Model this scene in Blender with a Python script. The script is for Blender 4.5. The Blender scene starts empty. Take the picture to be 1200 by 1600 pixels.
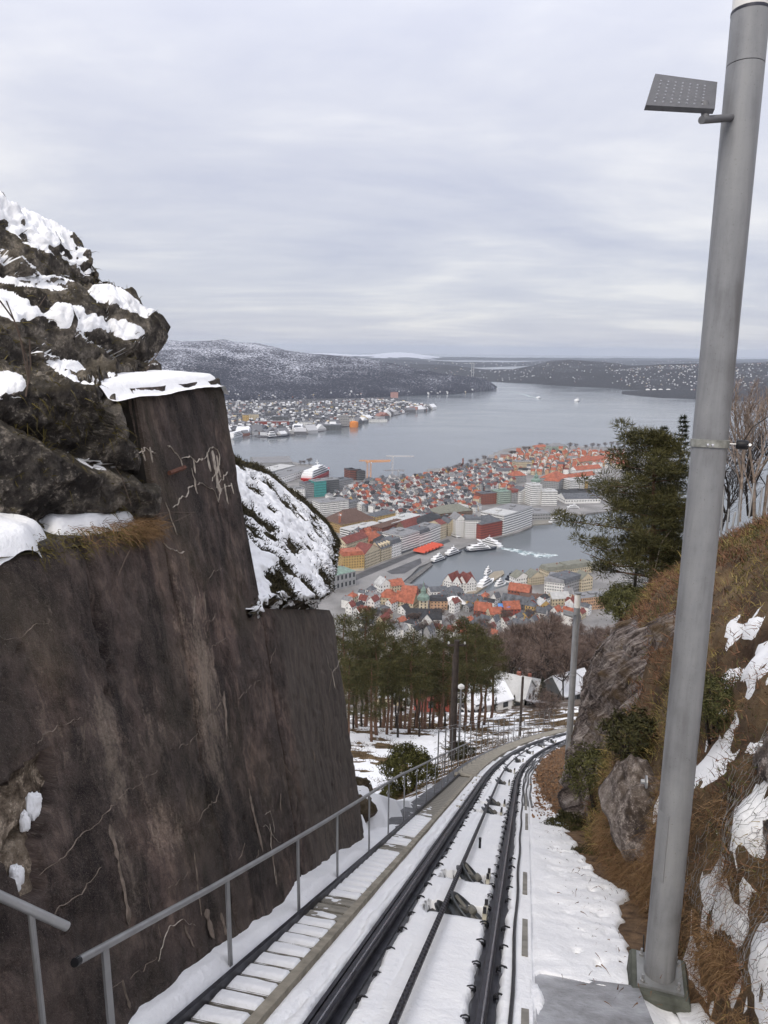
import bpy, bmesh, math, random
import numpy as np
from math import sin, cos, tan, atan, atan2, radians, degrees, pi, sqrt, exp
from mathutils import Vector, Matrix

scene = bpy.context.scene
col = scene.collection
random.seed(7)
rng = np.random.default_rng(7)

# ------------------------------------------------------------------ camera
FPX = 1150.0            # focal length in pixels of the 1200x1600 photograph
EYE = 265.0             # metres above the sea
PITCH = atan(255.5 / FPX)
ROLL = 0.012
CF = np.array([0, cos(PITCH), -sin(PITCH)])
_r0 = np.array([1.0, 0, 0]); _u0 = np.array([0, sin(PITCH), cos(PITCH)])
CR = cos(ROLL) * _r0 + sin(ROLL) * _u0
CU = cos(ROLL) * _u0 - sin(ROLL) * _r0
CC = np.array([0, 0, EYE])
cam_d = bpy.data.cameras.new('camera')
cam = bpy.data.objects.new('camera', cam_d); col.objects.link(cam)
cam_d.sensor_fit = 'VERTICAL'; cam_d.sensor_height = 24.0; cam_d.lens = 24.0 * FPX / 1600.0
cam_d.clip_start = 0.05; cam_d.clip_end = 120000
m4 = Matrix(((CR[0], CU[0], -CF[0], CC[0]), (CR[1], CU[1], -CF[1], CC[1]), (CR[2], CU[2], -CF[2], CC[2]), (0, 0, 0, 1)))
cam.matrix_world = m4
scene.camera = cam

# ------------------------------------------------------------------ sky, sun, exposure
SUN_EL, SUN_AZ = radians(48), radians(-152)     # azimuth measured from +Y towards +X: the sun stands behind, to the left
world = bpy.data.worlds.new('World'); scene.world = world; world.use_nodes = True
wn = world.node_tree; wn.nodes.clear()
def N(t, kind, **kw):
    n = t.nodes.new(kind)
    for k, v in kw.items(): setattr(n, k, v)
    return n
wo = N(wn, 'ShaderNodeOutputWorld')
sky = N(wn, 'ShaderNodeTexSky'); sky.sky_type = 'NISHITA'; sky.sun_disc = False
sky.sun_elevation = SUN_EL; sky.sun_rotation = SUN_AZ; sky.altitude = 265
bg1 = N(wn, 'ShaderNodeBackground'); bg1.inputs[1].default_value = 0.10
wn.links.new(sky.outputs[0], bg1.inputs[0])
tc = N(wn, 'ShaderNodeTexCoord')
sep = N(wn, 'ShaderNodeSeparateXYZ'); wn.links.new(tc.outputs['Generated'], sep.inputs[0])
def M(t, op, a, b=None, c=None, clamp=False):
    n = t.nodes.new('ShaderNodeMath'); n.operation = op; n.use_clamp = clamp
    for i, v in enumerate((a, b, c)):
        if v is None: continue
        if isinstance(v, (int, float)): n.inputs[i].default_value = v
        else: t.links.new(v, n.inputs[i])
    return n.outputs[0]
zc = M(wn, 'MAXIMUM', sep.outputs[2], 0.0)
den = M(wn, 'ADD', zc, 0.10)
px = M(wn, 'DIVIDE', sep.outputs[0], den); py = M(wn, 'DIVIDE', sep.outputs[1], den)
cmb = N(wn, 'ShaderNodeCombineXYZ'); wn.links.new(px, cmb.inputs[0]); wn.links.new(py, cmb.inputs[1])
def ramp(t, src, stops, interp='LINEAR'):
    r = t.nodes.new('ShaderNodeValToRGB'); r.color_ramp.interpolation = interp
    e = r.color_ramp.elements
    while len(e) < len(stops): e.new(0.5)
    for el, (p_, c_) in zip(e, stops):
        el.position = p_; el.color = tuple(c_) + (1,) if len(c_) == 3 else c_
    if src is not None: t.links.new(src, r.inputs[0])
    return r.outputs[0]
def noise(t, vec, scale, detail=4, rough=0.55, dist=0.0):
    n = t.nodes.new('ShaderNodeTexNoise'); n.inputs['Scale'].default_value = scale
    n.inputs['Detail'].default_value = detail; n.inputs['Roughness'].default_value = rough
    n.inputs['Distortion'].default_value = dist
    if vec is not None: t.links.new(vec, n.inputs['Vector'])
    return n.outputs['Fac']
def mapping(t, vec, scale=(1, 1, 1), rot=(0, 0, 0), loc=(0, 0, 0)):
    n = t.nodes.new('ShaderNodeMapping'); n.inputs['Scale'].default_value = scale
    n.inputs['Rotation'].default_value = rot; n.inputs['Location'].default_value = loc
    t.links.new(vec, n.inputs['Vector']); return n.outputs[0]
def mixc(t, fac, a, b, mode='MIX'):
    n = t.nodes.new('ShaderNodeMix'); n.data_type = 'RGBA'; n.blend_type = mode
    for sock, v in ((n.inputs[0], fac), (n.inputs[6], a), (n.inputs[7], b)):
        if isinstance(v, (int, float)): sock.default_value = v
        elif isinstance(v, (tuple, list)): sock.default_value = tuple(v) + (1,) if len(v) == 3 else v
        else: t.links.new(v, sock)
    return n.outputs[2]
cl1 = noise(wn, mapping(wn, cmb.outputs[0], (0.42, 0.55, 1), (0, 0, 0.5)), 1.0, 6, 0.55, 0.9)
cl2 = noise(wn, mapping(wn, cmb.outputs[0], (0.9, 1.7, 1), (0, 0, -0.2), (3, 1, 0)), 1.0, 5, 0.6, 0.3)
clm = M(wn, 'ADD', M(wn, 'MULTIPLY', cl1, 0.68), M(wn, 'MULTIPLY', cl2, 0.32))
ccol = ramp(wn, clm, [(0.36, (0.50, 0.52, 0.625)), (0.50, (0.60, 0.612, 0.685)), (0.64, (0.77, 0.765, 0.785))])
# an overcast sky is brighter overhead than along the horizon
grad = M(wn, 'MINIMUM', 1.75, M(wn, 'ADD', M(wn, 'ADD', 0.92, M(wn, 'MULTIPLY', zc, 0.35)), M(wn, 'MULTIPLY', M(wn, 'MULTIPLY', zc, zc), 1.7)))
ccol = mixc(wn, 1.0, ccol, N(wn, 'ShaderNodeCombineColor').outputs[0], 'MULTIPLY')
gc = [n for n in wn.nodes if n.bl_idname == 'ShaderNodeCombineColor'][-1]
for i in range(3): wn.links.new(grad, gc.inputs[i])
bg2 = N(wn, 'ShaderNodeBackground'); bg2.inputs[1].default_value = 1.0
wn.links.new(ccol, bg2.inputs[0])
mx = N(wn, 'ShaderNodeMixShader'); mx.inputs[0].default_value = 0.90
wn.links.new(bg1.outputs[0], mx.inputs[1]); wn.links.new(bg2.outputs[0], mx.inputs[2]); wn.links.new(mx.outputs[0], wo.inputs[0])

sun_d = bpy.data.lights.new('sun', 'SUN'); sun_d.energy = 1.5; sun_d.angle = radians(22); sun_d.color = (1.0, 0.91, 0.78)
sun = bpy.data.objects.new('sun', sun_d); col.objects.link(sun)
sdir = Vector((sin(SUN_AZ) * cos(SUN_EL), cos(SUN_AZ) * cos(SUN_EL), sin(SUN_EL)))
sun.rotation_euler = sdir.to_track_quat('Z', 'Y').to_euler(); sun.location = (-40, -20, 330)
scene.view_settings.view_transform = 'Standard'; scene.view_settings.look = 'None'
scene.view_settings.exposure = 0.22; scene.view_settings.gamma = 1.0; scene.view_settings.use_curve_mapping = False
scene.cycles.use_denoising = True
scene.cycles.max_bounces = 6; scene.cycles.diffuse_bounces = 3; scene.cycles.glossy_bounces = 2
scene.cycles.transmission_bounces = 2; scene.cycles.transparent_max_bounces = 4; scene.cycles.volume_bounces = 0
scene.cycles.use_adaptive_sampling = True; scene.cycles.adaptive_threshold = 0.035

# ------------------------------------------------------------------ helpers
def V(p): return np.asarray(p, float)
def ray(x, y): return CF + CR * (x - 600) / FPX + CU * (800 - y) / FPX
def atz(x, y, z):            # the point at height z seen at a spot of the photograph
    d = ray(x, y); return CC + d * ((z - EYE) / d[2])
def atd(x, y, t): return CC + ray(x, y) * t
def onpl(x, y, P, n): d = ray(x, y); return CC + d * (np.dot(V(P) - CC, n) / np.dot(d, n))
def proj(P):
    q = V(P) - CC; z = q @ CF
    return 600 + FPX * (q @ CR) / z, 800 - FPX * (q @ CU) / z, z

def _hash(i, j, k, seed):
    h = (i * 374761393 + j * 668265263 + k * 2147483647 + seed * 1274126177) & 0xFFFFFFFF
    h = ((h ^ (h >> 13)) * 1274126177) & 0xFFFFFFFF
    h = ((h ^ (h >> 16)) * 2246822519) & 0xFFFFFFFF
    return ((h ^ (h >> 15)) & 0xFFFFFF) / float(0xFFFFFF)
def vnoise(p, seed=0):
    p = np.asarray(p, float); i = np.floor(p).astype(np.int64); f = p - i; f = f * f * (3 - 2 * f)
    r = 0
    for a in (0, 1):
        wa = f[..., 0] if a else 1 - f[..., 0]
        for b in (0, 1):
            wb = f[..., 1] if b else 1 - f[..., 1]
            for c in (0, 1):
                wc = f[..., 2] if c else 1 - f[..., 2]
                r = r + wa * wb * wc * _hash(i[..., 0] + a, i[..., 1] + b, i[..., 2] + c, seed)
    return r * 2 - 1
def fbm(p, octv=4, seed=0, gain=0.5):
    p = np.asarray(p, float); a = 1.0; s = 0; t = 0
    for o in range(octv):
        s = s + a * vnoise(p, seed + o * 17); t += a; a *= gain; p = p * 2.03 + 11.7
    return s / t
def sstep(a, b, x):
    t = np.clip((np.asarray(x, float) - a) / (b - a), 0, 1); return t * t * (3 - 2 * t)

def tag(o, label=None, cat=None, group=None, kind=None):
    if label: o['label'] = label
    if cat: o['category'] = cat
    if group: o['group'] = group
    if kind: o['kind'] = kind
    return o
def empty(name, loc=(0, 0, 0), rz=0.0, parent=None):
    o = bpy.data.objects.new(name, None); col.objects.link(o); o.location = tuple(loc); o.rotation_euler = (0, 0, rz)
    o.empty_display_size = 0.2
    if parent: o.parent = parent
    return o
def make_mesh(name, verts, faces, smooth=False, mats=None, midx=None, uv=None):
    me = bpy.data.meshes.new(name)
    verts = np.asarray(verts, np.float32)
    if isinstance(faces, np.ndarray) and faces.ndim == 2:
        n, k = faces.shape
        me.vertices.add(len(verts)); me.vertices.foreach_set('co', verts.ravel())
        me.loops.add(n * k); me.loops.foreach_set('vertex_index', faces.astype(np.int32).ravel())
        me.polygons.add(n); me.polygons.foreach_set('loop_start', np.arange(0, n * k, k, dtype=np.int32))
        me.update(calc_edges=True)
    else:
        me.from_pydata([tuple(map(float, v)) for v in verts], [], [tuple(int(i) for i in f) for f in faces])
        me.update()
    if smooth: me.polygons.foreach_set('use_smooth', np.ones(len(me.polygons), bool))
    for m_ in (mats or []): me.materials.append(m_)
    if midx is not None: me.polygons.foreach_set('material_index', np.asarray(midx, np.int32))
    if uv is not None:
        ul = me.uv_layers.new(name='UVMap'); li = np.empty(len(me.loops), np.int32); me.loops.foreach_get('vertex_index', li)
        ul.data.foreach_set('uv', np.asarray(uv, np.float32)[li].ravel())
    return me
def obj(name, me, parent=None, loc=None):
    o = bpy.data.objects.new(name, me); col.objects.link(o)
    if parent: o.parent = parent
    if loc is not None: o.location = tuple(loc)
    return o
class MB:
    """collects boxes, tubes, prisms and loose faces into one mesh"""
    def __init__(s): s.v = []; s.f = []; s.m = []
    def add(s, vs, fs, mi=0):
        b = len(s.v); s.v.extend([tuple(map(float, v)) for v in vs])
        for f in fs: s.f.append(tuple(i + b for i in f)); s.m.append(mi)
    def box(s, c, sx, sy, sz, X=(1, 0, 0), Y=(0, 1, 0), Z=(0, 0, 1), mi=0):
        c, X, Y, Z = V(c), V(X) * sx / 2, V(Y) * sy / 2, V(Z) * sz / 2
        vs = [c + a * X + b * Y + d * Z for a, b, d in ((-1, -1, -1), (1, -1, -1), (1, 1, -1), (-1, 1, -1), (-1, -1, 1), (1, -1, 1), (1, 1, 1), (-1, 1, 1))]
        s.add(vs, [(0, 3, 2, 1), (4, 5, 6, 7), (0, 1, 5, 4), (1, 2, 6, 5), (2, 3, 7, 6), (3, 0, 4, 7)], mi); return s
    def tube(s, pts, r, n=8, caps=True, mi=0):
        pts = [V(p) for p in pts]; rs = r if isinstance(r, (list, tuple, np.ndarray)) else [r] * len(pts)
        rings = []; up = None
        for i, p in enumerate(pts):
            d = pts[min(i + 1, len(pts) - 1)] - pts[max(i - 1, 0)]; d = d / (np.linalg.norm(d) + 1e-9)
            if up is None:
                up = V((0, 0, 1)) if abs(d[2]) < 0.9 else V((1, 0, 0))
            a = np.cross(d, up); a /= np.linalg.norm(a) + 1e-9; b = np.cross(d, a); up = -b if False else np.cross(a, d)
            rings.append([p + rs[i] * (a * cos(2 * pi * k / n) + b * sin(2 * pi * k / n)) for k in range(n)])
        vs = [q for r_ in rings for q in r_]; fs = []
        for i in range(len(pts) - 1):
            for k in range(n):
                fs.append((i * n + k, i * n + (k + 1) % n, (i + 1) * n + (k + 1) % n, (i + 1) * n + k))
        if caps:
            fs.append(tuple(range(n - 1, -1, -1))); fs.append(tuple((len(pts) - 1) * n + k for k in range(n)))
        s.add(vs, fs, mi); return s
    def lathe(s, prof, c=(0, 0, 0), n=16, X=(1, 0, 0), Y=(0, 1, 0), Z=(0, 0, 1), mi=0):
        c, X, Y, Z = V(c), V(X), V(Y), V(Z); vs = []; fs = []
        for (r, z) in prof:
            for k in range(n): vs.append(c + X * r * cos(2 * pi * k / n) + Y * r * sin(2 * pi * k / n) + Z * z)
        for i in range(len(prof) - 1):
            for k in range(n): fs.append((i * n + k, i * n + (k + 1) % n, (i + 1) * n + (k + 1) % n, (i + 1) * n + k))
        fs.append(tuple(range(n - 1, -1, -1))); fs.append(tuple((len(prof) - 1) * n + k for k in range(n)))
        s.add(vs, fs, mi); return s
    def mesh(s, name, mats, smooth=False):
        if not isinstance(mats, (list, tuple)): mats = [mats]
        return make_mesh(name, s.v, s.f, smooth, mats, s.m)
    def build(s, name, mats, parent=None, smooth=False, loc=None):
        o = obj(name, s.mesh(name, mats, smooth), parent, loc)
        if smooth:
            try: o.data.set_sharp_from_angle(angle=radians(40))
            except Exception: pass
        return o
def grid_mesh(name, P, mats, uv=None, smooth=True, keep=None):
    """P: (n, m, 3) points; keep: (n-1, m-1) bool"""
    n, m = P.shape[:2]; idx = np.arange(n * m).reshape(n, m)
    q = np.stack([idx[:-1, :-1], idx[:-1, 1:], idx[1:, 1:], idx[1:, :-1]], -1).reshape(-1, 4)
    v = P.reshape(-1, 3); u = None if uv is None else uv.reshape(-1, 2)
    if keep is not None:
        q = q[keep.ravel()]; us = np.unique(q); mp = np.zeros(n * m, int); mp[us] = np.arange(len(us)); q = mp[q]; v = v[us]
        if u is not None: u = u[us]
    return make_mesh(name, v, q, smooth, mats, None, u)
def grid_normals(P):
    a = np.gradient(P, axis=1); b = np.gradient(P, axis=0); n = np.cross(a, b)
    return n / (np.linalg.norm(n, axis=-1, keepdims=True) + 1e-9)

# ------------------------------------------------------------------ materials
MATS = {}
def mat(name, color, rough=0.8, var=0.15, scale=3.0, bump=0.0, bscale=None, metal=0.0, spec=0.3, island=0.0, color2=None, coord='Object', detail=4):
    if name in MATS: return MATS[name]
    m = bpy.data.materials.new(name); m.use_nodes = True; t = m.node_tree; b = t.nodes['Principled BSDF']
    b.inputs['Roughness'].default_value = rough; b.inputs['Metallic'].default_value = metal
    b.inputs['Specular IOR Level'].default_value = spec
    tcn = N(t, 'ShaderNodeTexCoord'); vec = tcn.outputs[coord]
    nf = noise(t, vec, scale, detail)
    c2 = color2 or tuple(min(1, c * (1 + var)) for c in color)
    c1 = color if color2 else tuple(c * (1 - var) for c in color)
    cc = ramp(t, nf, [(0.33, c1), (0.67, c2)])
    if island:
        g = N(t, 'ShaderNodeNewGeometry')
        v = M(t, 'ADD', 1 - island, M(t, 'MULTIPLY', g.outputs['Random Per Island'], 2 * island))
        cb = N(t, 'ShaderNodeCombineColor')
        for i in range(3): t.links.new(v, cb.inputs[i])
        cc = mixc(t, 1.0, cc, cb.outputs[0], 'MULTIPLY')
    t.links.new(cc, b.inputs['Base Color'])
    if bump:
        bn = N(t, 'ShaderNodeBump'); bn.inputs['Strength'].default_value = 1.0; bn.inputs['Distance'].default_value = bump
        t.links.new(noise(t, vec, bscale or scale * 3, 6, 0.6), bn.inputs['Height']); t.links.new(bn.outputs[0], b.inputs['Normal'])
    MATS[name] = m; return m
def foliage_mat(name, ca, cb_, rough=0.75, trans=0.0):
    if name in MATS: return MATS[name]
    m = bpy.data.materials.new(name); m.use_nodes = True; t = m.node_tree; b = t.nodes['Principled BSDF']
    b.inputs['Roughness'].default_value = rough; b.inputs['Specular IOR Level'].default_value = 0.2
    g = N(t, 'ShaderNodeNewGeometry'); tcn = N(t, 'ShaderNodeTexCoord')
    k = M(t, 'ADD', M(t, 'MULTIPLY', g.outputs['Random Per Island'], 0.6), M(t, 'MULTIPLY', noise(t, tcn.outputs['Object'], 0.9, 3), 0.55))
    t.links.new(ramp(t, k, [(0.2, ca), (0.85, cb_)]), b.inputs['Base Color'])
    MATS[name] = m; return m

def snow_material():
    m = bpy.data.materials.new('snow'); m.use_nodes = True; t = m.node_tree; b = t.nodes['Principled BSDF']
    b.inputs['Roughness'].default_value = 0.65; b.inputs['Specular IOR Level'].default_value = 0.25
    tcn = N(t, 'ShaderNodeTexCoord'); vec = tcn.outputs['Object']
    n1 = noise(t, vec, 2.2, 5); n2 = noise(t, vec, 26, 4, 0.6)
    c = ramp(t, n1, [(0.3, (0.86, 0.86, 0.865)), (0.7, (0.93, 0.925, 0.915))])
    sp = ramp(t, noise(t, vec, 60, 2, 0.5), [(0.70, (1, 1, 1)), (0.78, (0.45, 0.38, 0.32))])
    c = mixc(t, ramp(t, n1, [(0.5, (0.0,) * 3), (0.75, (0.35,) * 3)]), c, mixc(t, 1.0, c, sp, 'MULTIPLY'))
    t.links.new(c, b.inputs['Base Color'])
    bn = N(t, 'ShaderNodeBump'); bn.inputs['Distance'].default_value = 0.022; bn.inputs['Strength'].default_value = 0.8
    h = M(t, 'ADD', noise(t, vec, 9, 5, 0.6), M(t, 'MULTIPLY', n2, 0.5)); t.links.new(h, bn.inputs['Height']); t.links.new(bn.outputs[0], b.inputs['Normal'])
    return m
SNOW = snow_material()
STEEL = mat('galvanised_steel', (0.33, 0.33, 0.33), 0.45, 0.12, 6, metal=0.55)
DARKSTEEL = mat('dark_steel', (0.045, 0.045, 0.055), 0.42, 0.35, 9, metal=0.5)
BLACKSTEEL = mat('greased_steel', (0.022, 0.022, 0.026), 0.4, 0.3, 20, metal=0.3)
RAILHEAD = mat('polished_rail', (0.33, 0.33, 0.35), 0.25, 0.15, 12, metal=0.9)
CONC = mat('weathered_concrete', (0.25, 0.235, 0.205), 0.9, 0.28, 5, bump=0.006, bscale=40)
WETCONC = mat('wet_dark_concrete', (0.10, 0.10, 0.105), 0.55, 0.35, 4, bump=0.006, bscale=30)
BEAM = mat('worn_tan_concrete', (0.30, 0.27, 0.215), 0.9, 0.25, 7, bump=0.004, bscale=50)
GRATE = mat('weathered_plank', (0.26, 0.24, 0.20), 0.85, 0.3, 9, bump=0.003, bscale=40)
RUST = mat('rusty_iron', (0.13, 0.055, 0.035), 0.8, 0.3, 18)
BLACK = mat('black_plastic', (0.012, 0.012, 0.014), 0.45, 0.1, 9)
CREAMPL = mat('cream_painted_steel', (0.50, 0.47, 0.38), 0.6, 0.2, 25)
# ------------------------------------------------------------------ the line of the track
TK = 2.07585; TH0 = 0.21196; G0 = 0.47704; TLAT = -0.68965
S1, KAP, S2, DG = 23.959, 0.0062165, 21.842, 0.00136854
UPV = np.array([0, 0, 1.0])
def _track():
    hp = np.array([cos(TH0), -sin(TH0), 0]); t = np.array([sin(TH0) * cos(G0), cos(TH0) * cos(G0), -sin(G0)])
    n = np.cross(hp, t); n *= np.sign(n[2]); P = CC - n * TK + hp * TLAT
    ds = 0.25; S = [-6.0]; PP = [P - t * 6]; TT = [TH0]; GG = [G0]; s = 0.0; Pc = PP[0].copy(); th, g = TH0, G0; s = -6.0
    while s < 84:
        s += ds
        if s > S1: th += KAP * ds
        if s > S2: g = max(0.25, g - DG * ds)
        Pc = Pc + np.array([sin(th) * cos(g), cos(th) * cos(g), -sin(g)]) * ds
        S.append(s); PP.append(Pc.copy()); TT.append(th); GG.append(g)
    return np.array(S), np.array(PP), np.array(TT), np.array(GG)
TS, TPOS, TTH, TG = _track()
def TP(s, lat, h):
    s, lat, h = np.broadcast_arrays(np.asarray(s, float), np.asarray(lat, float), np.asarray(h, float))
    th = np.interp(s, TS, TTH)
    P = np.stack([np.interp(s, TS, TPOS[:, i]) for i in range(3)], -1)
    P = P + np.stack([np.cos(th), -np.sin(th), np.zeros_like(th)], -1) * lat[..., None]
    P[..., 2] += h
    return P
def frame(s):
    th = float(np.interp(s, TS, TTH)); g = float(np.interp(s, TS, TG))
    hp = V((cos(th), -sin(th), 0)); t = V((sin(th) * cos(g), cos(th) * cos(g), -sin(g)))
    return hp, t, np.cross(hp, t)
HP0, T0, N0 = frame(0.0); TH_ = V((sin(TH0), cos(TH0), 0)); P00 = TP(0.0, 0.0, 0.0)
def track_of(p):             # world point -> (s, lat) by its y, near enough for ground work
    p = np.asarray(p, float); s = np.interp(p[..., 1], TPOS[:, 1], TS)
    th = np.interp(s, TS, TTH); x0 = np.interp(s, TS, TPOS[:, 0])
    lat = (p[..., 0] - x0) * np.cos(th); s = s + (p[..., 0] - x0) * np.sin(th) / np.cos(np.interp(s, TS, TG))
    return s, lat
def on_lat(x, y, l):         # where the sight line meets the upright plane beside the straight track: s, height over the rails
    Q = onpl(x, y, P00 + HP0 * l, HP0); q = Q - P00; s = (q @ TH_) / cos(G0); return s, q[2] + s * sin(G0)
def wpart(name, mb, mats, root, smooth=False):
    o = mb.build(name, mats, None, smooth) if isinstance(mb, MB) else obj(name, mb)
    o.parent = root; o.matrix_parent_inverse = Matrix.Translation(-Vector(root.location)); return o
def place(name, me, root, P, X, Y, Z):
    o = obj(name, me); M_ = Matrix(((X[0], Y[0], Z[0], P[0]), (X[1], Y[1], Z[1], P[1]), (X[2], Y[2], Z[2], P[2]), (0, 0, 0, 1)))
    if root is not None:
        o.parent = root; o.matrix_parent_inverse = Matrix.Translation(-Vector(root.location))
    o.matrix_basis = M_; return o
def sweep(mb, prof, S, lat0, h0=0.0, mi=0):
    k = len(prof); vs = np.concatenate([TP(S, np.full(len(S), lat0 + a), np.full(len(S), h0 + b))[:, None] for a, b in prof], 1).reshape(-1, 3)
    fs = []
    for i in range(len(S) - 1):
        for j in range(k): fs.append((i * k + j, i * k + (j + 1) % k, (i + 1) * k + (j + 1) % k, (i + 1) * k + j))
    fs.append(tuple(range(k - 1, -1, -1))); fs.append(tuple((len(S) - 1) * k + j for j in range(k)))
    mb.add(vs, fs, mi); return mb
def rect(w, h0, h1): return [(-w / 2, h0), (w / 2, h0), (w / 2, h1), (-w / 2, h1)]
SLONG = np.concatenate([np.arange(-1, 24, 1.0), np.arange(24, 76, 0.8)])

# ------------------------------------------------------------------ track bed, its snow
SHEAVES = [(8.70, 0.22), (10.36, 0.17), (17.0, 0.12), (18.6, 0.14), (24.2, 0.12), (29.2, 0.12), (35, 0.12), (41, 0.12), (47, 0.12), (53, 0.12)]
def pit_mask(S, L):
    m = np.zeros(S.shape, bool)
    for s0, l0 in SHEAVES:
        wob = 0.018 * np.sin(L * 31 + s0) + 0.015 * np.sin(S * 37)
        m |= (np.abs(S - s0) < 0.23 + wob) & (L > -0.27 + wob) & (L < 0.40 + wob)
    return m
def bed_h(S, L): return np.where(pit_mask(S, L), -0.15, -0.075)
def sgrid(): return np.concatenate([np.arange(-1, 4, 0.4), np.arange(4, 13, 0.05), np.arange(13, 22, 0.09), np.arange(22, 76, 0.35)])
Sg = sgrid(); Lg = np.concatenate([np.arange(-1.72, 0.86, 0.028)])
SS, LL = np.meshgrid(Sg, Lg, indexing='ij')
bed = grid_mesh('track_bed', TP(SS, LL, bed_h(SS, LL)), [WETCONC]); o = obj('track_bed', bed); tag(o, kind='structure')
def snow_T(S, L):
    p = np.stack([S, L * 1.3, np.zeros_like(S)], -1)
    base = 0.078 + 0.012 * fbm(p * 0.9, 3, 1) + 0.006 * fbm(p * 6, 3, 2)
    jag = 0.035 * fbm(np.stack([S * 2.6, L * 2, S * 0], -1), 3, 5) + 0.02 * fbm(np.stack([S * 11, L * 3, S * 0], -1), 2, 6)
    left = sstep(0.055, 0.0, np.abs(L + 0.49) - (0.088 + jag)); right = sstep(0.05, 0.0, np.abs(L - 0.50) - (0.072 + jag * 0.8))
    T = base - 0.17 * left - 0.17 * right
    T = np.where(pit_mask(S, L), -0.06, T)
    # thin crease left of the rope, a cracked line outside the left rail
    T = T - 0.03 * np.exp(-((L + 0.20 + 0.004 * np.sin(S * 3)) / 0.012) ** 2) - 0.11 * np.exp(-((L + 0.705 + 0.02 * np.sin(S * 1.7) + 0.015 * np.sin(S * 5)) / 0.011) ** 2) * (fbm(np.stack([S * 1.3, L * 0, S * 0], -1), 2, 9) > -0.25)
    # bare slabs far down the line, and the gap by the walkway
    far = sstep(19, 40, S); T = T - far * (0.045 + 0.13 * fbm(p * np.array([0.8, 2.2, 1]), 3, 12))
    T = T - sstep(-0.9, -1.0, L) * sstep(16, 17.5, S) * (0.05 + 0.1 * fbm(p * 3, 2, 30))
    # heaped strip along the foot of the wall, nothing under the stair
    T = np.where((L < -0.84) & (L > -1.30), -0.1, T)
    T = np.where(L <= -1.30, T + (0.10 + 0.13 * fbm(np.stack([S * 1.2, L, S * 0], -1), 3, 14)) * sstep(13, 10, S) * sstep(-1.28, -1.42, L) - 0.08 * sstep(11, 14, S), T)
    T = np.where((L > -0.86) & (L < -0.62), T + 0.02, T)
    return T
TT_ = snow_T(SS, LL)
snow_me = grid_mesh('track_snow', TP(SS, LL, bed_h(SS, LL) + TT_), [SNOW])
o = obj('track_snow', snow_me); tag(o, 'thin white snow lying between and beside the funicular rails', 'snow', kind='stuff')

# ------------------------------------------------------------------ funicular track
root = empty('funicular_track', TP(4.0, 0, 0)); tag(root, 'narrow funicular railway track running down the snowy slope and curving right', 'railway track')
for sgn, nm in ((-1, 'left'), (1, 'right')):
    mb = MB(); sweep(mb, rect(0.17, -0.07, -0.045), SLONG, 0.5 * sgn); sweep(mb, rect(0.04, -0.045, 0.03), SLONG, 0.5 * sgn)
    rail = wpart('rail', mb, DARKSTEEL, root)
    mb = MB(); sweep(mb, [(-0.038, 0.03), (0.038, 0.03), (0.038, 0.062), (0.026, 0.072), (-0.026, 0.072), (-0.038, 0.062)], SLONG, 0.5 * sgn)
    wpart('rail_head', mb, [DARKSTEEL], rail)
    mb = MB(); sweep(mb, rect(0.012, 0.0735, 0.0755), SLONG, 0.5 * sgn + 0.012); wpart('running_band', mb, RAILHEAD, rail)
    mb = MB(); sweep(mb, rect(0.03, -0.045, 0.055), SLONG, 0.5 * sgn - 0.068)
    if sgn < 0: wpart('guard_bar', mb, DARKSTEEL, root)
mb = MB(); Sr = np.arange(3.5, 76, 0.5)
mb.tube(TP(Sr, 0.70 + 0.008 * np.sin(Sr * 2.1), 0.03 + 0.006 * np.sin(Sr * 4)), 0.016, 6); wpart('signal_cable', mb, BLACKSTEEL, root, True)
# fastening clips peeping through the snow
mb = MB()
mb.tube([(-0.06, -0.04, -0.03), (-0.055, -0.03, 0.03), (-0.01, -0.01, 0.05), (0.05, 0.0, 0.035), (0.085, 0.01, -0.02)], 0.012, 5)
mb.tube([(-0.05, 0.035, -0.03), (-0.03, 0.04, 0.02), (0.02, 0.045, 0.03), (0.06, 0.05, -0.01)], 0.011, 5); mb.box((-0.03, 0, 0.0), 0.05, 0.06, 0.03)
clip_me = mb.mesh('rail_clip', [BLACKSTEEL], True)
for s in np.arange(4.6, 34, 0.62):
    for lat, f in ((-0.345, 1), (0.39, -1), (0.605, 1)):
        if lat > 0.6 and random.random() < 0.4: continue
        ss = s + random.uniform(-0.04, 0.04); hp, t, n = frame(ss); k = random.uniform(0.5, 0.75)
        place('rail_clip', clip_me, root, TP(ss, lat, -0.015 + random.uniform(-0.012, 0.012)), hp * f * k, t * f * k, n * k)
# haulage rope over tilted sheaves
ropem = bpy.data.materials.new('wire_rope'); ropem.use_nodes = True
t_ = ropem.node_tree; b_ = t_.nodes['Principled BSDF']; b_.inputs['Base Color'].default_value = (0.035, 0.034, 0.042, 1); b_.inputs['Roughness'].default_value = 0.42; b_.inputs['Metallic'].default_value = 0.4
wv = N(t_, 'ShaderNodeTexWave'); wv.inputs['Scale'].default_value = 11; wv.wave_type = 'BANDS'; wv.bands_direction = 'DIAGONAL'
tcn = N(t_, 'ShaderNodeTexCoord'); t_.links.new(tcn.outputs['Object'], wv.inputs[0]); bn = N(t_, 'ShaderNodeBump'); bn.inputs['Distance'].default_value = 0.01
t_.links.new(wv.outputs['Fac'], bn.inputs['Height']); t_.links.new(bn.outputs[0], b_.inputs['Normal'])
mb = MB(); Sr = np.concatenate([np.arange(-1, 24, 0.8), np.arange(24, 76, 1.2)])
mb.tube(TP(Sr, -0.02 + 0.0 * Sr, 0.13 + 0 * Sr), 0.028, 10); rope = mb.build('haulage_rope', ropem, None, True)
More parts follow.
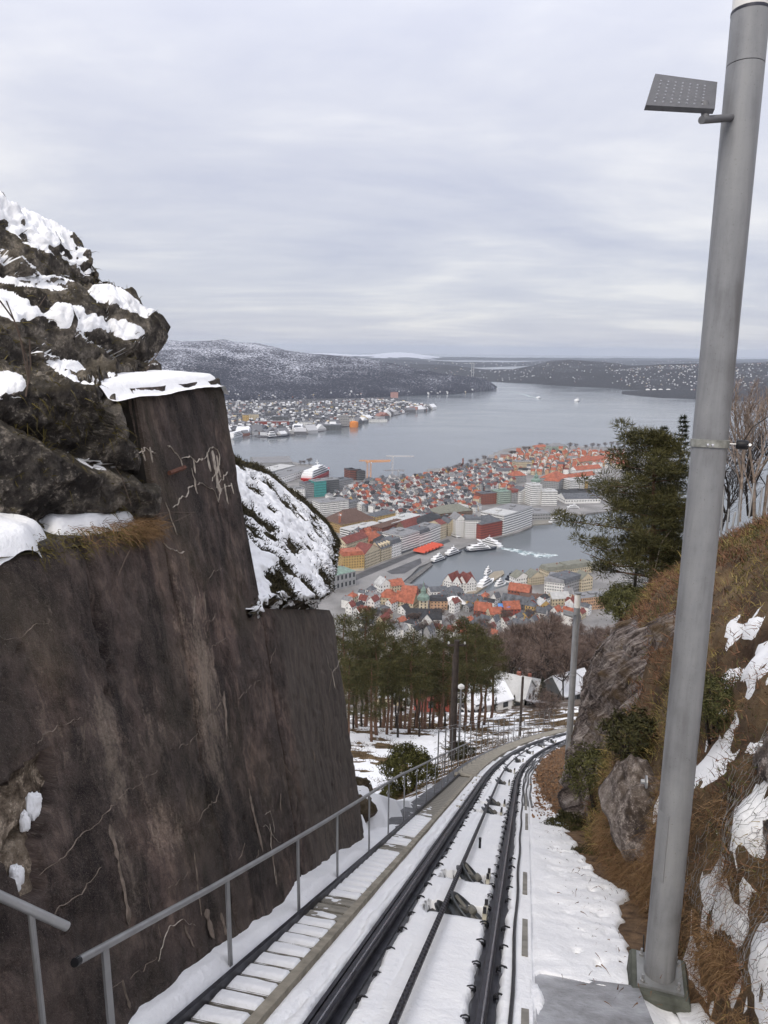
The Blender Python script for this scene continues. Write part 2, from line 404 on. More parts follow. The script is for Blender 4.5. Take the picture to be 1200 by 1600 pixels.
tag(rope, 'dark greased steel haulage rope running down the middle between the rails', 'cable')
prof = [(0.06, -0.05), (0.265, -0.055), (0.275, -0.045), (0.268, -0.032), (0.215, -0.012), (0.215, 0.012), (0.268, 0.032), (0.275, 0.045), (0.265, 0.055), (0.235, 0.05), (0.22, 0.02), (0.09, 0.02), (0.06, 0.05)]
mb = MB(); mb.lathe(prof, n=28)
wheel_me = mb.mesh('wheel', [mat('sheave_grey', (0.075, 0.08, 0.085), 0.45, 0.3, 14, metal=0.4)], True)
mb = MB()
for k in range(5):
    a = 2 * pi * k / 5; mb.box((0.14 * cos(a), 0.14 * sin(a), 0.035), 0.16, 0.04, 0.03, (cos(a), sin(a), 0), (-sin(a), cos(a), 0))
mb.lathe([(0.05, 0.02), (0.05, 0.1), (0.03, 0.11)], n=12); spoke_me = mb.mesh('spokes', [mat('spoke_grey', (0.16, 0.155, 0.14), 0.5, 0.2, 20)])
mb = MB(); mb.box((0, 0, 0.0), 0.045, 0.36, 0.07); mb.box((0.0, 0, -0.12), 0.035, 0.16, 0.18); bracket_me = mb.mesh('bracket', [CREAMPL])
mb = MB(); mb.box((0, 0, 0), 0.035, 0.035, 0.06); bolt_me = mb.mesh('bolt', [BLACKSTEEL])
ordn = ['first', 'second', 'third', 'fourth', 'fifth', 'sixth', 'seventh', 'eighth', 'ninth', 'tenth', 'eleventh', 'twelfth', 'thirteenth', 'fourteenth', 'fifteenth', 'sixteenth', 'seventeenth', 'eighteenth', 'nineteenth', 'twentieth']
for i, (s0, l0) in enumerate(SHEAVES):
    hp, t, n = frame(s0); r = empty('rope_sheave', TP(s0, l0, -0.3))
    tag(r, 'tilted grooved rope wheel in a dark pit, %s one down the track' % ordn[i], 'rope wheel', 'rope wheels between the rails')
    tl = radians(52 if i != 1 else 46); ax = hp * cos(tl) + n * sin(tl); yy = np.cross(ax, t)
    c = TP(s0, l0 - 0.03, -0.055)
    place('wheel', wheel_me, r, c, t, yy, ax); place('spokes', spoke_me, r, c + ax * 0.01, t, yy, ax)
    if i == 0: place('guard_disc', wheel_me, r, c - hp * 0.12 - ax * 0.05 - n * 0.03, t * 0.9, yy * 0.9, ax * 0.4)
    bc = TP(s0 + 0.0, l0 + 0.16, 0.03); br = place('bracket', bracket_me, r, bc, hp, t, n)
    mb = MB(); mb.box(TP(s0, 0.065, -0.125), 0.70, 0.47, 0.02, hp, t, n); wpart('pit_floor', mb, BLACKSTEEL, r)
    for ds in (-0.17, 0.17):
        place('bolt', bolt_me, r, TP(s0 + ds, l0 + 0.16, 0.10), hp, t, n)
mb = MB(); mb.box(TP(12.55, 0.09, 0.08), 0.035, 0.03, 0.16); mb.lathe([(0.022, 0), (0.022, 0.02)], TP(12.55, 0.09, 0.16), 8)
tag(mb.build('marker_peg', BLACKSTEEL), 'small black peg standing in the snow between rope and right rail', 'peg')
# broken concrete channel edge showing through the snow right of the track
r = empty('cable_channel', TP(6.0, 0.8, -0.1)); tag(r, 'grey concrete cable channel edge showing in gaps through the snow right of the rails', 'cable channel')
for s0, s1 in ((5.2, 6.25), (7.5, 8.75), (9.9, 11.2), (15.2, 17.6), (18.2, 22)):
    mb = MB(); S_ = np.linspace(s0, s1, 6); sweep(mb, rect(0.055, -0.1, 0.012), S_, 0.80 + 0.01 * sin(s0 * 3)); wpart('channel_block', mb, CONC, r)
for l in (0.74, 0.82, 0.92):
    mb = MB(); S_ = np.arange(19, 74, 1.0); mb.tube(TP(S_, l + 0.02 * np.sin(S_ + l * 9), -0.01), 0.03, 5); wpart('conduit', mb, mat('grey_conduit', (0.12, 0.12, 0.12), 0.6), r, True)

# ------------------------------------------------------------------ service stair and walkway beside the track
root = empty('service_stair', TP(4.0, -1.1, -0.1)); tag(root, 'narrow straight service stair with snow covered treads between wall and track', 'stairs')
S_ = np.arange(2.0, 25.01, 0.5)
mb = MB(); sweep(mb, rect(0.035, -0.10, 0.075), S_, -1.295); wpart('stringer', mb, DARKSTEEL, root)
mb = MB(); sweep(mb, rect(0.075, -0.16, 0.05), S_, -0.885); wpart('stringer', mb, BEAM, root)
def tread_mesh():
    mb = MB(); mb.box((0, 0, -0.018), 0.345, 0.185, 0.036); return mb.mesh('tread', [GRATE])
tread_me = tread_mesh()
def tread_snow(seed, cover):
    r_ = np.random.default_rng(seed); nx, ny = 15, 13
    x = np.linspace(-0.172, 0.172, nx); y = np.linspace(-0.094, 0.095, ny); X, Y = np.meshgrid(x, y, indexing='ij')
    p = np.stack([X * 6 + seed * 3.1, Y * 6, X * 0], -1)
    z = 0.030 + 0.007 * fbm(p, 3, seed) - 0.022 * sstep(0.05, 0.095, np.abs(Y)) - 0.016 * sstep(0.145, 0.172, np.abs(X))
    if cover < 1: z = z - (1 - cover) * (0.075 + 0.09 * fbm(p * 1.6, 3, seed + 5)) - (1 - cover) * 0.05 * sstep(-0.02, 0.15, X)
    edge = (np.abs(X) > 0.171) | (Y < -0.093) | (Y > 0.094); z = np.where(edge, -0.006, z)
    X2 = X + 0.004 * fbm(p * 2, 2, seed + 9); Y2 = Y + 0.004 * fbm(p * 1.5 + 5, 2, seed + 10)
    return grid_mesh('snow', np.stack([X2, Y2, z], -1), [SNOW])
full = [tread_snow(i, 1.0) for i in range(4)]; part = [tread_snow(20 + i, 0.55) for i in range(3)]; thin = [tread_snow(30 + i, 0.25) for i in range(3)]
k = 0; s = 4.0
hpz = HP0; fwd = TH_ * cos(radians(25)) - UPV * sin(radians(25)); tup = np.cross(HP0, fwd)
while s < 24.5:
    P = TP(s, -1.105, 0.005); tr = place('tread', tread_me, root, P, hpz, fwd, tup)
    pool = None
    if s < 7.6: pool = full
    elif s < 8.3: pool = part
    elif s < 14.8: pool = full if random.random() < 0.95 else part
    elif s < 15.8: pool = part
    elif s < 16.6: pool = thin
    if pool:
        o = obj('snow', pool[k % len(pool)], tr)
    s += 0.282; k += 1
root = empty('concrete_walkway', TP(25, -1.15, -0.2)); tag(root, 'pale concrete walkway following the outer side of the track curve', 'walkway')
S_ = np.arange(25.0, 76, 0.7)
mb = MB(); sweep(mb, rect(0.62, -0.3, 0.02), S_, -1.16); wpart('slab', mb, BEAM, root)
mb = MB(); sweep(mb, rect(0.09, -0.2, 0.07), S_, -0.845); wpart('kerb', mb, BEAM, root)
mb = MB(); mb.box(TP(24.9, -1.1, -0.02), 0.72, 0.16, 0.14, HP0, TH_, UPV); wpart('end_step', mb, BEAM, root)
for s in np.arange(17.2, 26, 1.15):
    mb = MB(); mb.box(TP(s, -0.73, -0.06), 0.24, 0.12, 0.10, HP0, TH_, UPV); b = wpart('cross_tie', mb, BEAM, root)

# ------------------------------------------------------------------ handrails
root = empty('handrail', TP(4.2, -1.33, 0)); tag(root, 'long galvanised tube handrail with posts beside the service stair', 'handrail')
def rail_h(s): return np.interp(s, [3.9, 6, 9, 13, 21, 36, 64], [0.80, 0.80, 0.86, 0.98, 1.0, 0.95, 0.95])
Sr = np.concatenate([np.linspace(3.98, 24, 14), np.arange(25, 62, 1.5)])
mb = MB(); mb.tube(TP(Sr, -1.345, rail_h(Sr)), 0.021, 10, caps=False); wpart('top_tube', mb, STEEL, root, True)
mb = MB(); p = TP(3.98, -1.345, 0.80); hp, t, n = frame(4.0); mb.lathe([(0.0215, -0.004), (0.0215, 0.03)], p, 12, hp, n, t); wpart('end_cap', mb, BLACK, root)
for s in np.concatenate([[4.24, 5.86, 7.58, 9.1, 10.9], np.arange(12.4, 61, 1.55)]):
    mb = MB(); a = TP(s, -1.345, -0.12); b = TP(s, -1.345, rail_h(s) - 0.015)
    mb.box((a + b) / 2, 0.05, 0.014, b[2] - a[2], TH_, HP0, UPV); wpart('post', mb, STEEL, root)
A = atd(105, 1448, 3.35); B = atd(-190, 1313, 2.85)
root = empty('handrail', atd(55, 1600, 3.2)); tag(root, 'short galvanised tube handrail before the dark wall, cut by the picture edge', 'handrail')
mb = MB(); mb.tube([A, B], 0.021, 10); wpart('top_tube', mb, STEEL, root, True)
for f in (0.22, 0.95):
    q = A + (B - A) * f; mb = MB(); mb.tube([q - UPV * 0.015, q - UPV * 0.85], 0.015, 8); wpart('post', mb, STEEL, root, True)

# ------------------------------------------------------------------ retaining wall
WB, WOFF = 0.14, -1.37
T0W = T0 - HP0 * 0.02          # the wall draws away from the stair a little
def W(s, h, out=0.0):
    s, h, out = np.broadcast_arrays(np.asarray(s, float), np.asarray(h, float), np.asarray(out, float))
    return P00 + HP0 * WOFF + s[..., None] * T0W + h[..., None] * (UPV - HP0 * WB) + out[..., None] * HP0
_wn = np.cross(T0W, UPV - HP0 * WB)
def wall_sh(x, y, out=0.0):
    A_ = P00 + HP0 * (WOFF + out); q = onpl(x, y, A_, _wn) - A_; s = (q @ TH_) / cos(G0); return s, q[2] + s * sin(G0)
def inpoly(x, y, poly):
    c = np.zeros(np.shape(x), bool); n = len(poly); j = n - 1
    for i in range(n):
        xi, yi = poly[i]; xj, yj = poly[j]
        with np.errstate(divide='ignore', invalid='ignore'):
            c ^= ((yi > y) != (yj > y)) & (x < (xj - xi) * (y - yi) / (yj - yi + 1e-12) + xi)
        j = i
    return c
STONE_PX = [(-60, 1235), (20, 1225), (60, 1185), (84, 1165), (90, 1215), (86, 1250), (72, 1290), (66, 1330), (64, 1395), (38, 1412), (26, 1370), (4, 1340), (-60, 1310)]
STONE = [wall_sh(*q) for q in STONE_PX]
def wall_material():
    m = bpy.data.materials.new('old_stained_concrete'); m.use_nodes = True; t = m.node_tree; b = t.nodes['Principled BSDF']
    b.inputs['Roughness'].default_value = 0.85; b.inputs['Specular IOR Level'].default_value = 0.3
    uv = N(t, 'ShaderNodeUVMap').outputs[0]; sp = N(t, 'ShaderNodeSeparateXYZ'); t.links.new(uv, sp.inputs[0]); su, hu = sp.outputs[0], sp.outputs[1]
    # height over the level of the sea makes streaks run straight down
    big = noise(t, uv, 0.55, 5, 0.6, 0.4); mid = noise(t, uv, 2.6, 6, 0.65, 0.3); fine = noise(t, uv, 55, 5, 0.7); mott = noise(t, mapping(t, uv, (9, 6, 1)), 1.0, 8, 0.72, 0.4); grain = noise(t, uv, 190, 3, 0.7)
    strk = noise(t, mapping(t, uv, (3.0, 0.55, 1)), 1.0, 8, 0.7, 0.8); strk2 = noise(t, mapping(t, uv, (8, 1.7, 1), (0, 0, 0.06), (4, 2, 0)), 1.0, 8, 0.72, 0.6)
    c = ramp(t, M(t, 'ADD', M(t, 'MULTIPLY', mid, 0.5), M(t, 'MULTIPLY', mott, 0.5)), [(0.40, (0.022, 0.015, 0.013)), (0.47, (0.055, 0.040, 0.034)), (0.53, (0.096, 0.071, 0.060)), (0.61, (0.180, 0.134, 0.110))])
    c = mixc(t, ramp(t, strk, [(0.50, (0,) * 3), (0.60, (0.6,) * 3)]), c, (0.085, 0.064, 0.057))
    c = mixc(t, ramp(t, strk, [(0.38, (0.85,) * 3), (0.47, (0,) * 3)]), c, (0.022, 0.016, 0.015))
    # moss and soot
    c = mixc(t, M(t, 'MULTIPLY', ramp(t, big, [(0.48, (0,) * 3), (0.66, (1,) * 3)]), ramp(t, fine, [(0.4, (0.2,) * 3), (0.6, (0.7,) * 3)])), c, (0.060, 0.052, 0.026))
    def spot(s0, h0, a, bb):
        d = M(t, 'ADD', M(t, 'POWER', M(t, 'ABSOLUTE', M(t, 'DIVIDE', M(t, 'SUBTRACT', su, s0), a)), 2.0), M(t, 'POWER', M(t, 'ABSOLUTE', M(t, 'DIVIDE', M(t, 'SUBTRACT', hu, h0), bb)), 2.0))
        return M(t, 'POWER', 2.718, M(t, 'MULTIPLY', d, -1.0))
    tot = None
    for (x, y, a, bb, kk) in ((325, 1090, .35, 1.0, 1.0), (175, 1180, .28, .55, .9), (255, 1290, .35, .35, .75), (290, 980, .3, .5, .55), (420, 1250, .35, .5, .45), (235, 1130, .5, .5, .5), (110, 1140, .5, .3, .5), (345, 1180, .2, .7, .8), (195, 1345, .10, .45, .8), (60, 980, .6, .25, .3)):
        s0, h0 = wall_sh(x, y); v = M(t, 'MULTIPLY', spot(s0, h0, a, bb), kk); tot = v if tot is None else M(t, 'MAXIMUM', tot, v)
    pn = noise(t, mapping(t, uv, (7, 3.2, 1)), 1.0, 9, 0.74, 0.4); sp2 = noise(t, uv, 34, 5, 0.75)
    pn = M(t, 'ADD', M(t, 'MULTIPLY', pn, 0.5), M(t, 'ADD', M(t, 'MULTIPLY', sp2, 0.25), M(t, 'MULTIPLY', strk2, 0.25)))
    pale = M(t, 'MULTIPLY', M(t, 'SUBTRACT', pn, M(t, 'SUBTRACT', 0.600, M(t, 'MULTIPLY', tot, 0.21))), 7.0, clamp=True)
    c = mixc(t, M(t, 'MULTIPLY', pale, 0.88), c, mixc(t, sp2, (0.19, 0.142, 0.11), (0.46, 0.375, 0.295)))
    vb = ramp(t, noise(t, mapping(t, uv, (0.8, 0.5, 1), (0, 0, 0.2), (2, 7, 0)), 1.0, 4, 0.55, 0.6), [(0.38, (0.42,) * 3), (0.5, (0.95,) * 3), (0.62, (1.55, 1.45, 1.40))]); c = mixc(t, 1.0, c, vb, 'MULTIPLY')
    # greyer concrete end bay; the sky light on its leaning face is put into colour
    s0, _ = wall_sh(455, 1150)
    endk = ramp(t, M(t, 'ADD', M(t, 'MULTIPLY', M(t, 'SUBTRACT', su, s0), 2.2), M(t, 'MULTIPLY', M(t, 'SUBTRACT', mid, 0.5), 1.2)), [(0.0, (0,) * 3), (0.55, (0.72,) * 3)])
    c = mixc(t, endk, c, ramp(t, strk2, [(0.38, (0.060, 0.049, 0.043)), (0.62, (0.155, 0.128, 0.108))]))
    # grey wash low on the wall, where frost clings
    spk = ramp(t, M(t, 'ADD', M(t, 'MULTIPLY', grain, 0.6), M(t, 'MULTIPLY', fine, 0.4)), [(0.53, (0,) * 3), (0.61, (0.65,) * 3)])
    c = mixc(t, spk, c, (0.21, 0.175, 0.145))
    c = mixc(t, ramp(t, grain, [(0.30, (0.55,) * 3), (0.42, (0,) * 3)]), c, (0.012, 0.010, 0.010))
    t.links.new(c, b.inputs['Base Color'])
    bn = N(t, 'ShaderNodeBump'); bn.inputs['Distance'].default_value = 0.03
    hh = M(t, 'ADD', M(t, 'MULTIPLY', fine, 0.55), M(t, 'ADD', M(t, 'MULTIPLY', mid, 0.8), M(t, 'MULTIPLY', strk2, 0.35)))
    t.links.new(hh, bn.inputs['Height']); t.links.new(bn.outputs[0], b.inputs['Normal'])
    return m
WALLM = wall_material()
SG = sin(G0)
def lip_rel(s): return np.interp(s, [3.5, 4.5, 6.4], [0.95, 0.84, 0.55])
def top_rel(s):              # top of the wall over the foot of s = 0
    s = np.asarray(s, float)
    return np.where(s < 6.4, lip_rel(s), np.where(s < 8.52, 1.55, np.interp(s, [8.5, 11.95], [-0.72, -1.85])))
wall = empty('retaining_wall', W(6.0, 0.0)); tag(wall, 'tall dark stained concrete retaining wall left of the stair, stepped along its top', 'wall')
def wall_bay(s0, s1, back=1.1):
    ns = int((s1 - s0) / 0.04) + 1; Sv = np.linspace(s0, s1, ns); vv = np.linspace(0, 1, 130)
    S2_, V2 = np.meshgrid(Sv, vv, indexing='ij')
    top = top_rel(np.clip(S2_, s0 + 1e-3, s1 - 1e-3)) + S2_ * SG + 0.03 * fbm(np.stack([S2_ * 2.1, S2_ * 0, S2_ * 0], -1), 4, 40)
    Hh = -0.35 + (top + 0.35) * V2
    p = np.stack([S2_, Hh, S2_ * 0], -1)
    d = 0.035 * fbm(p * 0.7, 3, 41) + 0.016 * fbm(p * 3.1, 4, 42) + 0.006 * fbm(p * 14, 2, 43)
    d = d - 0.018 * np.maximum(0, fbm(p * V((5, 9, 1)) + 3, 3, 47) - 0.12) * 2
    d = d - 0.05 * sstep(0.12, 0.0, top - Hh) * (0.6 + 0.6 * fbm(p * 5, 2, 44))
    d = d - 0.05 * np.exp(-((np.minimum(S2_ - s0, s1 - S2_)) / 0.03) ** 2) * (s0 > 5)
    ins = inpoly(S2_ + 0.03 * fbm(p * 6, 2, 45), Hh + 0.03 * fbm(p * 6 + 9, 2, 46), STONE); d = d - np.where(ins, 0.16, 0)
    # small weep holes
    for (x, y, r_) in ((10, 900, .035), (157, 960, .06), (165, 1020, .04), (172, 1085, .03), (175, 1050, .03), (33, 1017, .02), (102, 1465, .025), (78, 1300, .02), (530, 1252, .02), (385, 1280, .02), (160, 985, .05)):
        hs, hh_ = wall_sh(x, y); d = d - 0.07 * np.exp(-(((S2_ - hs) ** 2 + ((Hh - hh_) * 0.8) ** 2) / r_ ** 2))
    # shallow gutter under the ledge
    gs, gh = wall_sh(148, 900); d = d - 0.04 * np.exp(-((S2_ - gs - 0.05 * np.sin(Hh * 4)) / 0.05) ** 2) * sstep(gh - 0.45, gh - 0.2, Hh)
    P = W(S2_, Hh, d)
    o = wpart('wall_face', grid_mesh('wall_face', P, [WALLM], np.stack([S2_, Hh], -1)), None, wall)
    # coping and the returns at both ends
    mb = MB(); tp_ = P[:, -1]; bk = tp_ - HP0 * back - UPV * 0.02; n_ = len(tp_)
    mb.add(np.concatenate([tp_, bk]), [(i, n_ + i, n_ + i + 1, i + 1) for i in range(n_ - 1)])
    for e in (0, -1):
        q = P[e]; qb = q - HP0 * back; m_ = len(q)
        fs = [(i, i + 1, m_ + i + 1, m_ + i) for i in range(m_ - 1)]
        mb.add(np.concatenate([q, qb]), fs if e == 0 else [f[::-1] for f in fs])
    wpart('coping', mb, CONCDARK, wall)
CONCDARK = mat('dark_mossy_concrete', (0.05, 0.043, 0.036), 0.9, 0.4, 5, bump=0.01, bscale=25)
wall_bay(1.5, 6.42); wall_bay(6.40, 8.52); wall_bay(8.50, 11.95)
# calcite veins and drips
CALC = mat('pale_calcite', (0.46, 0.40, 0.33), 0.85, 0.35, 20, bump=0.002, bscale=80)
CALD = mat('thin_tan_calcite', (0.20, 0.158, 0.125), 0.88, 0.4, 14)
veins = [[(213, 706), (228, 701), (243, 703)], [(262, 697), (275, 705), (284, 722), (287, 730)], [(283, 716), (298, 712), (310, 722), (322, 714), (327, 702), (338, 698), (343, 712), (340, 735), (330, 752)],
         [(300, 730), (306, 748), (308, 760), (296, 766), (282, 780), (270, 790)], [(308, 757), (322, 757), (335, 766), (341, 785)], [(341, 782), (345, 768), (353, 758), (364, 756)], [(338, 762), (347, 750), (356, 737)],
         [(256, 852), (272, 860), (290, 862)], [(260, 785), (268, 812), (277, 833)], [(344, 950), (352, 965)], [(352, 995), (338, 1008), (325, 1014)], [(317, 975), (330, 972), (336, 960)], [(325, 905), (333, 893), (350, 888)], [(367, 930), (376, 948)],
         [(0, 997), (30, 993), (55, 978), (72, 972)], [(48, 1168), (75, 1148), (95, 1130), (130, 1118)], [(68, 1368), (100, 1335), (135, 1300), (165, 1275), (205, 1235), (242, 1205)], [(262, 1172), (300, 1158), (345, 1100)],
         [(82, 1430), (115, 1405), (140, 1380), (158, 1355)], [(204, 1526), (225, 1515), (243, 1497)], [(244, 1500), (254, 1470), (265, 1448), (286, 1437), (300, 1447)], [(246, 1445), (252, 1470)], [(262, 1398), (262, 1385), (292, 1365)],
         [(310, 1385), (325, 1388), (333, 1380)], [(345, 1235), (338, 1252), (315, 1270), (308, 1285)], [(170, 1545), (190, 1530)], [(395, 1345), (405, 1330)], [(372, 1345), (384, 1318)], [(418, 1272), (425, 1268), (430, 1285), (430, 1300)], [(410, 1290), (422, 1292), (432, 1310), (441, 1316)],
         [(424, 1290), (428, 1340), (430, 1378)], [(508, 1022), (512, 1040), (518, 1052), (528, 1038), (534, 1028)], [(526, 1002), (534, 1018)], [(517, 1050), (513, 1085)], [(430, 1012), (420, 1035)], [(405, 1060), (385, 1078), (372, 1090)], [(497, 1145), (505, 1142)], [(490, 1172), (495, 1190)], [(500, 1125), (510, 1142)],
         [(130, 1120), (134, 1150), (136, 1165)], [(225, 1380), (232, 1425)], [(418, 1150), (432, 1155)], [(440, 1185), (458, 1215)]]
mbv, mbd = MB(), MB()
def ribbon(mb, pts, w, lift, taper=True, jit=0.035, seed=0):
    pts = np.array(pts); L = np.concatenate([[0], np.cumsum(np.linalg.norm(np.diff(pts, axis=0), axis=1))]); n_ = max(4, int(L[-1] / 0.022))
    u = np.linspace(0, L[-1], n_); q = np.stack([np.interp(u, L, pts[:, i]) for i in (0, 1)], 1)
    pz = np.stack([u * 14, u * 0 + seed * 7.3, u * 0], -1); q = q + jit * np.stack([fbm(pz, 3, seed), fbm(pz + 40, 3, seed + 3)], 1)
    d = np.gradient(q, axis=0); d /= np.linalg.norm(d, axis=1, keepdims=True) + 1e-9; nn = np.stack([-d[:, 1], d[:, 0]], 1)
    ww = w * (0.45 + 0.75 * np.abs(fbm(pz * 0.8 + 3, 3, seed + 8)) * 1.6) * (np.clip(fbm(pz * 0.35 + 8, 3, seed + 12) * 4 + 0.75, 0.05, 1) if jit > 0.03 else 1)
    if taper: ww = ww * np.minimum(1, np.minimum(u, L[-1] - u) / (0.15 * L[-1] + 1e-6) + 0.15)
    a, b_2 = q + nn * ww[:, None], q - nn * ww[:, None]
    pw = np.stack([q[:, 0], q[:, 1], q[:, 0] * 0], -1); dd = 0.035 * fbm(pw * 0.7, 3, 41) + 0.016 * fbm(pw * 3.1, 4, 42) + 0.006 * fbm(pw * 14, 2, 43)
    A1 = W(a[:, 0], a[:, 1], dd + 0.001); C1 = W(q[:, 0], q[:, 1], dd + lift); B1 = W(b_2[:, 0], b_2[:, 1], dd + 0.001)
    n2 = len(q); mb.add(np.concatenate([A1, C1, B1]), [(i, i + 1, n2 + i + 1, n2 + i) for i in range(n2 - 1)] + [(n2 + i, n2 + i + 1, 2 * n2 + i + 1, 2 * n2 + i) for i in range(n2 - 1)])
for i, v in enumerate(veins):
    q = [wall_sh(*p) for p in v]; top = v[0][1] < 870
    ribbon(mbv if (top or i in (20, 23, 28, 29, 30, 31)) else mbd, q, 0.0065 if top else 0.0035, 0.010 if top else 0.006, seed=i)
for i, (x, y, l, w) in enumerate([(237, 702, .10, .016), (302, 716, .12, .018), (324, 708, .16, .026), (332, 704, .38, .055), (339, 714, .18, .03), (306, 752, .10, .016), (352, 758, .17, .022), (224, 704, .06, .012), (518, 1052, .22, .012), (363, 757, .08, .02)]):
    s0, h0 = wall_sh(x, y); ribbon(mbv, [(s0, h0 + .01), (s0 + .01, h0 - l)], w, 0.010, True, 0.02, 60 + i)
for i, (x, y, x2, y2, w) in enumerate([(172, 1290, 186, 1345, .035), (186, 1345, 204, 1450, .028), (392, 1232, 412, 1330, .03), (425, 1300, 432, 1385, .022), (320, 1420, 330, 1465, .05), (343, 1425, 352, 1462, .035), (300, 1330, 312, 1430, .012), (286, 1445, 300, 1480, .02), (190, 1530, 200, 1575, .02), (325, 1040, 330, 1110, .02), (352, 1080, 358, 1150, .03), (440, 1240, 442, 1268, .012), (491, 1175, 494, 1192, .016), (463, 1245, 464, 1266, .008), (318, 925, 322, 965, .02), (303, 930, 300, 975, .02)]):
    ribbon(mbd, [wall_sh(x, y), wall_sh(x2, y2)], w, 0.008, True, 0.012, 90 + i)
o = wpart('calcite_veins', mbv, CALC, wall); tag(o, kind='stuff'); o = wpart('calcite_stains', mbd, CALD, wall); tag(o, kind='stuff')
def rock_material(name, dark, mid_, light, moss, sc=1.0, mossk=0.55):
    m = bpy.data.materials.new(name); m.use_nodes = True; t = m.node_tree; b = t.nodes['Principled BSDF']
    b.inputs['Roughness'].default_value = 0.9; b.inputs['Specular IOR Level'].default_value = 0.25
    vec = N(t, 'ShaderNodeTexCoord').outputs['Object']; g = N(t, 'ShaderNodeNewGeometry'); sp = N(t, 'ShaderNodeSeparateXYZ'); t.links.new(g.outputs['Normal'], sp.inputs[0])
    n1 = noise(t, vec, 1.7 * sc, 7, 0.65, 0.5); n2 = noise(t, vec, 9 * sc, 6, 0.65); n3 = noise(t, vec, 45 * sc, 4, 0.65)
    c = ramp(t, M(t, 'ADD', M(t, 'MULTIPLY', n1, 0.5), M(t, 'MULTIPLY', n2, 0.5)), [(0.42, dark), (0.50, mid_), (0.59, light)])
    lich = ramp(t, M(t, 'ADD', M(t, 'MULTIPLY', n2, 0.5), M(t, 'MULTIPLY', n3, 0.5)), [(0.54, (0,) * 3), (0.61, (0.8,) * 3)])
    c = mixc(t, lich, c, tuple(min(1, x * 1.7) for x in light))
    mk = M(t, 'MULTIPLY', ramp(t, M(t, 'ADD', sp.outputs[2], M(t, 'MULTIPLY', n1, 0.8)), [(0.55, (0,) * 3), (1.0, (1,) * 3)]), mossk)
    c = mixc(t, mk, c, mixc(t, n2, moss, tuple(x * 0.45 for x in moss)))
    c = mixc(t, ramp(t, n3, [(0.3, (0.6,) * 3), (0.45, (0,) * 3)]), c, tuple(x * 0.4 for x in dark))
    t.links.new(c, b.inputs['Base Color'])
    bn = N(t, 'ShaderNodeBump'); bn.inputs['Distance'].default_value = 0.05 / sc
    t.links.new(M(t, 'ADD', M(t, 'MULTIPLY', n2, 0.8), M(t, 'MULTIPLY', n3, 0.35)), bn.inputs['Height']); t.links.new(bn.outputs[0], b.inputs['Normal'])
    return m
# the broken patch with bare stone
ss = np.array([q[0] for q in STONE]); hh = np.array([q[1] for q in STONE])
S2_, H2 = np.meshgrid(np.arange(ss.min() - .1, ss.max() + .1, .02), np.arange(hh.min() - .1, hh.max() + .1, .02), indexing='ij')
p = np.stack([S2_, H2, S2_ * 0], -1)
layer = np.abs(((H2 - 0.35 * S2_) * 3.6 + 0.6 * fbm(p * 2, 2, 51)) % 1.0 - 0.5)
d = -0.11 + 0.05 * fbm(p * 3, 4, 50) + 0.06 * layer - 0.09 * np.exp(-((layer) / 0.06) ** 2) * (fbm(p * 1.5, 2, 53) > 0.0) + 0.015 * fbm(p * 16, 2, 52)
stone_me = grid_mesh('stone_patch', W(S2_, H2, d), [rock_material('broken_tan_stone', (0.05, 0.036, 0.026), (0.19, 0.148, 0.108), (0.34, 0.28, 0.215), (0.16, 0.12, 0.07), 1.6, 0.2)])
wpart('stone_patch', stone_me, None, wall)
def lump(mb, c, r, seed, sq=(1, 1, 1), n=10):
    th = np.linspace(0, pi, n); ph = np.linspace(0, 2 * pi, n * 2, endpoint=False); A_, B_ = np.meshgrid(th, ph, indexing='ij')
    d_ = np.stack([np.sin(A_) * np.cos(B_), np.sin(A_) * np.sin(B_), np.cos(A_)], -1); rr = 1 + 0.45 * fbm(d_ * 1.9 + seed * 5.1, 3, seed)
    P = V(c) + d_ * rr[..., None] * r * V(sq); m_ = n * 2
    mb.add(P.reshape(-1, 3), [(i * m_ + k, (i + 1) * m_ + k, (i + 1) * m_ + (k + 1) % m_, i * m_ + (k + 1) % m_) for i in range(n - 1) for k in range(m_)])
mb = MB()
for i, (x, y, r_) in enumerate([(70, 1262, .05), (76, 1255, .035), (58, 1288, .035), (46, 1372, .045), (44, 1380, .04)]): lump(mb, W(*wall_sh(x, y), -0.07), r_ * 1.1, i + 70, (0.6, 0.8, 1.35), 20)
o = wpart('snow_lumps', mb, SNOW, wall, True); tag(o, kind='stuff')
# rusty bracket iron high on the wall
mb = MB(); mb.tube([W(*wall_sh(259, 739), 0.03), W(*wall_sh(283, 730), 0.03)], 0.018, 6); wpart('iron_stub', mb, RUST, wall, True)
# leaning board at the near foot of the wall
mb = MB(); q1, q2 = W(*wall_sh(412, 1235), 0.05), W(*wall_sh(398, 1300), 0.06)

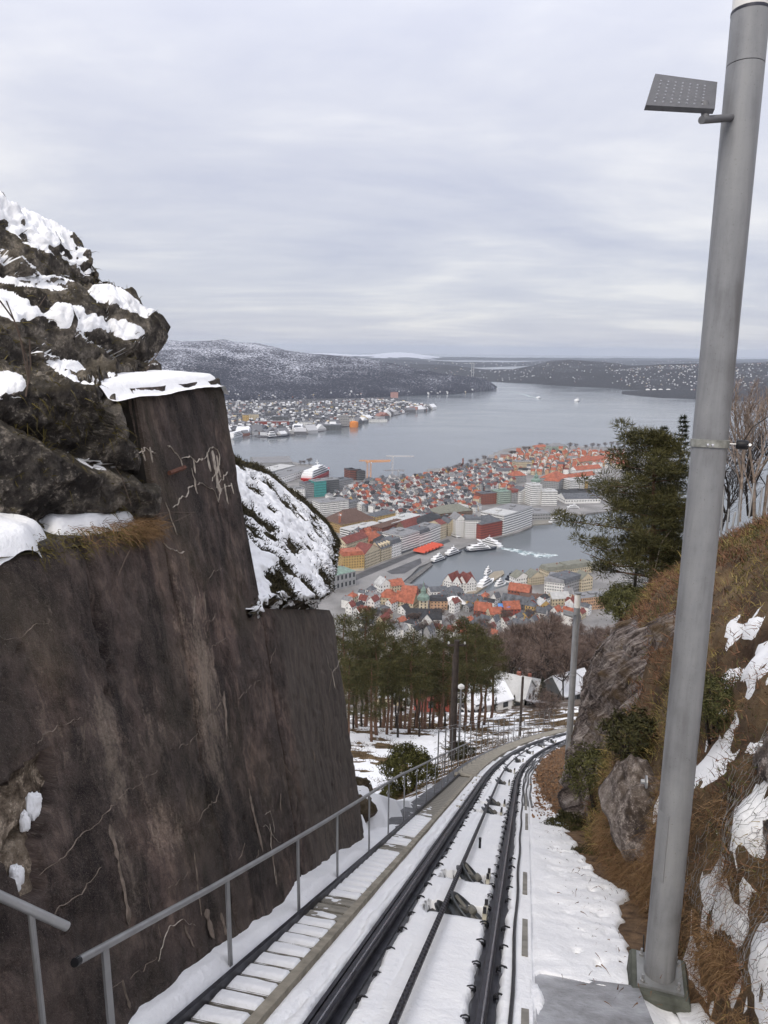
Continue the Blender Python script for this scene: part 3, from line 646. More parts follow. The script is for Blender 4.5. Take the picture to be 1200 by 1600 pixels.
# ------------------------------------------------------------------ rock crag above the wall
CRAG = rock_material('dark_crag_rock', (0.026, 0.022, 0.020), (0.075, 0.065, 0.056), (0.19, 0.165, 0.135), (0.085, 0.068, 0.03), 1.0, 0.3)
def patch_surface(rows, nu, nv, smooth=0):
    """rows: list of rows of 3D points -> dense grid by linear interpolation"""
    R_ = np.array([[V(p) for p in r] for r in rows]); a, b = R_.shape[:2]
    u = np.linspace(0, a - 1, nu); v = np.linspace(0, b - 1, nv)
    i0 = np.clip(np.floor(u).astype(int), 0, a - 2); fu = (u - i0); j0 = np.clip(np.floor(v).astype(int), 0, b - 2); fv = (v - j0)
    A_ = R_[i0] * (1 - fu)[:, None, None] + R_[i0 + 1] * fu[:, None, None]
    G_ = A_[:, j0] * (1 - fv)[None, :, None] + A_[:, j0 + 1] * fv[None, :, None]
    for _ in range(smooth):
        Gp = np.pad(G_, ((1, 1), (1, 1), (0, 0)), 'edge'); G2 = (Gp[:-2, 1:-1] + Gp[2:, 1:-1] + Gp[1:-1, :-2] + Gp[1:-1, 2:] + 2 * G_) / 6; G2[0], G2[-1], G2[:, 0], G2[:, -1] = G_[0], G_[-1], G_[:, 0], G_[:, -1]; G_ = G2
    return G_
def wpl(x, y, back):         # sight line onto a plane parallel to the wall, set back from it
    A_ = P00 + HP0 * (WOFF - back); return onpl(x, y, A_, _wn)
rk = []
#        y at left(-220), x right, y right, setback left, setback right
for yl, xr, yr, bl, br in [(835, 236, 815, .55, .12), (790, 236, 795, .62, .06), (700, 208, 705, .66, .0), (610, 150, 615, .72, .02), (585, 185, 590, .80, .45), (560, 238, 580, .92, .62), (510, 240, 520, .98, .70), (480, 238, 494, 1.1, .85), (455, 198, 466, 1.25, 1.2), (435, 168, 447, 1.3, 1.3), (400, 166, 430, 1.35, 1.3), (362, 150, 408, 1.5, 1.4), (325, 128, 392, 1.7, 1.55), (275, 70, 352, 2.1, 2.0), (230, 3, 320, 2.6, 2.5)]:
    row = [wpl(-220 + (xr + 220) * f, yl + (yr - yl) * f ** 1.3, bl + (br - bl) * f) for f in (0, .3, .6, .85, 1)]
    e = row[-1]; row += [e - HP0 * 0.45 + TH_ * 0.10, e - HP0 * 1.4 + TH_ * 0.1, e - HP0 * 4 - TH_ * 0.3]; rk.append(row)
rk.append([p - HP0 * 0.9 + UPV * 0.10 for p in rk[-1]]); rk.append([p - HP0 * 3 + UPV * 0.3 for p in rk[-1]])
G_ = patch_surface(rk, 330, 330, 2)
nrm = grid_normals(G_); 
if (nrm @ HP0).mean() < 0: nrm = -nrm
q = (G_ - P00); al = q @ T0; up_ = q[..., 2]; bk_ = q @ HP0
lay = (up_ + 0.42 * al - 0.2 * bk_) * 2.1 + 0.55 * fbm(G_ * 0.8, 3, 61)
saw = (lay % 1.0); saw = np.where(saw < 0.8, saw / 0.8, (1 - saw) / 0.2)
blk = vnoise(np.stack([np.floor(lay), np.floor(al * 1.3 + 3 * np.floor(lay) * 0.37), np.floor(lay) * 0], -1), 63)
edge_ = np.ones_like(al)
rdg = 1 - np.abs(fbm(G_ * 2.1, 4, 68, 0.6)) * 2.2
dsp = 0.20 * (saw - 0.6) + 0.13 * blk + 0.10 * fbm(G_ * 1.2, 4, 62) + 0.09 * rdg + 0.075 * fbm(G_ * 5, 4, 64, 0.6) + 0.03 * fbm(G_ * 20, 3, 65, 0.6)
fade = sstep(0, 6, np.arange(330))[:, None] * np.ones((1, 330))
G_ = G_ + nrm * (dsp * (0.25 + 0.75 * fade))[..., None]
crag = empty('rock_crag', G_[0, 150]); tag(crag, 'rugged dark rock crag with snowy ledges rising above the retaining wall', 'rock')
wpart('rock_body', grid_mesh('rock_body', G_, [CRAG]), None, crag)
nr2 = grid_normals(G_); nr2 = nr2 * np.sign((nr2 * nrm).sum(-1, keepdims=True))
def blur(a, k=3):
    for _ in range(k):
        p_ = np.pad(a, 1, 'edge'); a = (p_[:-2, 1:-1] + p_[2:, 1:-1] + p_[1:-1, :-2] + p_[1:-1, 2:] + 2 * a) / 6
    return a
nz = blur(nr2[..., 2], 5)
msk = -0.30 + 0.42 * (nz - 0.25) + 0.16 * fbm(G_ * 1.4 + 7, 4, 66) + 0.11 * fbm(G_ * 6, 4, 67, 0.6)
def px_of(P):
    q_ = P - CC; z = q_ @ CF; return 600 + FPX * (q_ @ CR) / z, 800 - FPX * (q_ @ CU) / z
gx, gy = px_of(G_)
for (cx, cy, rx, ry, a) in ((40, 345, 85, 26, .5), (30, 420, 60, 18, .5), (20, 478, 40, 16, .4), (118, 505, 34, 20, .5), (190, 512, 38, 12, .45), (175, 462, 28, 12, .5), (120, 565, 60, 22, .32), (15, 605, 22, 20, .4), (75, 672, 26, 10, .4), (150, 705, 34, 22, .5), (130, 420, 16, 8, .3), (215, 480, 24, 10, .3)):
    e_ = ((gx - cx) / (rx * 1.25)) ** 2 + ((gy - cy - (gx - cx) * (0.55 if cy < 400 else 0.28)) / (ry * 1.35)) ** 2; msk = msk + (a + 0.08) * np.exp(-e_ ** 2) * (0.25 + 0.75 * sstep(0.0, 0.45, nz))
msk = msk + 0.10 * fbm(G_ * 11, 3, 69, 0.6)
msk = msk + 0.10 * fbm(G_ * 3.5 + 2, 3, 77)
th_ = np.clip(msk - 0.075, -0.3, 0.13) * 0.07 + 0.004 * fbm(G_ * 18, 2, 78)
Gs = G_ + nr2 * (th_ * 0.35)[..., None] + UPV * (th_ * 0.75)[..., None]
kp = blur((msk > -0.06).astype(float), 1) > 0.02
o = wpart('snow_ledges', grid_mesh('snow_ledges', Gs, [SNOW], keep=kp[:-1, :-1]), None, crag); tag(o, kind='stuff')

# ledge shelf on the near bay, with snow
def zl(s): return W(s, top_rel(s) + s * SG)
sv = np.linspace(1.5, 6.42, 130); bvv = np.linspace(0.012, 1.5, 50); A_, B_ = np.meshgrid(sv, bvv, indexing='ij')
P = W(A_, lip_rel(A_) + A_ * SG) - HP0 * B_[..., None]; p = np.stack([A_, B_, A_ * 0], -1)
z0 = P[..., 2] + 0.05 * fbm(p * 2, 3, 71) + 0.22 * B_ - 0.02
mk_ = 0.09 + 0.07 * fbm(p * 1.6, 4, 72) + 0.05 * fbm(p * 6, 2, 73)
bd = 0.13 + 0.12 * fbm(np.stack([A_ * 1.9, A_ * 0, A_ * 0], -1), 3, 74) - 0.16 * np.exp(-((A_ - 4.6) / 0.5) ** 2)
mk_ = mk_ + 0.02 - 0.25 * sstep(bd + 0.08, bd - 0.08, B_) - 0.2 * np.exp(-((A_ - 5.18 - 0.25 * B_) / 0.09) ** 2) - 0.3 * sstep(6.25, 6.42, A_)
Pg = P.copy(); Pg[..., 2] = z0; o = obj('ledge_soil', grid_mesh('ledge_soil', Pg, [mat('ledge_moss', (0.05, 0.042, 0.02), 0.95, 0.5, 9, bump=0.02, bscale=30)])); o.parent = wall; o.matrix_parent_inverse = Matrix.Translation(-Vector(wall.location))
Ps = P.copy(); Ps[..., 2] = z0 + np.clip(mk_, -0.1, 0.11)
o = wpart('ledge_snow', grid_mesh('ledge_snow', Ps, [SNOW], keep=(blur((mk_ > -0.03).astype(float), 1) > 0.05)[:-1, :-1]), None, wall); tag(o, kind='stuff')
# snow along the top of the tall bay
sv = np.linspace(6.0, 8.53, 90); bvv = np.linspace(-0.05, 1.3, 40); A_, B_ = np.meshgrid(sv, bvv, indexing='ij'); p = np.stack([A_, B_, A_ * 0], -1)
P = W(A_, 1.55 + A_ * SG) - HP0 * B_[..., None]
thk = 0.042 + 0.022 * fbm(p * 2.2, 4, 75) - 0.10 * sstep(0.10 + 0.05 * fbm(p * 3, 2, 76), 0.0, B_) - 0.09 * sstep(8.36, 8.53, A_); P[..., 2] += thk + 0.05 * B_
o = wpart('top_snow', grid_mesh('top_snow', P, [SNOW]), None, wall); tag(o, kind='stuff')

# ------------------------------------------------------------------ blades, leaves
def blades(name, base, dirs, L, w, droop, mats, parent_root=None, seg=2):
    base, dirs = np.asarray(base, float), np.asarray(dirs, float); n = len(base)
    L = np.broadcast_to(L, (n,)); w = np.broadcast_to(w, (n,)); droop = np.broadcast_to(droop, (n,))
    rv = rng.normal(size=(n, 3)); side = np.cross(dirs, rv); side /= np.linalg.norm(side, axis=1, keepdims=True) + 1e-9
    vs = []
    for k in range(seg + 1):
        f = k / seg; c = base + dirs * (L * f)[:, None]; c[:, 2] -= droop * L * f * f
        ww = (w * (1 - 0.92 * f) * 0.5)[:, None]; vs += [c - side * ww, c + side * ww]
    v = np.stack(vs, 1).reshape(-1, 3); k2 = 2 * (seg + 1); b0 = (np.arange(n) * k2)[:, None]
    fs = np.concatenate([b0 + np.array([[2 * k, 2 * k + 1, 2 * k + 3, 2 * k + 2]]) for k in range(seg)], 0)
    return make_mesh(name, v, fs, False, mats)
def leaves(name, c, nrm_, size, aspect, mats):
    c = np.asarray(c, float); n = len(c); size = np.broadcast_to(size, (n,))
    r1 = rng.normal(size=(n, 3)); a = np.cross(nrm_, r1); a /= np.linalg.norm(a, axis=1, keepdims=True) + 1e-9; b = np.cross(nrm_, a); b /= np.linalg.norm(b, axis=1, keepdims=True) + 1e-9
    A_ = a * (size * 0.5)[:, None]; B_ = b * (size * 0.5 * aspect)[:, None]; f = nrm_ * (size * 0.12)[:, None]
    v = np.stack([c - A_, c - B_ + f, c + A_, c + B_ + f], 1).reshape(-1, 3); fs = np.arange(4 * n).reshape(n, 4)
    return make_mesh(name, v, fs, False, mats)
def rdirs(n, up=1.0, spread=1.0):
    d = rng.normal(size=(n, 3)) * spread; d[:, 2] = np.abs(d[:, 2]) * 0.6 + up; return d / np.linalg.norm(d, axis=1, keepdims=True)
DRYGRASS = foliage_mat('dry_tan_grass', (0.09, 0.048, 0.022), (0.29, 0.18, 0.09))
MOSSGRASS = foliage_mat('olive_moss_grass', (0.045, 0.035, 0.010), (0.13, 0.105, 0.03))
HEATHER = foliage_mat('dark_heather', (0.014, 0.012, 0.007), (0.055, 0.046, 0.02))
# grass fringe hanging over the ledge
n = 1900; sv = np.concatenate([rng.normal(6.08, 0.17, 1300), rng.uniform(5.2, 6.4, 600)]); sv = np.clip(sv, 4.9, 6.42)
bb = W(sv, lip_rel(sv) + sv * SG) - HP0 * rng.uniform(-0.06, 0.16, n)[:, None] + UPV * rng.uniform(-0.05, 0.08, n)[:, None]
d = HP0 * rng.uniform(0.3, 1.0, n)[:, None] + UPV * rng.uniform(-0.5, 0.6, n)[:, None] + TH_ * rng.uniform(-0.8, 0.8, n)[:, None]; d /= np.linalg.norm(d, axis=1, keepdims=True)
o = wpart('dry_grass', blades('dry_grass', bb, d, rng.uniform(0.04, 0.12, n), 0.004, rng.uniform(0.2, 0.7, n), [DRYGRASS]), None, wall); tag(o, kind='stuff')
n = 1500; sv = rng.uniform(4.7, 6.1, n); bb = W(sv, lip_rel(sv) + sv * SG) - HP0 * rng.uniform(-0.06, 0.22, n)[:, None] + UPV * rng.uniform(-0.10, 0.05, n)[:, None]
d = HP0 * rng.uniform(0.2, 1.0, n)[:, None] + UPV * rng.uniform(-0.6, 0.6, n)[:, None] + TH_ * rng.uniform(-0.8, 0.8, n)[:, None]; d /= np.linalg.norm(d, axis=1, keepdims=True)
o = wpart('moss_grass', blades('moss_grass', bb, d, rng.uniform(0.02, 0.055, n), 0.006, 0.5, [MOSSGRASS]), None, wall); tag(o, kind='stuff')
# stalks, twigs and moss on the crag
pick = rng.choice(330 * 330, 9000, replace=False); pp = G_.reshape(-1, 3)[pick]; nn = nr2.reshape(-1, 3)[pick]; gxx, gyy = px_of(pp)
mm = (fbm(pp * 1.3 + 3, 3, 80) + 0.5 * (nn[:, 2] > 0.2) + 0.45 * np.exp(-((gxx - 185) / 55) ** 2 - ((gyy - 600) / 45) ** 2) > 0.22) & (msk.reshape(-1)[pick] < 0.05); pp, nn = pp[mm], nn[mm]; n = len(pp)
d = nn + rng.normal(size=(n, 3)) * 0.6; d /= np.linalg.norm(d, axis=1, keepdims=True)
o = wpart('crag_moss', blades('crag_moss', pp, d, rng.uniform(0.03, 0.11, n), 0.007, 0.5, [MOSSGRASS]), None, crag); tag(o, kind='stuff')
mb = MB()
for (pts, r_) in ([[(45, 600), (30, 520), (10, 470)], .004], [[(40, 620), (48, 570), (46, 530)], .005], [[(60, 480), (72, 462)], .003], [[(0, 470), (22, 500), (42, 560), (46, 600)], .006], [[(240, 805), (265, 800), (305, 802)], .003], [[(205, 790), (190, 745), (180, 730)], .003], [[(185, 900), (195, 875), (203, 860)], .003], [[(228, 580), (240, 562), (248, 550)], .004], [[(250, 822), (280, 812), (303, 800)], .003]):
    mb.tube([wpl(x, y, -0.16 if x > 100 else 0.25) for x, y in pts], r_, 4)
o = wpart('twigs', mb, mat('grey_twig', (0.09, 0.065, 0.05), 0.9), crag); tag(o, kind='stuff')

# ------------------------------------------------------------------ snowy knoll beyond the tall bay
mr = []
fr = [(388, 956, -.02), (415, 938, -.03), (440, 928, -.10), (475, 938, -.16), (503, 936, -.10), (515, 925, .05)]          # front lip over the wall
bkp = [(352, 716, 1.6), (372, 718, 1.9), (420, 735, 2.3), (480, 785, 2.6), (512, 815, 2.7), (531, 850, 2.6)]
for f in (0, .12, .3, .5, .7, .88, 1.0):
    row = []
    for (a, b) in zip(fr, bkp):
        A1 = wpl(a[0], a[1], a[2]); B1 = wpl(b[0], b[1], b[2]); q = A1 + (B1 - A1) * f; bul = sin(pi * f) * 0.22
        row.append(q + UPV * bul * 0.5)
    e = row[-1]; row.append(e + TH_ * 0.22 - HP0 * 0.35 - UPV * (0.12 + 0.1 * f)); row.append(e + TH_ * 0.3 - HP0 * 1.8 - UPV * 1.3)
    mr.append(row)
under = [p + TH_ * 0.02 - UPV * 0.25 - HP0 * 0.22 for p in mr[0]]; mr.insert(0, under)
mr.append([p - HP0 * 0.8 - UPV * 0.25 + TH_ * 0.2 for p in mr[-1]]); mr.append([p - HP0 * 3 - UPV * 1.6 for p in mr[-1]])
K_ = patch_surface(mr, 300, 260, 8); kn = grid_normals(K_); kn = kn * np.sign(kn[..., 2:3] + 1e-6)
K_ = K_ + kn * (0.10 * fbm(K_ * 0.9, 3, 101) + 0.05 * fbm(K_ * 3.5, 4, 102) + 0.02 * fbm(K_ * 13, 2, 103))[..., None]
kn = grid_normals(K_); kn = kn * np.sign(kn[..., 2:3] + 1e-6)
knoll = empty('snowy_knoll', K_[40, 60]); tag(knoll, 'rounded rocky knoll patched with snow and dark heather above the low wall', 'hillock')
wpart('rock_body', grid_mesh('rock_body', K_, [rock_material('mossy_knoll_rock', (0.02, 0.016, 0.012), (0.045, 0.035, 0.024), (0.09, 0.072, 0.045), (0.06, 0.05, 0.018))]), None, knoll)
kx, ky = px_of(K_)
ed = np.minimum((531 - kx) / 14.0, 3)
sl = np.interp(kx, [365, 420, 480, 512, 531], [718, 735, 785, 815, 850]); rim = (ky - sl) / 20.0
stv = K_ * 2.1
mk_ = 0.21 - 0.62 * np.maximum(0, fbm(stv * 1.25, 4, 104, 0.6) + 0.05) * 1.6 - 0.33 * sstep(0.75, 0.0, rim) - 0.2 * sstep(1.2, 0.2, ed) - 0.14 * np.exp(-((kx - 412) / 16) ** 2 - ((ky - 835) / 45) ** 2) - 0.4 * sstep(0.40, 0.2, kn[..., 2])
mk_ = mk_ - 0.2 * np.exp(-((kx - 425) / 28) ** 2 - ((ky - 925) / 14) ** 2) + 0.3 * np.exp(-((kx - 405) / 22) ** 2 - ((ky - 935) / 18) ** 2)
Ks = K_ + UPV * (np.clip(mk_, -0.25, 0.2) * 0.07)[..., None] + kn * (np.clip(mk_, -0.25, 0.2) * 0.16)[..., None]
o = wpart('knoll_snow', grid_mesh('knoll_snow', Ks, [SNOW], keep=(blur((mk_ > -0.08).astype(float), 1) > 0.05)[:-1, :-1]), None, knoll); tag(o, kind='stuff')
cand = np.argwhere(mk_ < 0.0); cand = cand[rng.choice(len(cand), min(5200, len(cand)), replace=False)]; pp = K_[cand[:, 0], cand[:, 1]]; nn = kn[cand[:, 0], cand[:, 1]]
pp = np.repeat(pp, 6, 0) + rng.normal(size=(len(pp) * 6, 3)) * 0.025; nn = np.repeat(nn, 6, 0); n = len(pp); d = nn * 0.7 + UPV * 0.5 + rng.normal(size=(n, 3)) * 0.6; d /= np.linalg.norm(d, axis=1, keepdims=True)
o = wpart('heather', blades('heather', pp, d, rng.uniform(0.02, 0.07, n), 0.016, 0.2, [HEATHER]), None, knoll); tag(o, kind='stuff')
rim_c = np.argwhere((rim < 0.9) & (rim > -0.6) & (kx > 360) & (kx < 540)); rim_c = rim_c[rng.choice(len(rim_c), min(1800, len(rim_c)), replace=False)]; pp = K_[rim_c[:, 0], rim_c[:, 1]]; n = len(pp)
o = wpart('rim_moss', blades('rim_moss', pp, rdirs(n, 0.8, 0.8), rng.uniform(0.015, 0.06, n), 0.010, 0.3, [MOSSGRASS]), None, knoll); tag(o, kind='stuff')
# ------------------------------------------------------------------ right-hand bank of the cutting
def latf(s): return np.interp(s, [2, 8.4, 10.8, 14, 18.5, 24, 27, 29, 32, 36, 40], [2.28, 2.26, 2.15, 1.98, 1.95, 2.3, 2.8, 3.15, 4.3, 7, 9.5])
def steep(s): return np.interp(s, [2, 6, 8, 11, 15, 20, 28, 33, 38], [1.9, 2.2, 2.7, 3.4, 4.2, 5.0, 6.0, 4.5, 2.0])
def bank_pt(s, r):
    s, r = np.broadcast_arrays(np.asarray(s, float), np.asarray(r, float))
    h = steep(s) * (1 - np.exp(-np.maximum(r, -0.02) / 0.5)) + 0.72 * np.maximum(r, 0)
    h = h + np.where(r < 0, 0.35 * r, 0)
    P = TP(s, latf(s) + r, h); q = P * 1.0
    k = sstep(-0.1, 0.3, r)
    P = P + HP0 * (-0.28 * fbm(q * 0.75, 4, 201) - 0.10 * fbm(q * 2.6, 3, 202))[..., None] * k[..., None] + UPV * (0.22 * fbm(q * 0.6 + 5, 3, 203) + 0.06 * fbm(q * 3, 3, 204))[..., None] * k[..., None]
    return P
Sb = np.concatenate([np.arange(2, 14, 0.09), np.arange(14, 37.5, 0.16)]); ub = np.linspace(0, 1, 150); rb = -0.25 + 0.25 * ub + 9.5 * ub ** 2.4
SB, RB = np.meshgrid(Sb, rb, indexing='ij'); BP = bank_pt(SB, RB); bnrm = grid_normals(BP); bnrm *= np.sign((bnrm @ (UPV - HP0)))[..., None]
SOIL = mat('brown_peaty_soil', (0.05, 0.030, 0.018), 0.95, 0.0, 2.2, color2=(0.17, 0.115, 0.06), bump=0.04, bscale=14)
bank = empty('heather_bank', TP(16, 2.0, 0)); tag(bank, 'steep brown heather and bracken bank rising right of the track', 'bank')
wpart('bank_soil', grid_mesh('bank_soil', BP, [SOIL]), None, bank)
# foliated rock slab facing the line
SLAB = rock_material('foliated_grey_rock', (0.045, 0.035, 0.032), (0.145, 0.118, 0.105), (0.30, 0.26, 0.235), (0.085, 0.055, 0.022), 1.0, 0.35)
def foliated_mat():
    m = bpy.data.materials.new('foliated_slab_rock'); m.use_nodes = True; t = m.node_tree; b = t.nodes['Principled BSDF']; b.inputs['Roughness'].default_value = 0.9; b.inputs['Specular IOR Level'].default_value = 0.25
    uv = N(t, 'ShaderNodeUVMap').outputs[0]; s1 = noise(t, mapping(t, uv, (5.5, 0.55, 1)), 1.0, 8, 0.68, 0.5); s2 = noise(t, mapping(t, uv, (22, 2.4, 1)), 1.0, 6, 0.7, 0.3); bl = noise(t, uv, 1.1, 5, 0.65); sp_ = noise(t, uv, 16, 6, 0.72)
    k = M(t, 'ADD', M(t, 'MULTIPLY', s1, 0.45), M(t, 'ADD', M(t, 'MULTIPLY', s2, 0.3), M(t, 'MULTIPLY', sp_, 0.25)))
    c = ramp(t, k, [(0.42, (0.020, 0.015, 0.014)), (0.475, (0.085, 0.066, 0.060)), (0.53, (0.22, 0.185, 0.168)), (0.60, (0.42, 0.375, 0.345))])
    c = mixc(t, ramp(t, bl, [(0.52, (0,) * 3), (0.66, (0.8,) * 3)]), c, mixc(t, sp_, (0.05, 0.028, 0.014), (0.15, 0.10, 0.045)))
    t.links.new(c, b.inputs['Base Color']); bn = N(t, 'ShaderNodeBump'); bn.inputs['Distance'].default_value = 0.10; t.links.new(k, bn.inputs['Height']); t.links.new(bn.outputs[0], b.inputs['Normal']); return m
Sk = np.arange(12.6, 31.5, 0.055); uk = np.linspace(0, 1, 190); rk_ = -0.15 + 1.75 * uk ** 1.6
SK, RK = np.meshgrid(Sk, rk_, indexing='ij'); KP = bank_pt(SK, RK)
e = KP - P00; zz = e[..., 2]; aa = e @ TH_
fol = (zz * 0.55 + aa * 1.0) * 1.9 + 0.6 * fbm(KP * 0.6, 3, 211); sw = fol % 1.0; sw = np.where(sw < 0.7, sw / 0.7, (1 - sw) / 0.3)
fol2 = (zz * 0.62 + aa) * 7.5 + 0.8 * fbm(KP * 1.4, 2, 213); sw2 = np.abs(fol2 % 1.0 - 0.5)
off = 0.32 * (sw - 0.35) + 0.09 * sw2 + 0.16 * fbm(KP * 1.1, 4, 212) + 0.035 * fbm(KP * 8, 3, 214)
kh = KP[..., 2] - TP(SK, 0 * SK, 0 * SK)[..., 2]
msk = 0.55 + 0.9 * fbm(KP * 0.45 + 3, 3, 215) - 1.2 * sstep(4.2, 5.6, kh) - 1.3 * sstep(17.6, 13.4, SK + 0.25 * kh) - 0.8 * sstep(30.2, 31.3, SK)
off = np.clip(off, -0.3, 0.6) * sstep(0, 0.3, msk) + np.clip(msk, -0.5, 0.35) * 0.55
ROCKP = KP - HP0 * off[..., None] * 1.0 + UPV * 0.0
o = tag(empty('rock_slab', TP(22, 1.9, 0)), 'steep foliated grey rock face beside the far lamp post at the bend', 'rock')
wpart('rock_body', grid_mesh('rock_body', ROCKP, [foliated_mat()], np.stack([zz * 0.62 + aa, zz - 0.62 * aa], -1)), None, o)
rk_mask = msk
# shoulder of ground between track and bank
Sg2 = np.concatenate([np.arange(2, 14, 0.06), np.arange(14, 26, 0.1), np.arange(26, 74, 0.4)]); Lw = np.linspace(0, 1, 60)
S3, U3 = np.meshgrid(Sg2, Lw, indexing='ij'); L3 = 0.84 + (latf(np.minimum(S3, 33)) + 0.25 - 0.84 + np.maximum(S3 - 33, 0) * 0.06) * U3
p3 = np.stack([S3, L3, S3 * 0], -1)
h3 = -0.06 + 0.05 * fbm(p3 * 0.9, 3, 221) + 0.10 * U3 ** 2 + 0.03 * fbm(p3 * 4, 3, 222)
LEAFSOIL = mat('dead_leaf_litter', (0.075, 0.045, 0.026), 0.95, 0.0, 7, color2=(0.22, 0.14, 0.08), bump=0.03, bscale=30)
h3 = h3 - 0.20 * np.exp(-((S3 - 6.75) / 0.65) ** 2 - ((L3 - 1.95) / 0.3) ** 2)
o = obj('verge_ground', grid_mesh('verge_ground', TP(S3, L3, h3), [LEAFSOIL])); tag(o, kind='structure')
lim = np.interp(S3, [2, 6.8, 7.6, 8.5, 10.8, 12, 14.5, 18.5, 22, 27, 34], [2.4, 2.3, 1.75, 1.8, 2.0, 1.78, 1.66, 1.46, 1.20, 1.05, 0.95]) + 0.16 * fbm(p3 * 1.5, 3, 223) + 0.08 * fbm(p3 * 6, 2, 224)
T3 = 0.05 + 0.02 * fbm(p3 * 1.3, 3, 225) + 0.011 * fbm(p3 * 5, 4, 226) - 0.16 * sstep(lim - 0.03, lim + 0.12, L3) - 0.09 * np.maximum(0, fbm(p3 * 5.5, 3, 227) - 0.22) * 2.0 * sstep(1.0, 1.4, L3) - sstep(22, 40, S3) * (0.04 + 0.12 * fbm(p3 * 1.5, 3, 228))
T3 = T3 - 0.035 * np.exp(-((L3 - 0.86) / 0.02) ** 2)
# icy slab by the post
ice = (sstep(0.90, 0.96, L3 - 0.03 * np.sin(S3 * 7)) * sstep(1.66, 1.55, L3) * sstep(7.16, 7.08, S3 + 0.10 * (L3 - 0.9)) * sstep(4.9, 5.2, S3))
T3 = T3 * (1 - ice) - 0.05 * ice + 0.05 * ice * np.maximum(0, fbm(p3 * np.array([2.4, 1.2, 1]) + 4, 4, 229)) * 1.6 * sstep(7.0, 6.2, S3)
hs3 = h3 + T3
o = obj('verge_snow', grid_mesh('verge_snow', TP(S3, L3, hs3), [SNOW])); tag(o, 'trampled white snow on the verge right of the rails', 'snow', kind='stuff')
icem = mat('icy_grey_concrete', (0.20, 0.20, 0.205), 0.22, 0.0, 3.0, color2=(0.47, 0.48, 0.50), spec=0.5, bump=0.006, bscale=18)
S4, L4 = np.meshgrid(np.linspace(4.4, 7.2, 40), np.linspace(0.88, 1.72, 20), indexing='ij')
o = obj('icy_slab', grid_mesh('icy_slab', TP(S4, L4, -0.012 + 0.05 * (L4 - 0.9) ** 2 + 0.004 * fbm(np.stack([S4 * 4, L4 * 4, S4 * 0], -1), 2, 230)), [icem])); tag(o, 'grey concrete slab glazed with ice beside the near lamp post', 'concrete slab')
# leaf bits and twigs scattered on the verge snow
n = 260; s_ = rng.uniform(6.5, 20, n); l_ = np.clip(rng.normal(1.62, 0.25, n), 0.9, 2.2); b = TP(s_, l_, -0.0) ; b[:, 2] = TP(s_, l_, np.interp(l_, [0.84, 2.2], [0.0, 0.16]))[:, 2] + 0.012
d = rng.normal(size=(n, 3)); d[:, 2] = np.abs(d[:, 2]) * 0.5; d /= np.linalg.norm(d, axis=1, keepdims=True)
o = obj('twig_litter', blades('twig_litter', b, d, rng.uniform(0.02, 0.10, n), rng.uniform(0.004, 0.014, n), 0.6, [foliage_mat('dead_twigs', (0.04, 0.02, 0.012), (0.16, 0.085, 0.045))])); tag(o, 'dead twigs and leaves scattered over the verge snow', 'litter', kind='stuff')
# snow patches low on the bank
mkb = 0.11 + 0.45 * fbm(BP * 1.6 + 2, 4, 231, 0.6) + 0.30 * fbm(BP * 5, 4, 232, 0.6) + 0.5 * (bnrm[..., 2] - 0.45) - 0.55 * sstep(10.5, 14, SB) - 0.5 * sstep(1.0, 2.6, RB) - 0.12
bx_, by_ = px_of(BP); mkb = mkb + 0.16 * np.exp(-((bx_ - 1140) / 45) ** 2 - ((by_ - 1390) / 110) ** 2) + 0.25 * np.exp(-((bx_ - 1080) / 60) ** 2 - ((by_ - 1570) / 40) ** 2)
Bs = BP + UPV * (np.clip(mkb, -0.3, 0.25) * 0.16)[..., None] + bnrm * ((np.clip(mkb, -0.3, 0.2) + 0.10 * fbm(BP * 9, 3, 239, 0.6)) * 0.12)[..., None]
o = wpart('bank_snow', grid_mesh('bank_snow', Bs, [SNOW], keep=(blur((mkb > -0.16).astype(float), 2) > 0.02)[:-1, :-1]), None, bank); tag(o, kind='stuff')
# vegetation on the bank
RUSTH = foliage_mat('rust_heather', (0.055, 0.028, 0.018), (0.25, 0.135, 0.078)); OLIVE = foliage_mat('olive_moss', (0.065, 0.052, 0.018), (0.33, 0.255, 0.095)); JUNI = foliage_mat('juniper_green', (0.024, 0.030, 0.011), (0.13, 0.125, 0.045))
flat = BP.reshape(-1, 3); nfl = bnrm.reshape(-1, 3)
wgt = np.ones(len(flat)); area = np.linalg.norm(np.cross(np.gradient(BP, axis=0), np.gradient(BP, axis=1)), axis=-1).ravel()
hb = (BP[..., 2] - TP(SB, 0 * SB, 0 * SB)[..., 2]).ravel(); sb = SB.ravel()
dist = np.linalg.norm(flat - CC, axis=1)
rockzone = (sb > 15.5) & (sb < 31) & (hb < 4.3 + 0.9 * fbm(flat * 0.8, 2, 240)) & (hb > -0.1)
pr = area * np.where(rockzone, 0.05, 1) * np.clip(14 / dist, 0.25, 1.6) * (mkb.ravel() < 0.02); pr[RB.ravel() < 0] = 0; pr /= pr.sum()
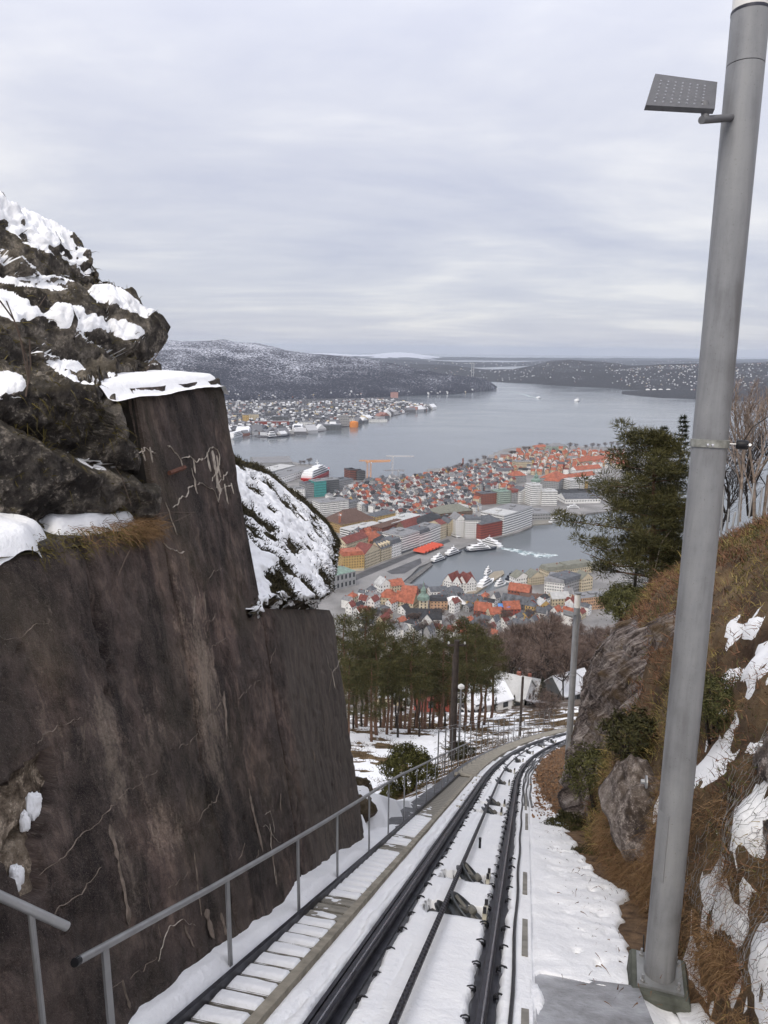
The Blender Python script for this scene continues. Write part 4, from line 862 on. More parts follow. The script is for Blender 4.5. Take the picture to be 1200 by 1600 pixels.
def scatter(nt, per, cond, L, w, mat_, name, up=0.6, droop=0.25, spread=0.55, jit=0.07):
    w2 = pr * cond; w2 /= w2.sum(); i = rng.choice(len(flat), nt, p=w2); c = np.repeat(flat[i], per, 0); nn_ = np.repeat(nfl[i], per, 0); m = len(c)
    c = c + rng.normal(size=(m, 3)) * jit; d_ = nn_ * 0.5 + UPV * up + rng.normal(size=(m, 3)) * spread; d_ /= np.linalg.norm(d_, axis=1, keepdims=True)
    sc = np.repeat(np.clip(np.linalg.norm(flat[i] - CC, axis=1) / 13, 0.5, 1.5), per)
    o_ = wpart(name, blades(name, c, d_, rng.uniform(L[0], L[1], m) * sc, w * sc, droop, [mat_]), None, bank); tag(o_, kind='stuff')
zone = fbm(flat * 0.55 + 9, 3, 241)
scatter(7200, 9, np.where(zone > -0.02, 1, 0.06), (0.08, 0.24), 0.014, RUSTH, 'rust_heather')
scatter(5600, 9, np.where((zone < 0.04), 1, 0.05), (0.07, 0.2), 0.014, OLIVE, 'olive_moss')
scatter(2200, 12, np.where(fbm(flat * 0.9 + 30, 2, 243) > 0.05, 1.0, 0.03), (0.06, 0.16), 0.017, JUNI, 'green_scrub')
near = np.where((sb < 14) & (hb < 1.7), 1.0, 0.02)
scatter(900, 22, near, (0.16, 0.42), 0.009, DRYGRASS, 'dry_bracken', up=0.3, droop=0.9, spread=0.7, jit=0.05)
scatter(320, 14, np.where(sb < 10.5, 1.0, 0.0), (0.15, 0.45), 0.007, foliage_mat('dead_twigs', (0, 0, 0), (0, 0, 0)), 'bare_twigs', up=0.5, droop=0.3, spread=0.9, jit=0.05)
# tan grass tussocks at the foot
tus = []
for (x, y, k) in ((955, 1345, 1.0), (975, 1375, 1.0), (990, 1410, .9), (945, 1320, .8), (925, 1300, .6), (985, 1440, .8), (1000, 1465, .7), (1075, 1510, .7), (1060, 1450, .8), (1090, 1400, .8), (1015, 1590, .5), (1030, 1600, .5), (1062, 1478, .7)):
    s0, h0 = on_lat(x, y, 2.02); c = bank_pt(s0, 0.08); m = int(420 * k); c = np.repeat(c[None], m, 0) + rng.normal(size=(m, 3)) * (0.10 * k)
    d = -HP0 * 0.35 + UPV * 0.7 + rng.normal(size=(m, 3)) * 0.45; d /= np.linalg.norm(d, axis=1, keepdims=True); tus.append((c, d, rng.uniform(0.15, 0.42, m) * k))
c = np.concatenate([q[0] for q in tus]); d = np.concatenate([q[1] for q in tus]); L_ = np.concatenate([q[2] for q in tus])
o = wpart('dry_tussocks', blades('dry_tussocks', c, d, L_, 0.006, 1.2, [DRYGRASS], seg=3), None, bank); tag(o, kind='stuff')
# boulder with an anchor plate
mb = MB(); q0 = bank_pt(11.3, 0.18); lump(mb, q0 + UPV * 0.05 - HP0 * 0.15, 0.62, 4, (0.55, 1.0, 1.0), 26)
r = empty('boulder', q0 - UPV * 0.5); tag(r, 'grey boulder at the bank foot with a round anchor plate bolted to it', 'boulder'); wpart('boulder_body', mb, SLAB, r, True)
pc = onpl(1011, 1222, q0 - HP0 * 0.55, HP0); mb = MB(); mb.lathe([(0.055, 0), (0.055, 0.012), (0.02, 0.02), (0.02, 0.05)], pc, 14, TH_, UPV, -HP0); wpart('anchor_plate', mb, STEEL, r)
# rockfall netting
NET = mat('netting_wire', (0.30, 0.29, 0.28), 0.5, 0.15, 9, metal=0.5)
cs, rows_ = 0.085, 30
segA, segB = [], []
for j in range(rows_):
    for i in range(44):
        s0 = 4.9 + i * cs + (0.5 * cs if j % 2 else 0) + 0.02 * sin(i * 2.3 + j); u0, u1, u2 = (0.10 + 1.35 * ((j + f_) / rows_) ** 1.5 for f_ in (0.0, 0.62, 1.0))
        segA += [(s0, u0), (s0, u1), (s0, u1)]; segB += [(s0, u1), (s0 + cs / 2, u2), (s0 - cs / 2, u2)]
segA, segB = np.array(segA), np.array(segB)
NA = bank_pt(segA[:, 0], segA[:, 1]) - HP0 * 0.05 + UPV * 0.03; NB = bank_pt(segB[:, 0], segB[:, 1]) - HP0 * 0.05 + UPV * 0.03
def wires(name, A_, B_, r_, mats):
    d_ = B_ - A_; d_ /= np.linalg.norm(d_, axis=1, keepdims=True) + 1e-9; a_ = np.cross(d_, V((0.3, 0.5, 0.8))); a_ /= np.linalg.norm(a_, axis=1, keepdims=True); b_ = np.cross(d_, a_)
    ring = [a_ * cos(k * 2 * pi / 3) + b_ * sin(k * 2 * pi / 3) for k in range(3)]; rr = np.broadcast_to(np.asarray(r_, float), (len(A_),))[:, None]
    v = np.stack([A_ + q * rr for q in ring] + [B_ + q * rr for q in ring], 1).reshape(-1, 3); b0 = (np.arange(len(A_)) * 6)[:, None]
    return make_mesh(name, v, np.concatenate([b0 + np.array([[k, (k + 1) % 3, 3 + (k + 1) % 3, 3 + k]]) for k in range(3)], 0), False, mats)
o = obj('rockfall_netting', wires('rockfall_netting', NA, NB, 0.0022, [NET]))
tag(o, 'grey wire rockfall netting draped over the snowy rocks by the near post', 'netting')

for i, (a, b, r_, lab) in enumerate(((6.2, 0.45, .30, 'grey rock bulging under the netting at the picture edge'), (7.2, 0.35, .26, 'lichen grey rock under the netting behind the near post'), (5.5, 0.25, .28, 'lowest grey rock under the netting at the bottom corner'), (8.4, 0.9, .30, 'upper grey rock under the netting edge'), (9.4, 0.22, .22, 'small grey rock in the bracken above the post foot'), (6.9, 1.0, .3, 'mossy grey rock high under the netting'), (8.0, 0.5, .3, 'grey rock beside the snow patch right of the post'))):
    mb = MB(); lump(mb, bank_pt(a, b) + HP0 * 0.04, r_ * 0.95, 120 + i, (0.42, 1.15, 0.8), 24); tag(mb.build('net_rock', SLAB, None, True), lab, 'rock', 'rocks under the netting')
# ------------------------------------------------------------------ lamp posts
def post_paint():
    m = bpy.data.materials.new('grey_post_paint'); m.use_nodes = True; t = m.node_tree; b = t.nodes['Principled BSDF']; b.inputs['Specular IOR Level'].default_value = 0.4
    vec = N(t, 'ShaderNodeTexCoord').outputs['Object']; a_ = noise(t, mapping(t, vec, (9, 9, 0.5)), 1.0, 6, 0.65, 0.3); b2 = noise(t, vec, 3.0, 6, 0.65); c3 = noise(t, vec, 70, 3, 0.6)
    c = ramp(t, M(t, 'ADD', M(t, 'MULTIPLY', a_, 0.6), M(t, 'MULTIPLY', b2, 0.4)), [(0.38, (0.165, 0.165, 0.17)), (0.5, (0.225, 0.228, 0.235)), (0.62, (0.27, 0.272, 0.275))])
    c = mixc(t, ramp(t, c3, [(0.64, (0,) * 3), (0.72, (0.6,) * 3)]), c, (0.11, 0.10, 0.095)); t.links.new(c, b.inputs['Base Color']); t.links.new(ramp(t, b2, [(0.4, (0.36,) * 3), (0.6, (0.55,) * 3)]), b.inputs['Roughness']); return m
POSTM = post_paint()
PLATE = mat('grey_base_plate', (0.23, 0.235, 0.235), 0.5, 0.15, 8, metal=0.3)
PLINTH = mat('mossy_plinth_concrete', (0.085, 0.090, 0.076), 0.9, 0.35, 6, bump=0.008, bscale=30)
pb = TP(7.35, 1.90, 0.13); s_, h_ = on_lat(1165, 100, 1.93); ptop_ref = TP(s_, 1.93, h_); ax = ptop_ref - pb; ax /= np.linalg.norm(ax)
bx2 = np.cross(V((0, 1, 0)), ax); bx2 /= np.linalg.norm(bx2); by2 = np.cross(ax, bx2)
def on_axis(y):              # distance up the post seen at photo row y
    lo, hi = 0.0, 14.0
    for _ in range(50):
        m_ = (lo + hi) / 2
        if proj(pb + ax * m_)[1] > y: lo = m_
        else: hi = m_
    return lo
R_P = 0.126
post = empty('lamp_post', pb - UPV * 0.3); tag(post, 'thick grey steel lamp post standing close by on a concrete plinth', 'lamp post')
r1, r2 = on_axis(103), on_axis(18)
mb = MB(); mb.lathe([(R_P, 0.0), (R_P, r1 - 0.006)], pb, 40, bx2, by2, ax); wpart('shaft', mb, POSTM, post, True)
mb = MB(); mb.lathe([(R_P - 0.004, r1 - 0.007), (R_P - 0.004, r1 + 0.001)], pb, 40, bx2, by2, ax); wpart('joint_ring', mb, BLACK, post, True)
mb = MB(); mb.lathe([(R_P, r1), (R_P, r2 - 0.02)], pb, 40, bx2, by2, ax); wpart('upper_shaft', mb, POSTM, post, True)
mb = MB(); mb.lathe([(R_P + 0.002, r2 - 0.02), (R_P + 0.002, r2)], pb, 40, bx2, by2, ax); wpart('collar', mb, DARKSTEEL, post, True)
mb = MB(); mb.lathe([(R_P - 0.004, r2), (R_P - 0.004, r2 + 1.1), (0.05, r2 + 1.2)], pb, 40, bx2, by2, ax); wpart('lamp_tube', mb, mat('opal_tube', (0.72, 0.70, 0.66), 0.35, 0.04, 2), post, True)
rc = on_axis(692); mb = MB(); mb.lathe([(R_P + 0.008, rc - 0.032), (R_P + 0.012, rc - 0.03), (R_P + 0.012, rc + 0.025), (R_P + 0.008, rc + 0.027)], pb, 40, bx2, by2, ax)
cb = wpart('clamp_band', mb, mat('clamp_steel', (0.30, 0.30, 0.27), 0.5, 0.3, 20, metal=0.4, bump=0.001), post, True)
fd = (CC - pb); fd[2] = 0; fd /= np.linalg.norm(fd); rt = np.cross(fd, UPV) * -1; 
if rt @ CR < 0: rt = -rt
for k in (-0.008, 0.024):
    mb = MB(); mb.lathe([(0.011, 0), (0.011, 0.02), (0.006, 0.024)], pb + ax * rc + fd * (R_P + 0.005) + rt * k * 1.0 - rt * 0.0, 8, rt, UPV, fd); wpart('clamp_bolt', mb, mat('bright_bolt', (0.7, 0.7, 0.7), 0.25, 0.05, 5, metal=0.9), cb, True)
mb = MB(); c0 = pb + ax * (rc + 0.0) + rt * (R_P + 0.01); mb.tube([c0, c0 + rt * 0.05], 0.008, 6); wpart('sensor_arm', mb, STEEL, post)
mb = MB(); mb.lathe([(0.030, 0.0), (0.036, 0.012), (0.036, 0.075), (0.028, 0.085)], c0 + rt * 0.045, 14, fd, UPV, rt); mb.lathe([(0.012, 0.085), (0.012, 0.10)], c0 + rt * 0.045, 8, fd, UPV, rt, 1); wpart('sensor', mb, [BLACK, mat('bright_bolt', (0, 0, 0))], post, True)
mb = MB(); mb.tube([c0 + rt * 0.09 + UPV * 0.02, c0 + rt * 0.14 + UPV * 0.13, c0 + rt * 0.55 + UPV * 0.5, c0 + rt * 1.4 + UPV * 1.1], 0.004, 4); wpart('cable', mb, BLACK, post)
h1, h2 = on_axis(1355), on_axis(1275); mb = MB(); hd = fd * 0.8 - rt * 0.6; hd /= np.linalg.norm(hd); hs_ = np.cross(UPV, hd)
mb.box(pb + ax * ((h1 + h2) / 2) + hd * (R_P - 0.0085), 0.10, 0.02, h2 - h1 + 0.12, hs_, hd, ax); wpart('service_door', mb, POSTM, post)
mb = MB(); yaw = 0.30; bxx = V((cos(yaw), -sin(yaw), 0)); byy = V((sin(yaw), cos(yaw), 0)); mb.box(pb + UPV * 0.0, 0.36, 0.36, 0.025, bxx, byy); bp = wpart('base_plate', mb, PLATE, post)
for a in (-1, 1):
    for b_ in (-1, 1):
        mb = MB(); q = pb + bxx * 0.14 * a + byy * 0.14 * b_; mb.lathe([(0.02, 0.012), (0.02, 0.03), (0.011, 0.032), (0.011, 0.075)], q, 8); wpart('anchor_bolt', mb, STEEL, bp)
mb = MB(); vs = []
for z, k in ((-0.75, 0.50), (-0.06, 0.47), (-0.0135, 0.43)):
    for a, b_ in ((-1, -1), (1, -1), (1, 1), (-1, 1)): vs.append(pb + bxx * a * k / 2 + byy * b_ * k / 2 + UPV * z)
mb.add(vs, [(0, 1, 5, 4), (1, 2, 6, 5), (2, 3, 7, 6), (3, 0, 4, 7), (4, 5, 9, 8), (5, 6, 10, 9), (6, 7, 11, 10), (7, 4, 8, 11), (8, 9, 10, 11)]); wpart('plinth', mb, PLINTH, post)
mb = MB(); mb.tube([pb + bxx * -0.12 + byy * 0.19, pb + bxx * -0.13 + byy * 0.2 + UPV * 0.16], 0.006, 5); wpart('earth_wire', mb, BLACK, post)
# floodlight on a bracket
fl = empty('floodlight', pb + ax * on_axis(185) + UPV * 0.0); tag(fl, 'flat grey rectangular floodlight with rows of lenses bracketed to the near post', 'floodlight')
c1, c2, c3, c4 = atd(1024, 115, 5.22), atd(1121, 128, 5.22), atd(1117, 170, 4.93), atd(1009, 164, 4.93)
nf = np.cross(c2 - c1, c4 - c1); nf /= np.linalg.norm(nf); nf = nf if nf @ (CC - c1) < 0 else -nf
mb = MB(); mb.add([c1, c2, c3, c4] + [q + nf * 0.035 for q in (c1, c2, c3, c4)], [(0, 1, 2, 3), (4, 7, 6, 5), (0, 4, 5, 1), (1, 5, 6, 2), (2, 6, 7, 3), (3, 7, 4, 0)])
body = wpart('housing', mb, mat('flood_grey', (0.105, 0.105, 0.11), 0.5, 0.1, 20, bump=0.001, bscale=300), fl)
mb = MB()
for i in range(7):
    for j in range(7):
        f, g_ = 0.12 + 0.115 * i, 0.22 + 0.11 * j; q = (c1 * (1 - f) + c2 * f) * (1 - g_) + (c4 * (1 - f) + c3 * f) * g_; mb.lathe([(0.009, 0), (0.006, 0.006)], q, 7, (c2 - c1) / np.linalg.norm(c2 - c1), np.cross(nf, (c2 - c1) / np.linalg.norm(c2 - c1)), -nf)
o = wpart('lenses', mb, mat('lens_clear', (0.31, 0.315, 0.34), 0.25, 0.3, 30), fl); tag(o, kind='stuff')
a0 = atd(1101, 160, 4.98); a1 = atd(1102, 187, 4.98); a2 = pb + ax * on_axis(183)
mb = MB(); mb.tube([a0, a1], 0.026, 10); wpart('bracket_stem', mb, mat('bracket_grey', (0.14, 0.14, 0.145), 0.5), fl, True)
mb = MB(); mb.tube([a1 + (a1 - a0) * 0.0 - (a2 - a1) * 0.1, a2], 0.026, 10); wpart('bracket_arm', mb, mat('bracket_grey', (0, 0, 0)), fl, True)
# the second post at the bend
fb = atd(888.5, 1172, 31.0); fb = fb + UPV * -0.5; ft = atd(903, 926, 30.0); axf = ft - fb; Lf = np.linalg.norm(axf); axf /= Lf
bxf = np.cross(V((0, 1, 0)), axf); bxf /= np.linalg.norm(bxf); byf = np.cross(axf, bxf)
post2 = empty('lamp_post', fb); tag(post2, 'slim looking grey lamp post by the rock face at the track bend', 'lamp post')
mb = MB(); mb.lathe([(0.13, 0), (0.13, Lf - 0.62)], fb, 20, bxf, byf, axf); wpart('shaft', mb, POSTM, post2, True)
mb = MB(); mb.lathe([(0.125, Lf - 0.62), (0.125, Lf - 0.06)], fb, 20, bxf, byf, axf); wpart('lamp_tube', mb, mat('opal_tube', (0, 0, 0)), post2, True)
mb = MB(); mb.lathe([(0.145, Lf - 0.06), (0.145, Lf)], fb, 20, bxf, byf, axf); wpart('cap', mb, PLATE, post2, True)
mb = MB(); mb.lathe([(0.14, Lf * 0.52), (0.14, Lf * 0.52 + 0.06)], fb, 20, bxf, byf, axf); wpart('clamp_band', mb, STEEL, post2, True)
c1, c2, c3, c4 = atd(880, 954, 29.9), atd(896, 958, 29.9), atd(896, 966, 29.6), atd(880, 961, 29.6)
fl2 = empty('floodlight', c3); tag(fl2, 'small pale floodlight panel on the lamp post at the track bend', 'floodlight')
mb = MB(); up2 = UPV * 0.05; mb.add([c1, c2, c3, c4] + [q + up2 for q in (c1, c2, c3, c4)], [(0, 1, 2, 3), (4, 7, 6, 5), (0, 4, 5, 1), (1, 5, 6, 2), (2, 6, 7, 3), (3, 7, 4, 0)]); wpart('housing', mb, PLATE, fl2)
mb = MB(); mb.tube([(c2 + c3) / 2, fb + axf * (Lf - 0.95)], 0.03, 6); wpart('bracket_arm', mb, PLATE, fl2)
# ------------------------------------------------------------------ hillside below
PROF_Y = [0, 30, 60, 90, 120, 180, 230, 300, 420, 540, 615, 760]
PROF_D = [0, 16, 33.5, 50, 64, 93, 118, 140, 190, 236, 263, 275]
def ground_z(x, y):
    x, y = np.broadcast_arrays(np.asarray(x, float), np.asarray(y, float))
    P = np.stack([x, y, x * 0], -1); s, lat = track_of(P); zt = np.interp(s, TS, TPOS[:, 2]); 
    a = -lat - 1.65
    hl = -0.12 - 0.52 * np.clip(a, 0, 7) - 0.10 * np.clip(a - 7, 0, 60) + 0.95 * np.exp(-((s - 14.2) / 2.4) ** 2 - ((a - 0.9) / 0.9) ** 2) * (a > 0)
    hr = -0.2 + 0.28 * np.clip(lat - 2, 0, 30)
    zn = zt + np.where(lat < 0, np.where(a > 0, hl, -0.55), np.where(lat < 2.0, -0.55, hr - 0.35))
    zf = EYE - np.interp(y, PROF_Y, PROF_D) - 3.0 * sstep(0, 60, -x) + 0.10 * np.clip(x - 15, 0, 60) * sstep(300, 120, y)
    k = sstep(50, 76, y); z = zn * (1 - k) + zf * k
    amp = 0.10 + 0.9 * sstep(30, 110, y) + 1.6 * sstep(120, 300, y) - 1.8 * sstep(380, 560, y); amp = amp * np.where((np.abs(lat + 0.0) < 2.2) & (y < 60), 0.1, 1)
    sc = np.where(y < 60, 1.0, 1.0)
    return z + amp * (0.6 * fbm(P * 0.12, 3, 301) + 0.3 * fbm(P * 0.45 + 3, 3, 302)) + 0.05 * fbm(P * 2.2, 2, 303)
SLOPE = mat('brown_winter_slope', (0.055, 0.038, 0.022), 0.95, 0.0, 0.9, color2=(0.19, 0.125, 0.06), bump=0.05, bscale=9)
def far_slope_mat():
    m = bpy.data.materials.new('far_snowy_slope'); m.use_nodes = True; t = m.node_tree; b = t.nodes['Principled BSDF']; b.inputs['Roughness'].default_value = 0.9
    vec = N(t, 'ShaderNodeTexCoord').outputs['Object']; n1 = noise(t, vec, 0.035, 4); n2 = noise(t, vec, 0.35, 6, 0.7)
    c = ramp(t, n2, [(0.3, (0.045, 0.034, 0.026)), (0.7, (0.15, 0.105, 0.07))])
    k = ramp(t, M(t, 'ADD', M(t, 'MULTIPLY', n1, 0.35), M(t, 'MULTIPLY', n2, 0.65)), [(0.535, (0,) * 3), (0.60, (1,) * 3)])
    t.links.new(mixc(t, k, c, (0.78, 0.79, 0.82)), b.inputs['Base Color']); return m
xg = np.concatenate([np.arange(-45, -12, 1.2), np.arange(-12, 12, 0.3), np.arange(12, 46, 1.2)]); yg = np.concatenate([np.arange(9.5, 34, 0.26), np.arange(34, 62, 0.5), np.arange(62, 132, 0.9)])
XG, YG = np.meshgrid(xg, yg, indexing='ij'); ZG = ground_z(XG, YG); GP = np.stack([XG, YG, ZG], -1)
sg, lg = track_of(GP); keepg = ~((lg > 1.9) & (sg < 33)) & ~((lg < -1.6) & (sg < 11.4)) & ~((np.abs(lg) < 1.0) & (sg < 60))
kq = keepg[:-1, :-1] & keepg[1:, 1:]
o = obj('near_slope', grid_mesh('near_slope', GP, [SLOPE], keep=kq)); tag(o, kind='structure')
ms = 0.10 + 0.75 * fbm(GP * 0.55 + 11, 4, 311, 0.6) + 0.25 * fbm(GP * 2.6, 3, 312) + 0.32 * np.exp(-((sg - 13.5) / 3.5) ** 2 - ((-lg - 2.4) / 1.4) ** 2) - 0.1 * sstep(17, 30, sg) * sstep(4, 1.7, -lg) - 0.08 * sstep(45, 70, YG)
o = obj('slope_snow', grid_mesh('slope_snow', GP + UPV * (np.clip(ms, -0.4, 0.3) * (0.22 + 0.35 * sstep(40, 90, YG)))[..., None], [SNOW], keep=kq & (blur((ms > -0.06).astype(float), 1) > 0.05)[:-1, :-1])); tag(o, 'patchy snow lying over the scrubby slope left of the track', 'snow', kind='stuff')
xh = np.arange(-420, 421, 6.0); yh = np.concatenate([np.arange(60, 330, 4.0), np.arange(330, 700, 8.0)]); XH, YH = np.meshgrid(xh, yh, indexing='ij')
ZH = ground_z(XH, YH) - 0.9 * sstep(140, 120, YH) * (np.abs(XH) < 46) - 0.1; ZH = np.maximum(ZH, -2.0)
o = obj('hillside', grid_mesh('hillside', np.stack([XH, YH, ZH], -1), [far_slope_mat()])); tag(o, kind='structure')

# scrub over the near slope
cand = np.argwhere((ms < 0.05) & keepg); 
wy = np.array([GP[i, j] for i, j in cand]); pw = np.where(wy[:, 1] < 34, 0.35, 1.0); cand = cand[rng.choice(len(cand), 13000, p=pw / pw.sum())]
pp = GP[cand[:, 0], cand[:, 1]]; lats = lg[cand[:, 0], cand[:, 1]]; ok = (np.abs(lats) > 1.8) | (pp[:, 1] > 68); pp = pp[ok]
pp = np.repeat(pp, 8, 0); n = len(pp); sc = np.clip(pp[:, 1] / 40, 0.5, 2.2); pp = pp + rng.normal(size=(n, 3)) * (0.12 * sc)[:, None] * V((1, 1, 0.2))
o = obj('slope_scrub', blades('slope_scrub', pp, rdirs(n, 0.7, 0.7), rng.uniform(0.1, 0.34, n) * sc, 0.022 * sc, 0.3, [foliage_mat('slope_heath', (0.022, 0.016, 0.010), (0.115, 0.075, 0.035))], seg=1)); tag(o, 'dark heather scrub poking through the snow on the slope', 'scrub', kind='stuff')
pp = GP[(sg > 16) & (sg < 50) & (lg < -1.7) & (lg > -4.5) & (ms < 0.05)]; pp = pp[rng.choice(len(pp), min(len(pp), 1600), replace=False)]; pp = np.repeat(pp, 7, 0); n = len(pp); pp = pp + rng.normal(size=(n, 3)) * V((0.12, 0.12, 0.02))
o = obj('slope_grass', blades('slope_grass', pp, rdirs(n, 0.5, 0.8), rng.uniform(0.08, 0.25, n), 0.012, 0.8, [DRYGRASS])); tag(o, 'tan dead grass beside the walkway railing', 'grass', kind='stuff')
# dead leaves on the verge beyond the bend of the rock
n = 3400; s_ = rng.uniform(17, 48, n); l_ = rng.uniform(1.0, 2.4, n); b = TP(s_, l_, 0.02); o = obj('leaf_litter', leaves('leaf_litter', b + rng.normal(size=(n, 3)) * V((.05, .05, .02)), rdirs(n, 0.8, 0.6), rng.uniform(0.05, 0.12, n), 0.6, [foliage_mat('orange_dead_leaves', (0.085, 0.042, 0.022), (0.25, 0.145, 0.08))])); tag(o, 'orange brown dead leaves along the verge under the rock face', 'leaves', kind='stuff')

# ------------------------------------------------------------------ trees
BARK = mat('pine_bark', (0.075, 0.045, 0.032), 0.9, 0.0, 6, color2=(0.20, 0.115, 0.075), bump=0.02, bscale=25)
DBARK = mat('dark_bark', (0.035, 0.028, 0.024), 0.9, 0.4, 5)
BIRCHB = mat('birch_bark', (0.34, 0.27, 0.22), 0.8, 0.35, 5)
PINE_N = foliage_mat('pine_needles', (0.016, 0.020, 0.008), (0.11, 0.10, 0.038)); PINE_F = foliage_mat('far_pine_needles', (0.016, 0.021, 0.008), (0.095, 0.085, 0.032)); SPRUCE = foliage_mat('spruce_needles', (0.010, 0.014, 0.009), (0.042, 0.048, 0.024))
TWIG = foliage_mat('bare_twig_haze', (0.080, 0.058, 0.048), (0.225, 0.165, 0.138))
def puff(c, r, n, flat=0.55):
    d = rng.normal(size=(n, 3)); d /= np.linalg.norm(d, axis=1, keepdims=True); p = c + d * (rng.uniform(0.15, 1, n) ** 0.6 * r)[:, None] * V((1, 1, flat)); dd = d * 0.8 + UPV * 0.5 + rng.normal(size=(n, 3)) * 0.35; dd /= np.linalg.norm(dd, axis=1, keepdims=True); return p, dd
def make_pine(H, crown0, spread, nb, pn, L, w, seed, puff_r, lean=(0, 0), bark=None, nm=PINE_F, side=None, trunk_r=None, seg=1, top_flat=0.5):
    rs = np.random.default_rng(seed); tr = trunk_r or H * 0.016; mb = MB()
    nk = 9; tpts = [V((lean[0] * (k / nk) ** 1.5 + 0.02 * H * fbm(V((k * 0.7, seed, 0))[None], 2, seed)[0], lean[1] * (k / nk) ** 1.5 + 0.02 * H * fbm(V((k * 0.7, seed + 9, 4))[None], 2, seed)[0], H * k / nk - (0.5 if k == 0 else 0))) for k in range(nk + 1)]
    mb.tube(tpts, [tr * (1.15 - 0.95 * k / nk) for k in range(nk + 1)], 7)
    B, D = [], []
    def tat(f): i = min(int(f * nk), nk - 1); return tpts[i] + (tpts[i + 1] - tpts[i]) * (f * nk - i)
    for k in range(nb):
        f = crown0 + (0.98 - crown0) * (k + rs.uniform(0, 1)) / nb; a = k * 2.4 + rs.uniform(-0.5, 0.5)
        prof = (sin(pi * min(1, (f - crown0) / (1 - crown0) * 0.72 + 0.28)) ** 0.7); ln = spread * prof * rs.uniform(0.65, 1.1)
        dx, dy = cos(a), sin(a)
        if side is not None: ln *= 0.6 + 0.75 * max(0, dx * side[0] + dy * side[1])
        b0 = tat(f); rise = rs.uniform(-0.05, 0.35) + 0.35 * (f > 0.8); pts = [b0, b0 + V((dx, dy, rise * 0.5)) * ln * 0.5, b0 + V((dx * 1.0, dy * 1.0, rise)) * ln]
        mb.tube(pts, [tr * 0.36 * (1.1 - f) + 0.008, tr * 0.22 * (1.1 - f) + 0.006, 0.004], 5, caps=False)
        for j in range(4 + int(ln / spread * 5)):
            g = rs.uniform(0.35, 1.05); c = pts[0] + (pts[2] - pts[0]) * g + V((-dy, dx, 0)) * rs.normal() * ln * 0.26 * g + UPV * (rs.uniform(-0.02, 0.14) * ln)
            if g > 0.5 and j % 2 == 0: mb.tube([pts[1], c], [tr * 0.12 * (1.1 - f) + 0.004, 0.003], 3, caps=False)
            p, d = puff(c, puff_r * rs.uniform(0.6, 1.15), pn); B.append(p); D.append(d)
    B, D = np.concatenate(B), np.concatenate(D); n = len(B)
    return mb.mesh('trunk', [bark or BARK], True), blades('crown', B, D, rng.uniform(0.6, 1.2, n) * L, w, 0.15, [nm], seg=seg)
def set_tree(name, meshes, loc, label, cat='tree', group=None, rz=0.0, sc=1.0, names=('trunk', 'crown')):
    r = empty(name, loc, rz); r.scale = (sc, sc, sc); tag(r, label, cat, group)
    for nm_, me in zip(names, meshes): obj(nm_, me, r)
    return r
def ground_at(px, depth):    # spot on the slope under photo column px, at that depth from the lens
    lo, hi = 300.0, 2400.0; y = 1100.0
    for _ in range(40):
        y = (lo + hi) / 2; P = atd(px, y, depth); z = float(ground_z(P[0], P[1]))
        if P[2] > z: lo = y
        else: hi = y
    P[2] = z; return P
# the big pine at the bend
bp = atd(1016, 912, 27.5); pine = make_pine(6.2, 0.12, 2.6, 50, 130, 0.20, 0.028, 3, 0.45, lean=(-0.25, 0.1), nm=PINE_N, side=(-0.95, -0.2), trunk_r=0.12)
set_tree('pine_tree', pine, bp - UPV * 0.6, 'large spreading pine tree with reddish trunk at the edge of the heather bank', 'tree')
# spruces behind it
def make_spruce(H, R, seed, n=2600):
    rs = np.random.default_rng(seed); mb = MB(); mb.tube([(0, 0, -0.5), (0, 0, H)], [H * 0.018, 0.01], 6); B, D = [], []
    z = 0.12 * H
    while z < H * 0.98:
        rr = R * (1 - z / H) ** 0.85 * rs.uniform(0.75, 1.15) + 0.05
        for k in range(6):
            a = rs.uniform(0, 2 * pi); d = V((cos(a), sin(a), -0.25 + 0.6 * z / H + rs.uniform(-.15, .15))); ln = rr * rs.uniform(0.45, 1.2); mb.tube([(0, 0, z), V((0, 0, z)) + d * ln], [0.02, 0.004], 3, caps=False)
            m = 26; f = rs.uniform(0.2, 1.02, m); p = V((0, 0, z)) + d * ln * f[:, None] + rs.normal(size=(m, 3)) * 0.06 * rr; B.append(p); D.append(np.tile(d, (m, 1)) * 0.7 + rs.normal(size=(m, 3)) * 0.5 + UPV * 0.25)
        z += H * 0.026
    B, D = np.concatenate(B), np.concatenate(D); D /= np.linalg.norm(D, axis=1, keepdims=True)
    return mb.mesh('trunk', [DBARK], True), blades('crown', B, D, rng.uniform(0.10, 0.28, len(B)), 0.03, 0.2, [SPRUCE], seg=1)
sp1 = make_spruce(7.5, 1.15, 5); sp2 = make_spruce(7.0, 1.5, 6)
for (px_, py_, dep, me, sc, lab) in ((1069, 648, 33, sp1, 1.0, 'tall slender dark spruce rising just left of the near lamp post'), (1038, 665, 34, sp2, 0.95, 'dark spruce between the big pine and the taller spruce'), (1005, 770, 37, sp2, 0.8, 'low dark spruce half hidden behind the big pine'), (1052, 760, 31, sp2, 0.8, 'dense dark spruce low behind the near lamp post')):
    top = atd(px_, py_, dep); H_ = (7.5 if me is sp1 else 7.0) * sc; set_tree('spruce_tree', me, top - UPV * H_, lab, 'tree', 'spruces behind the pine', sc * 3, sc)
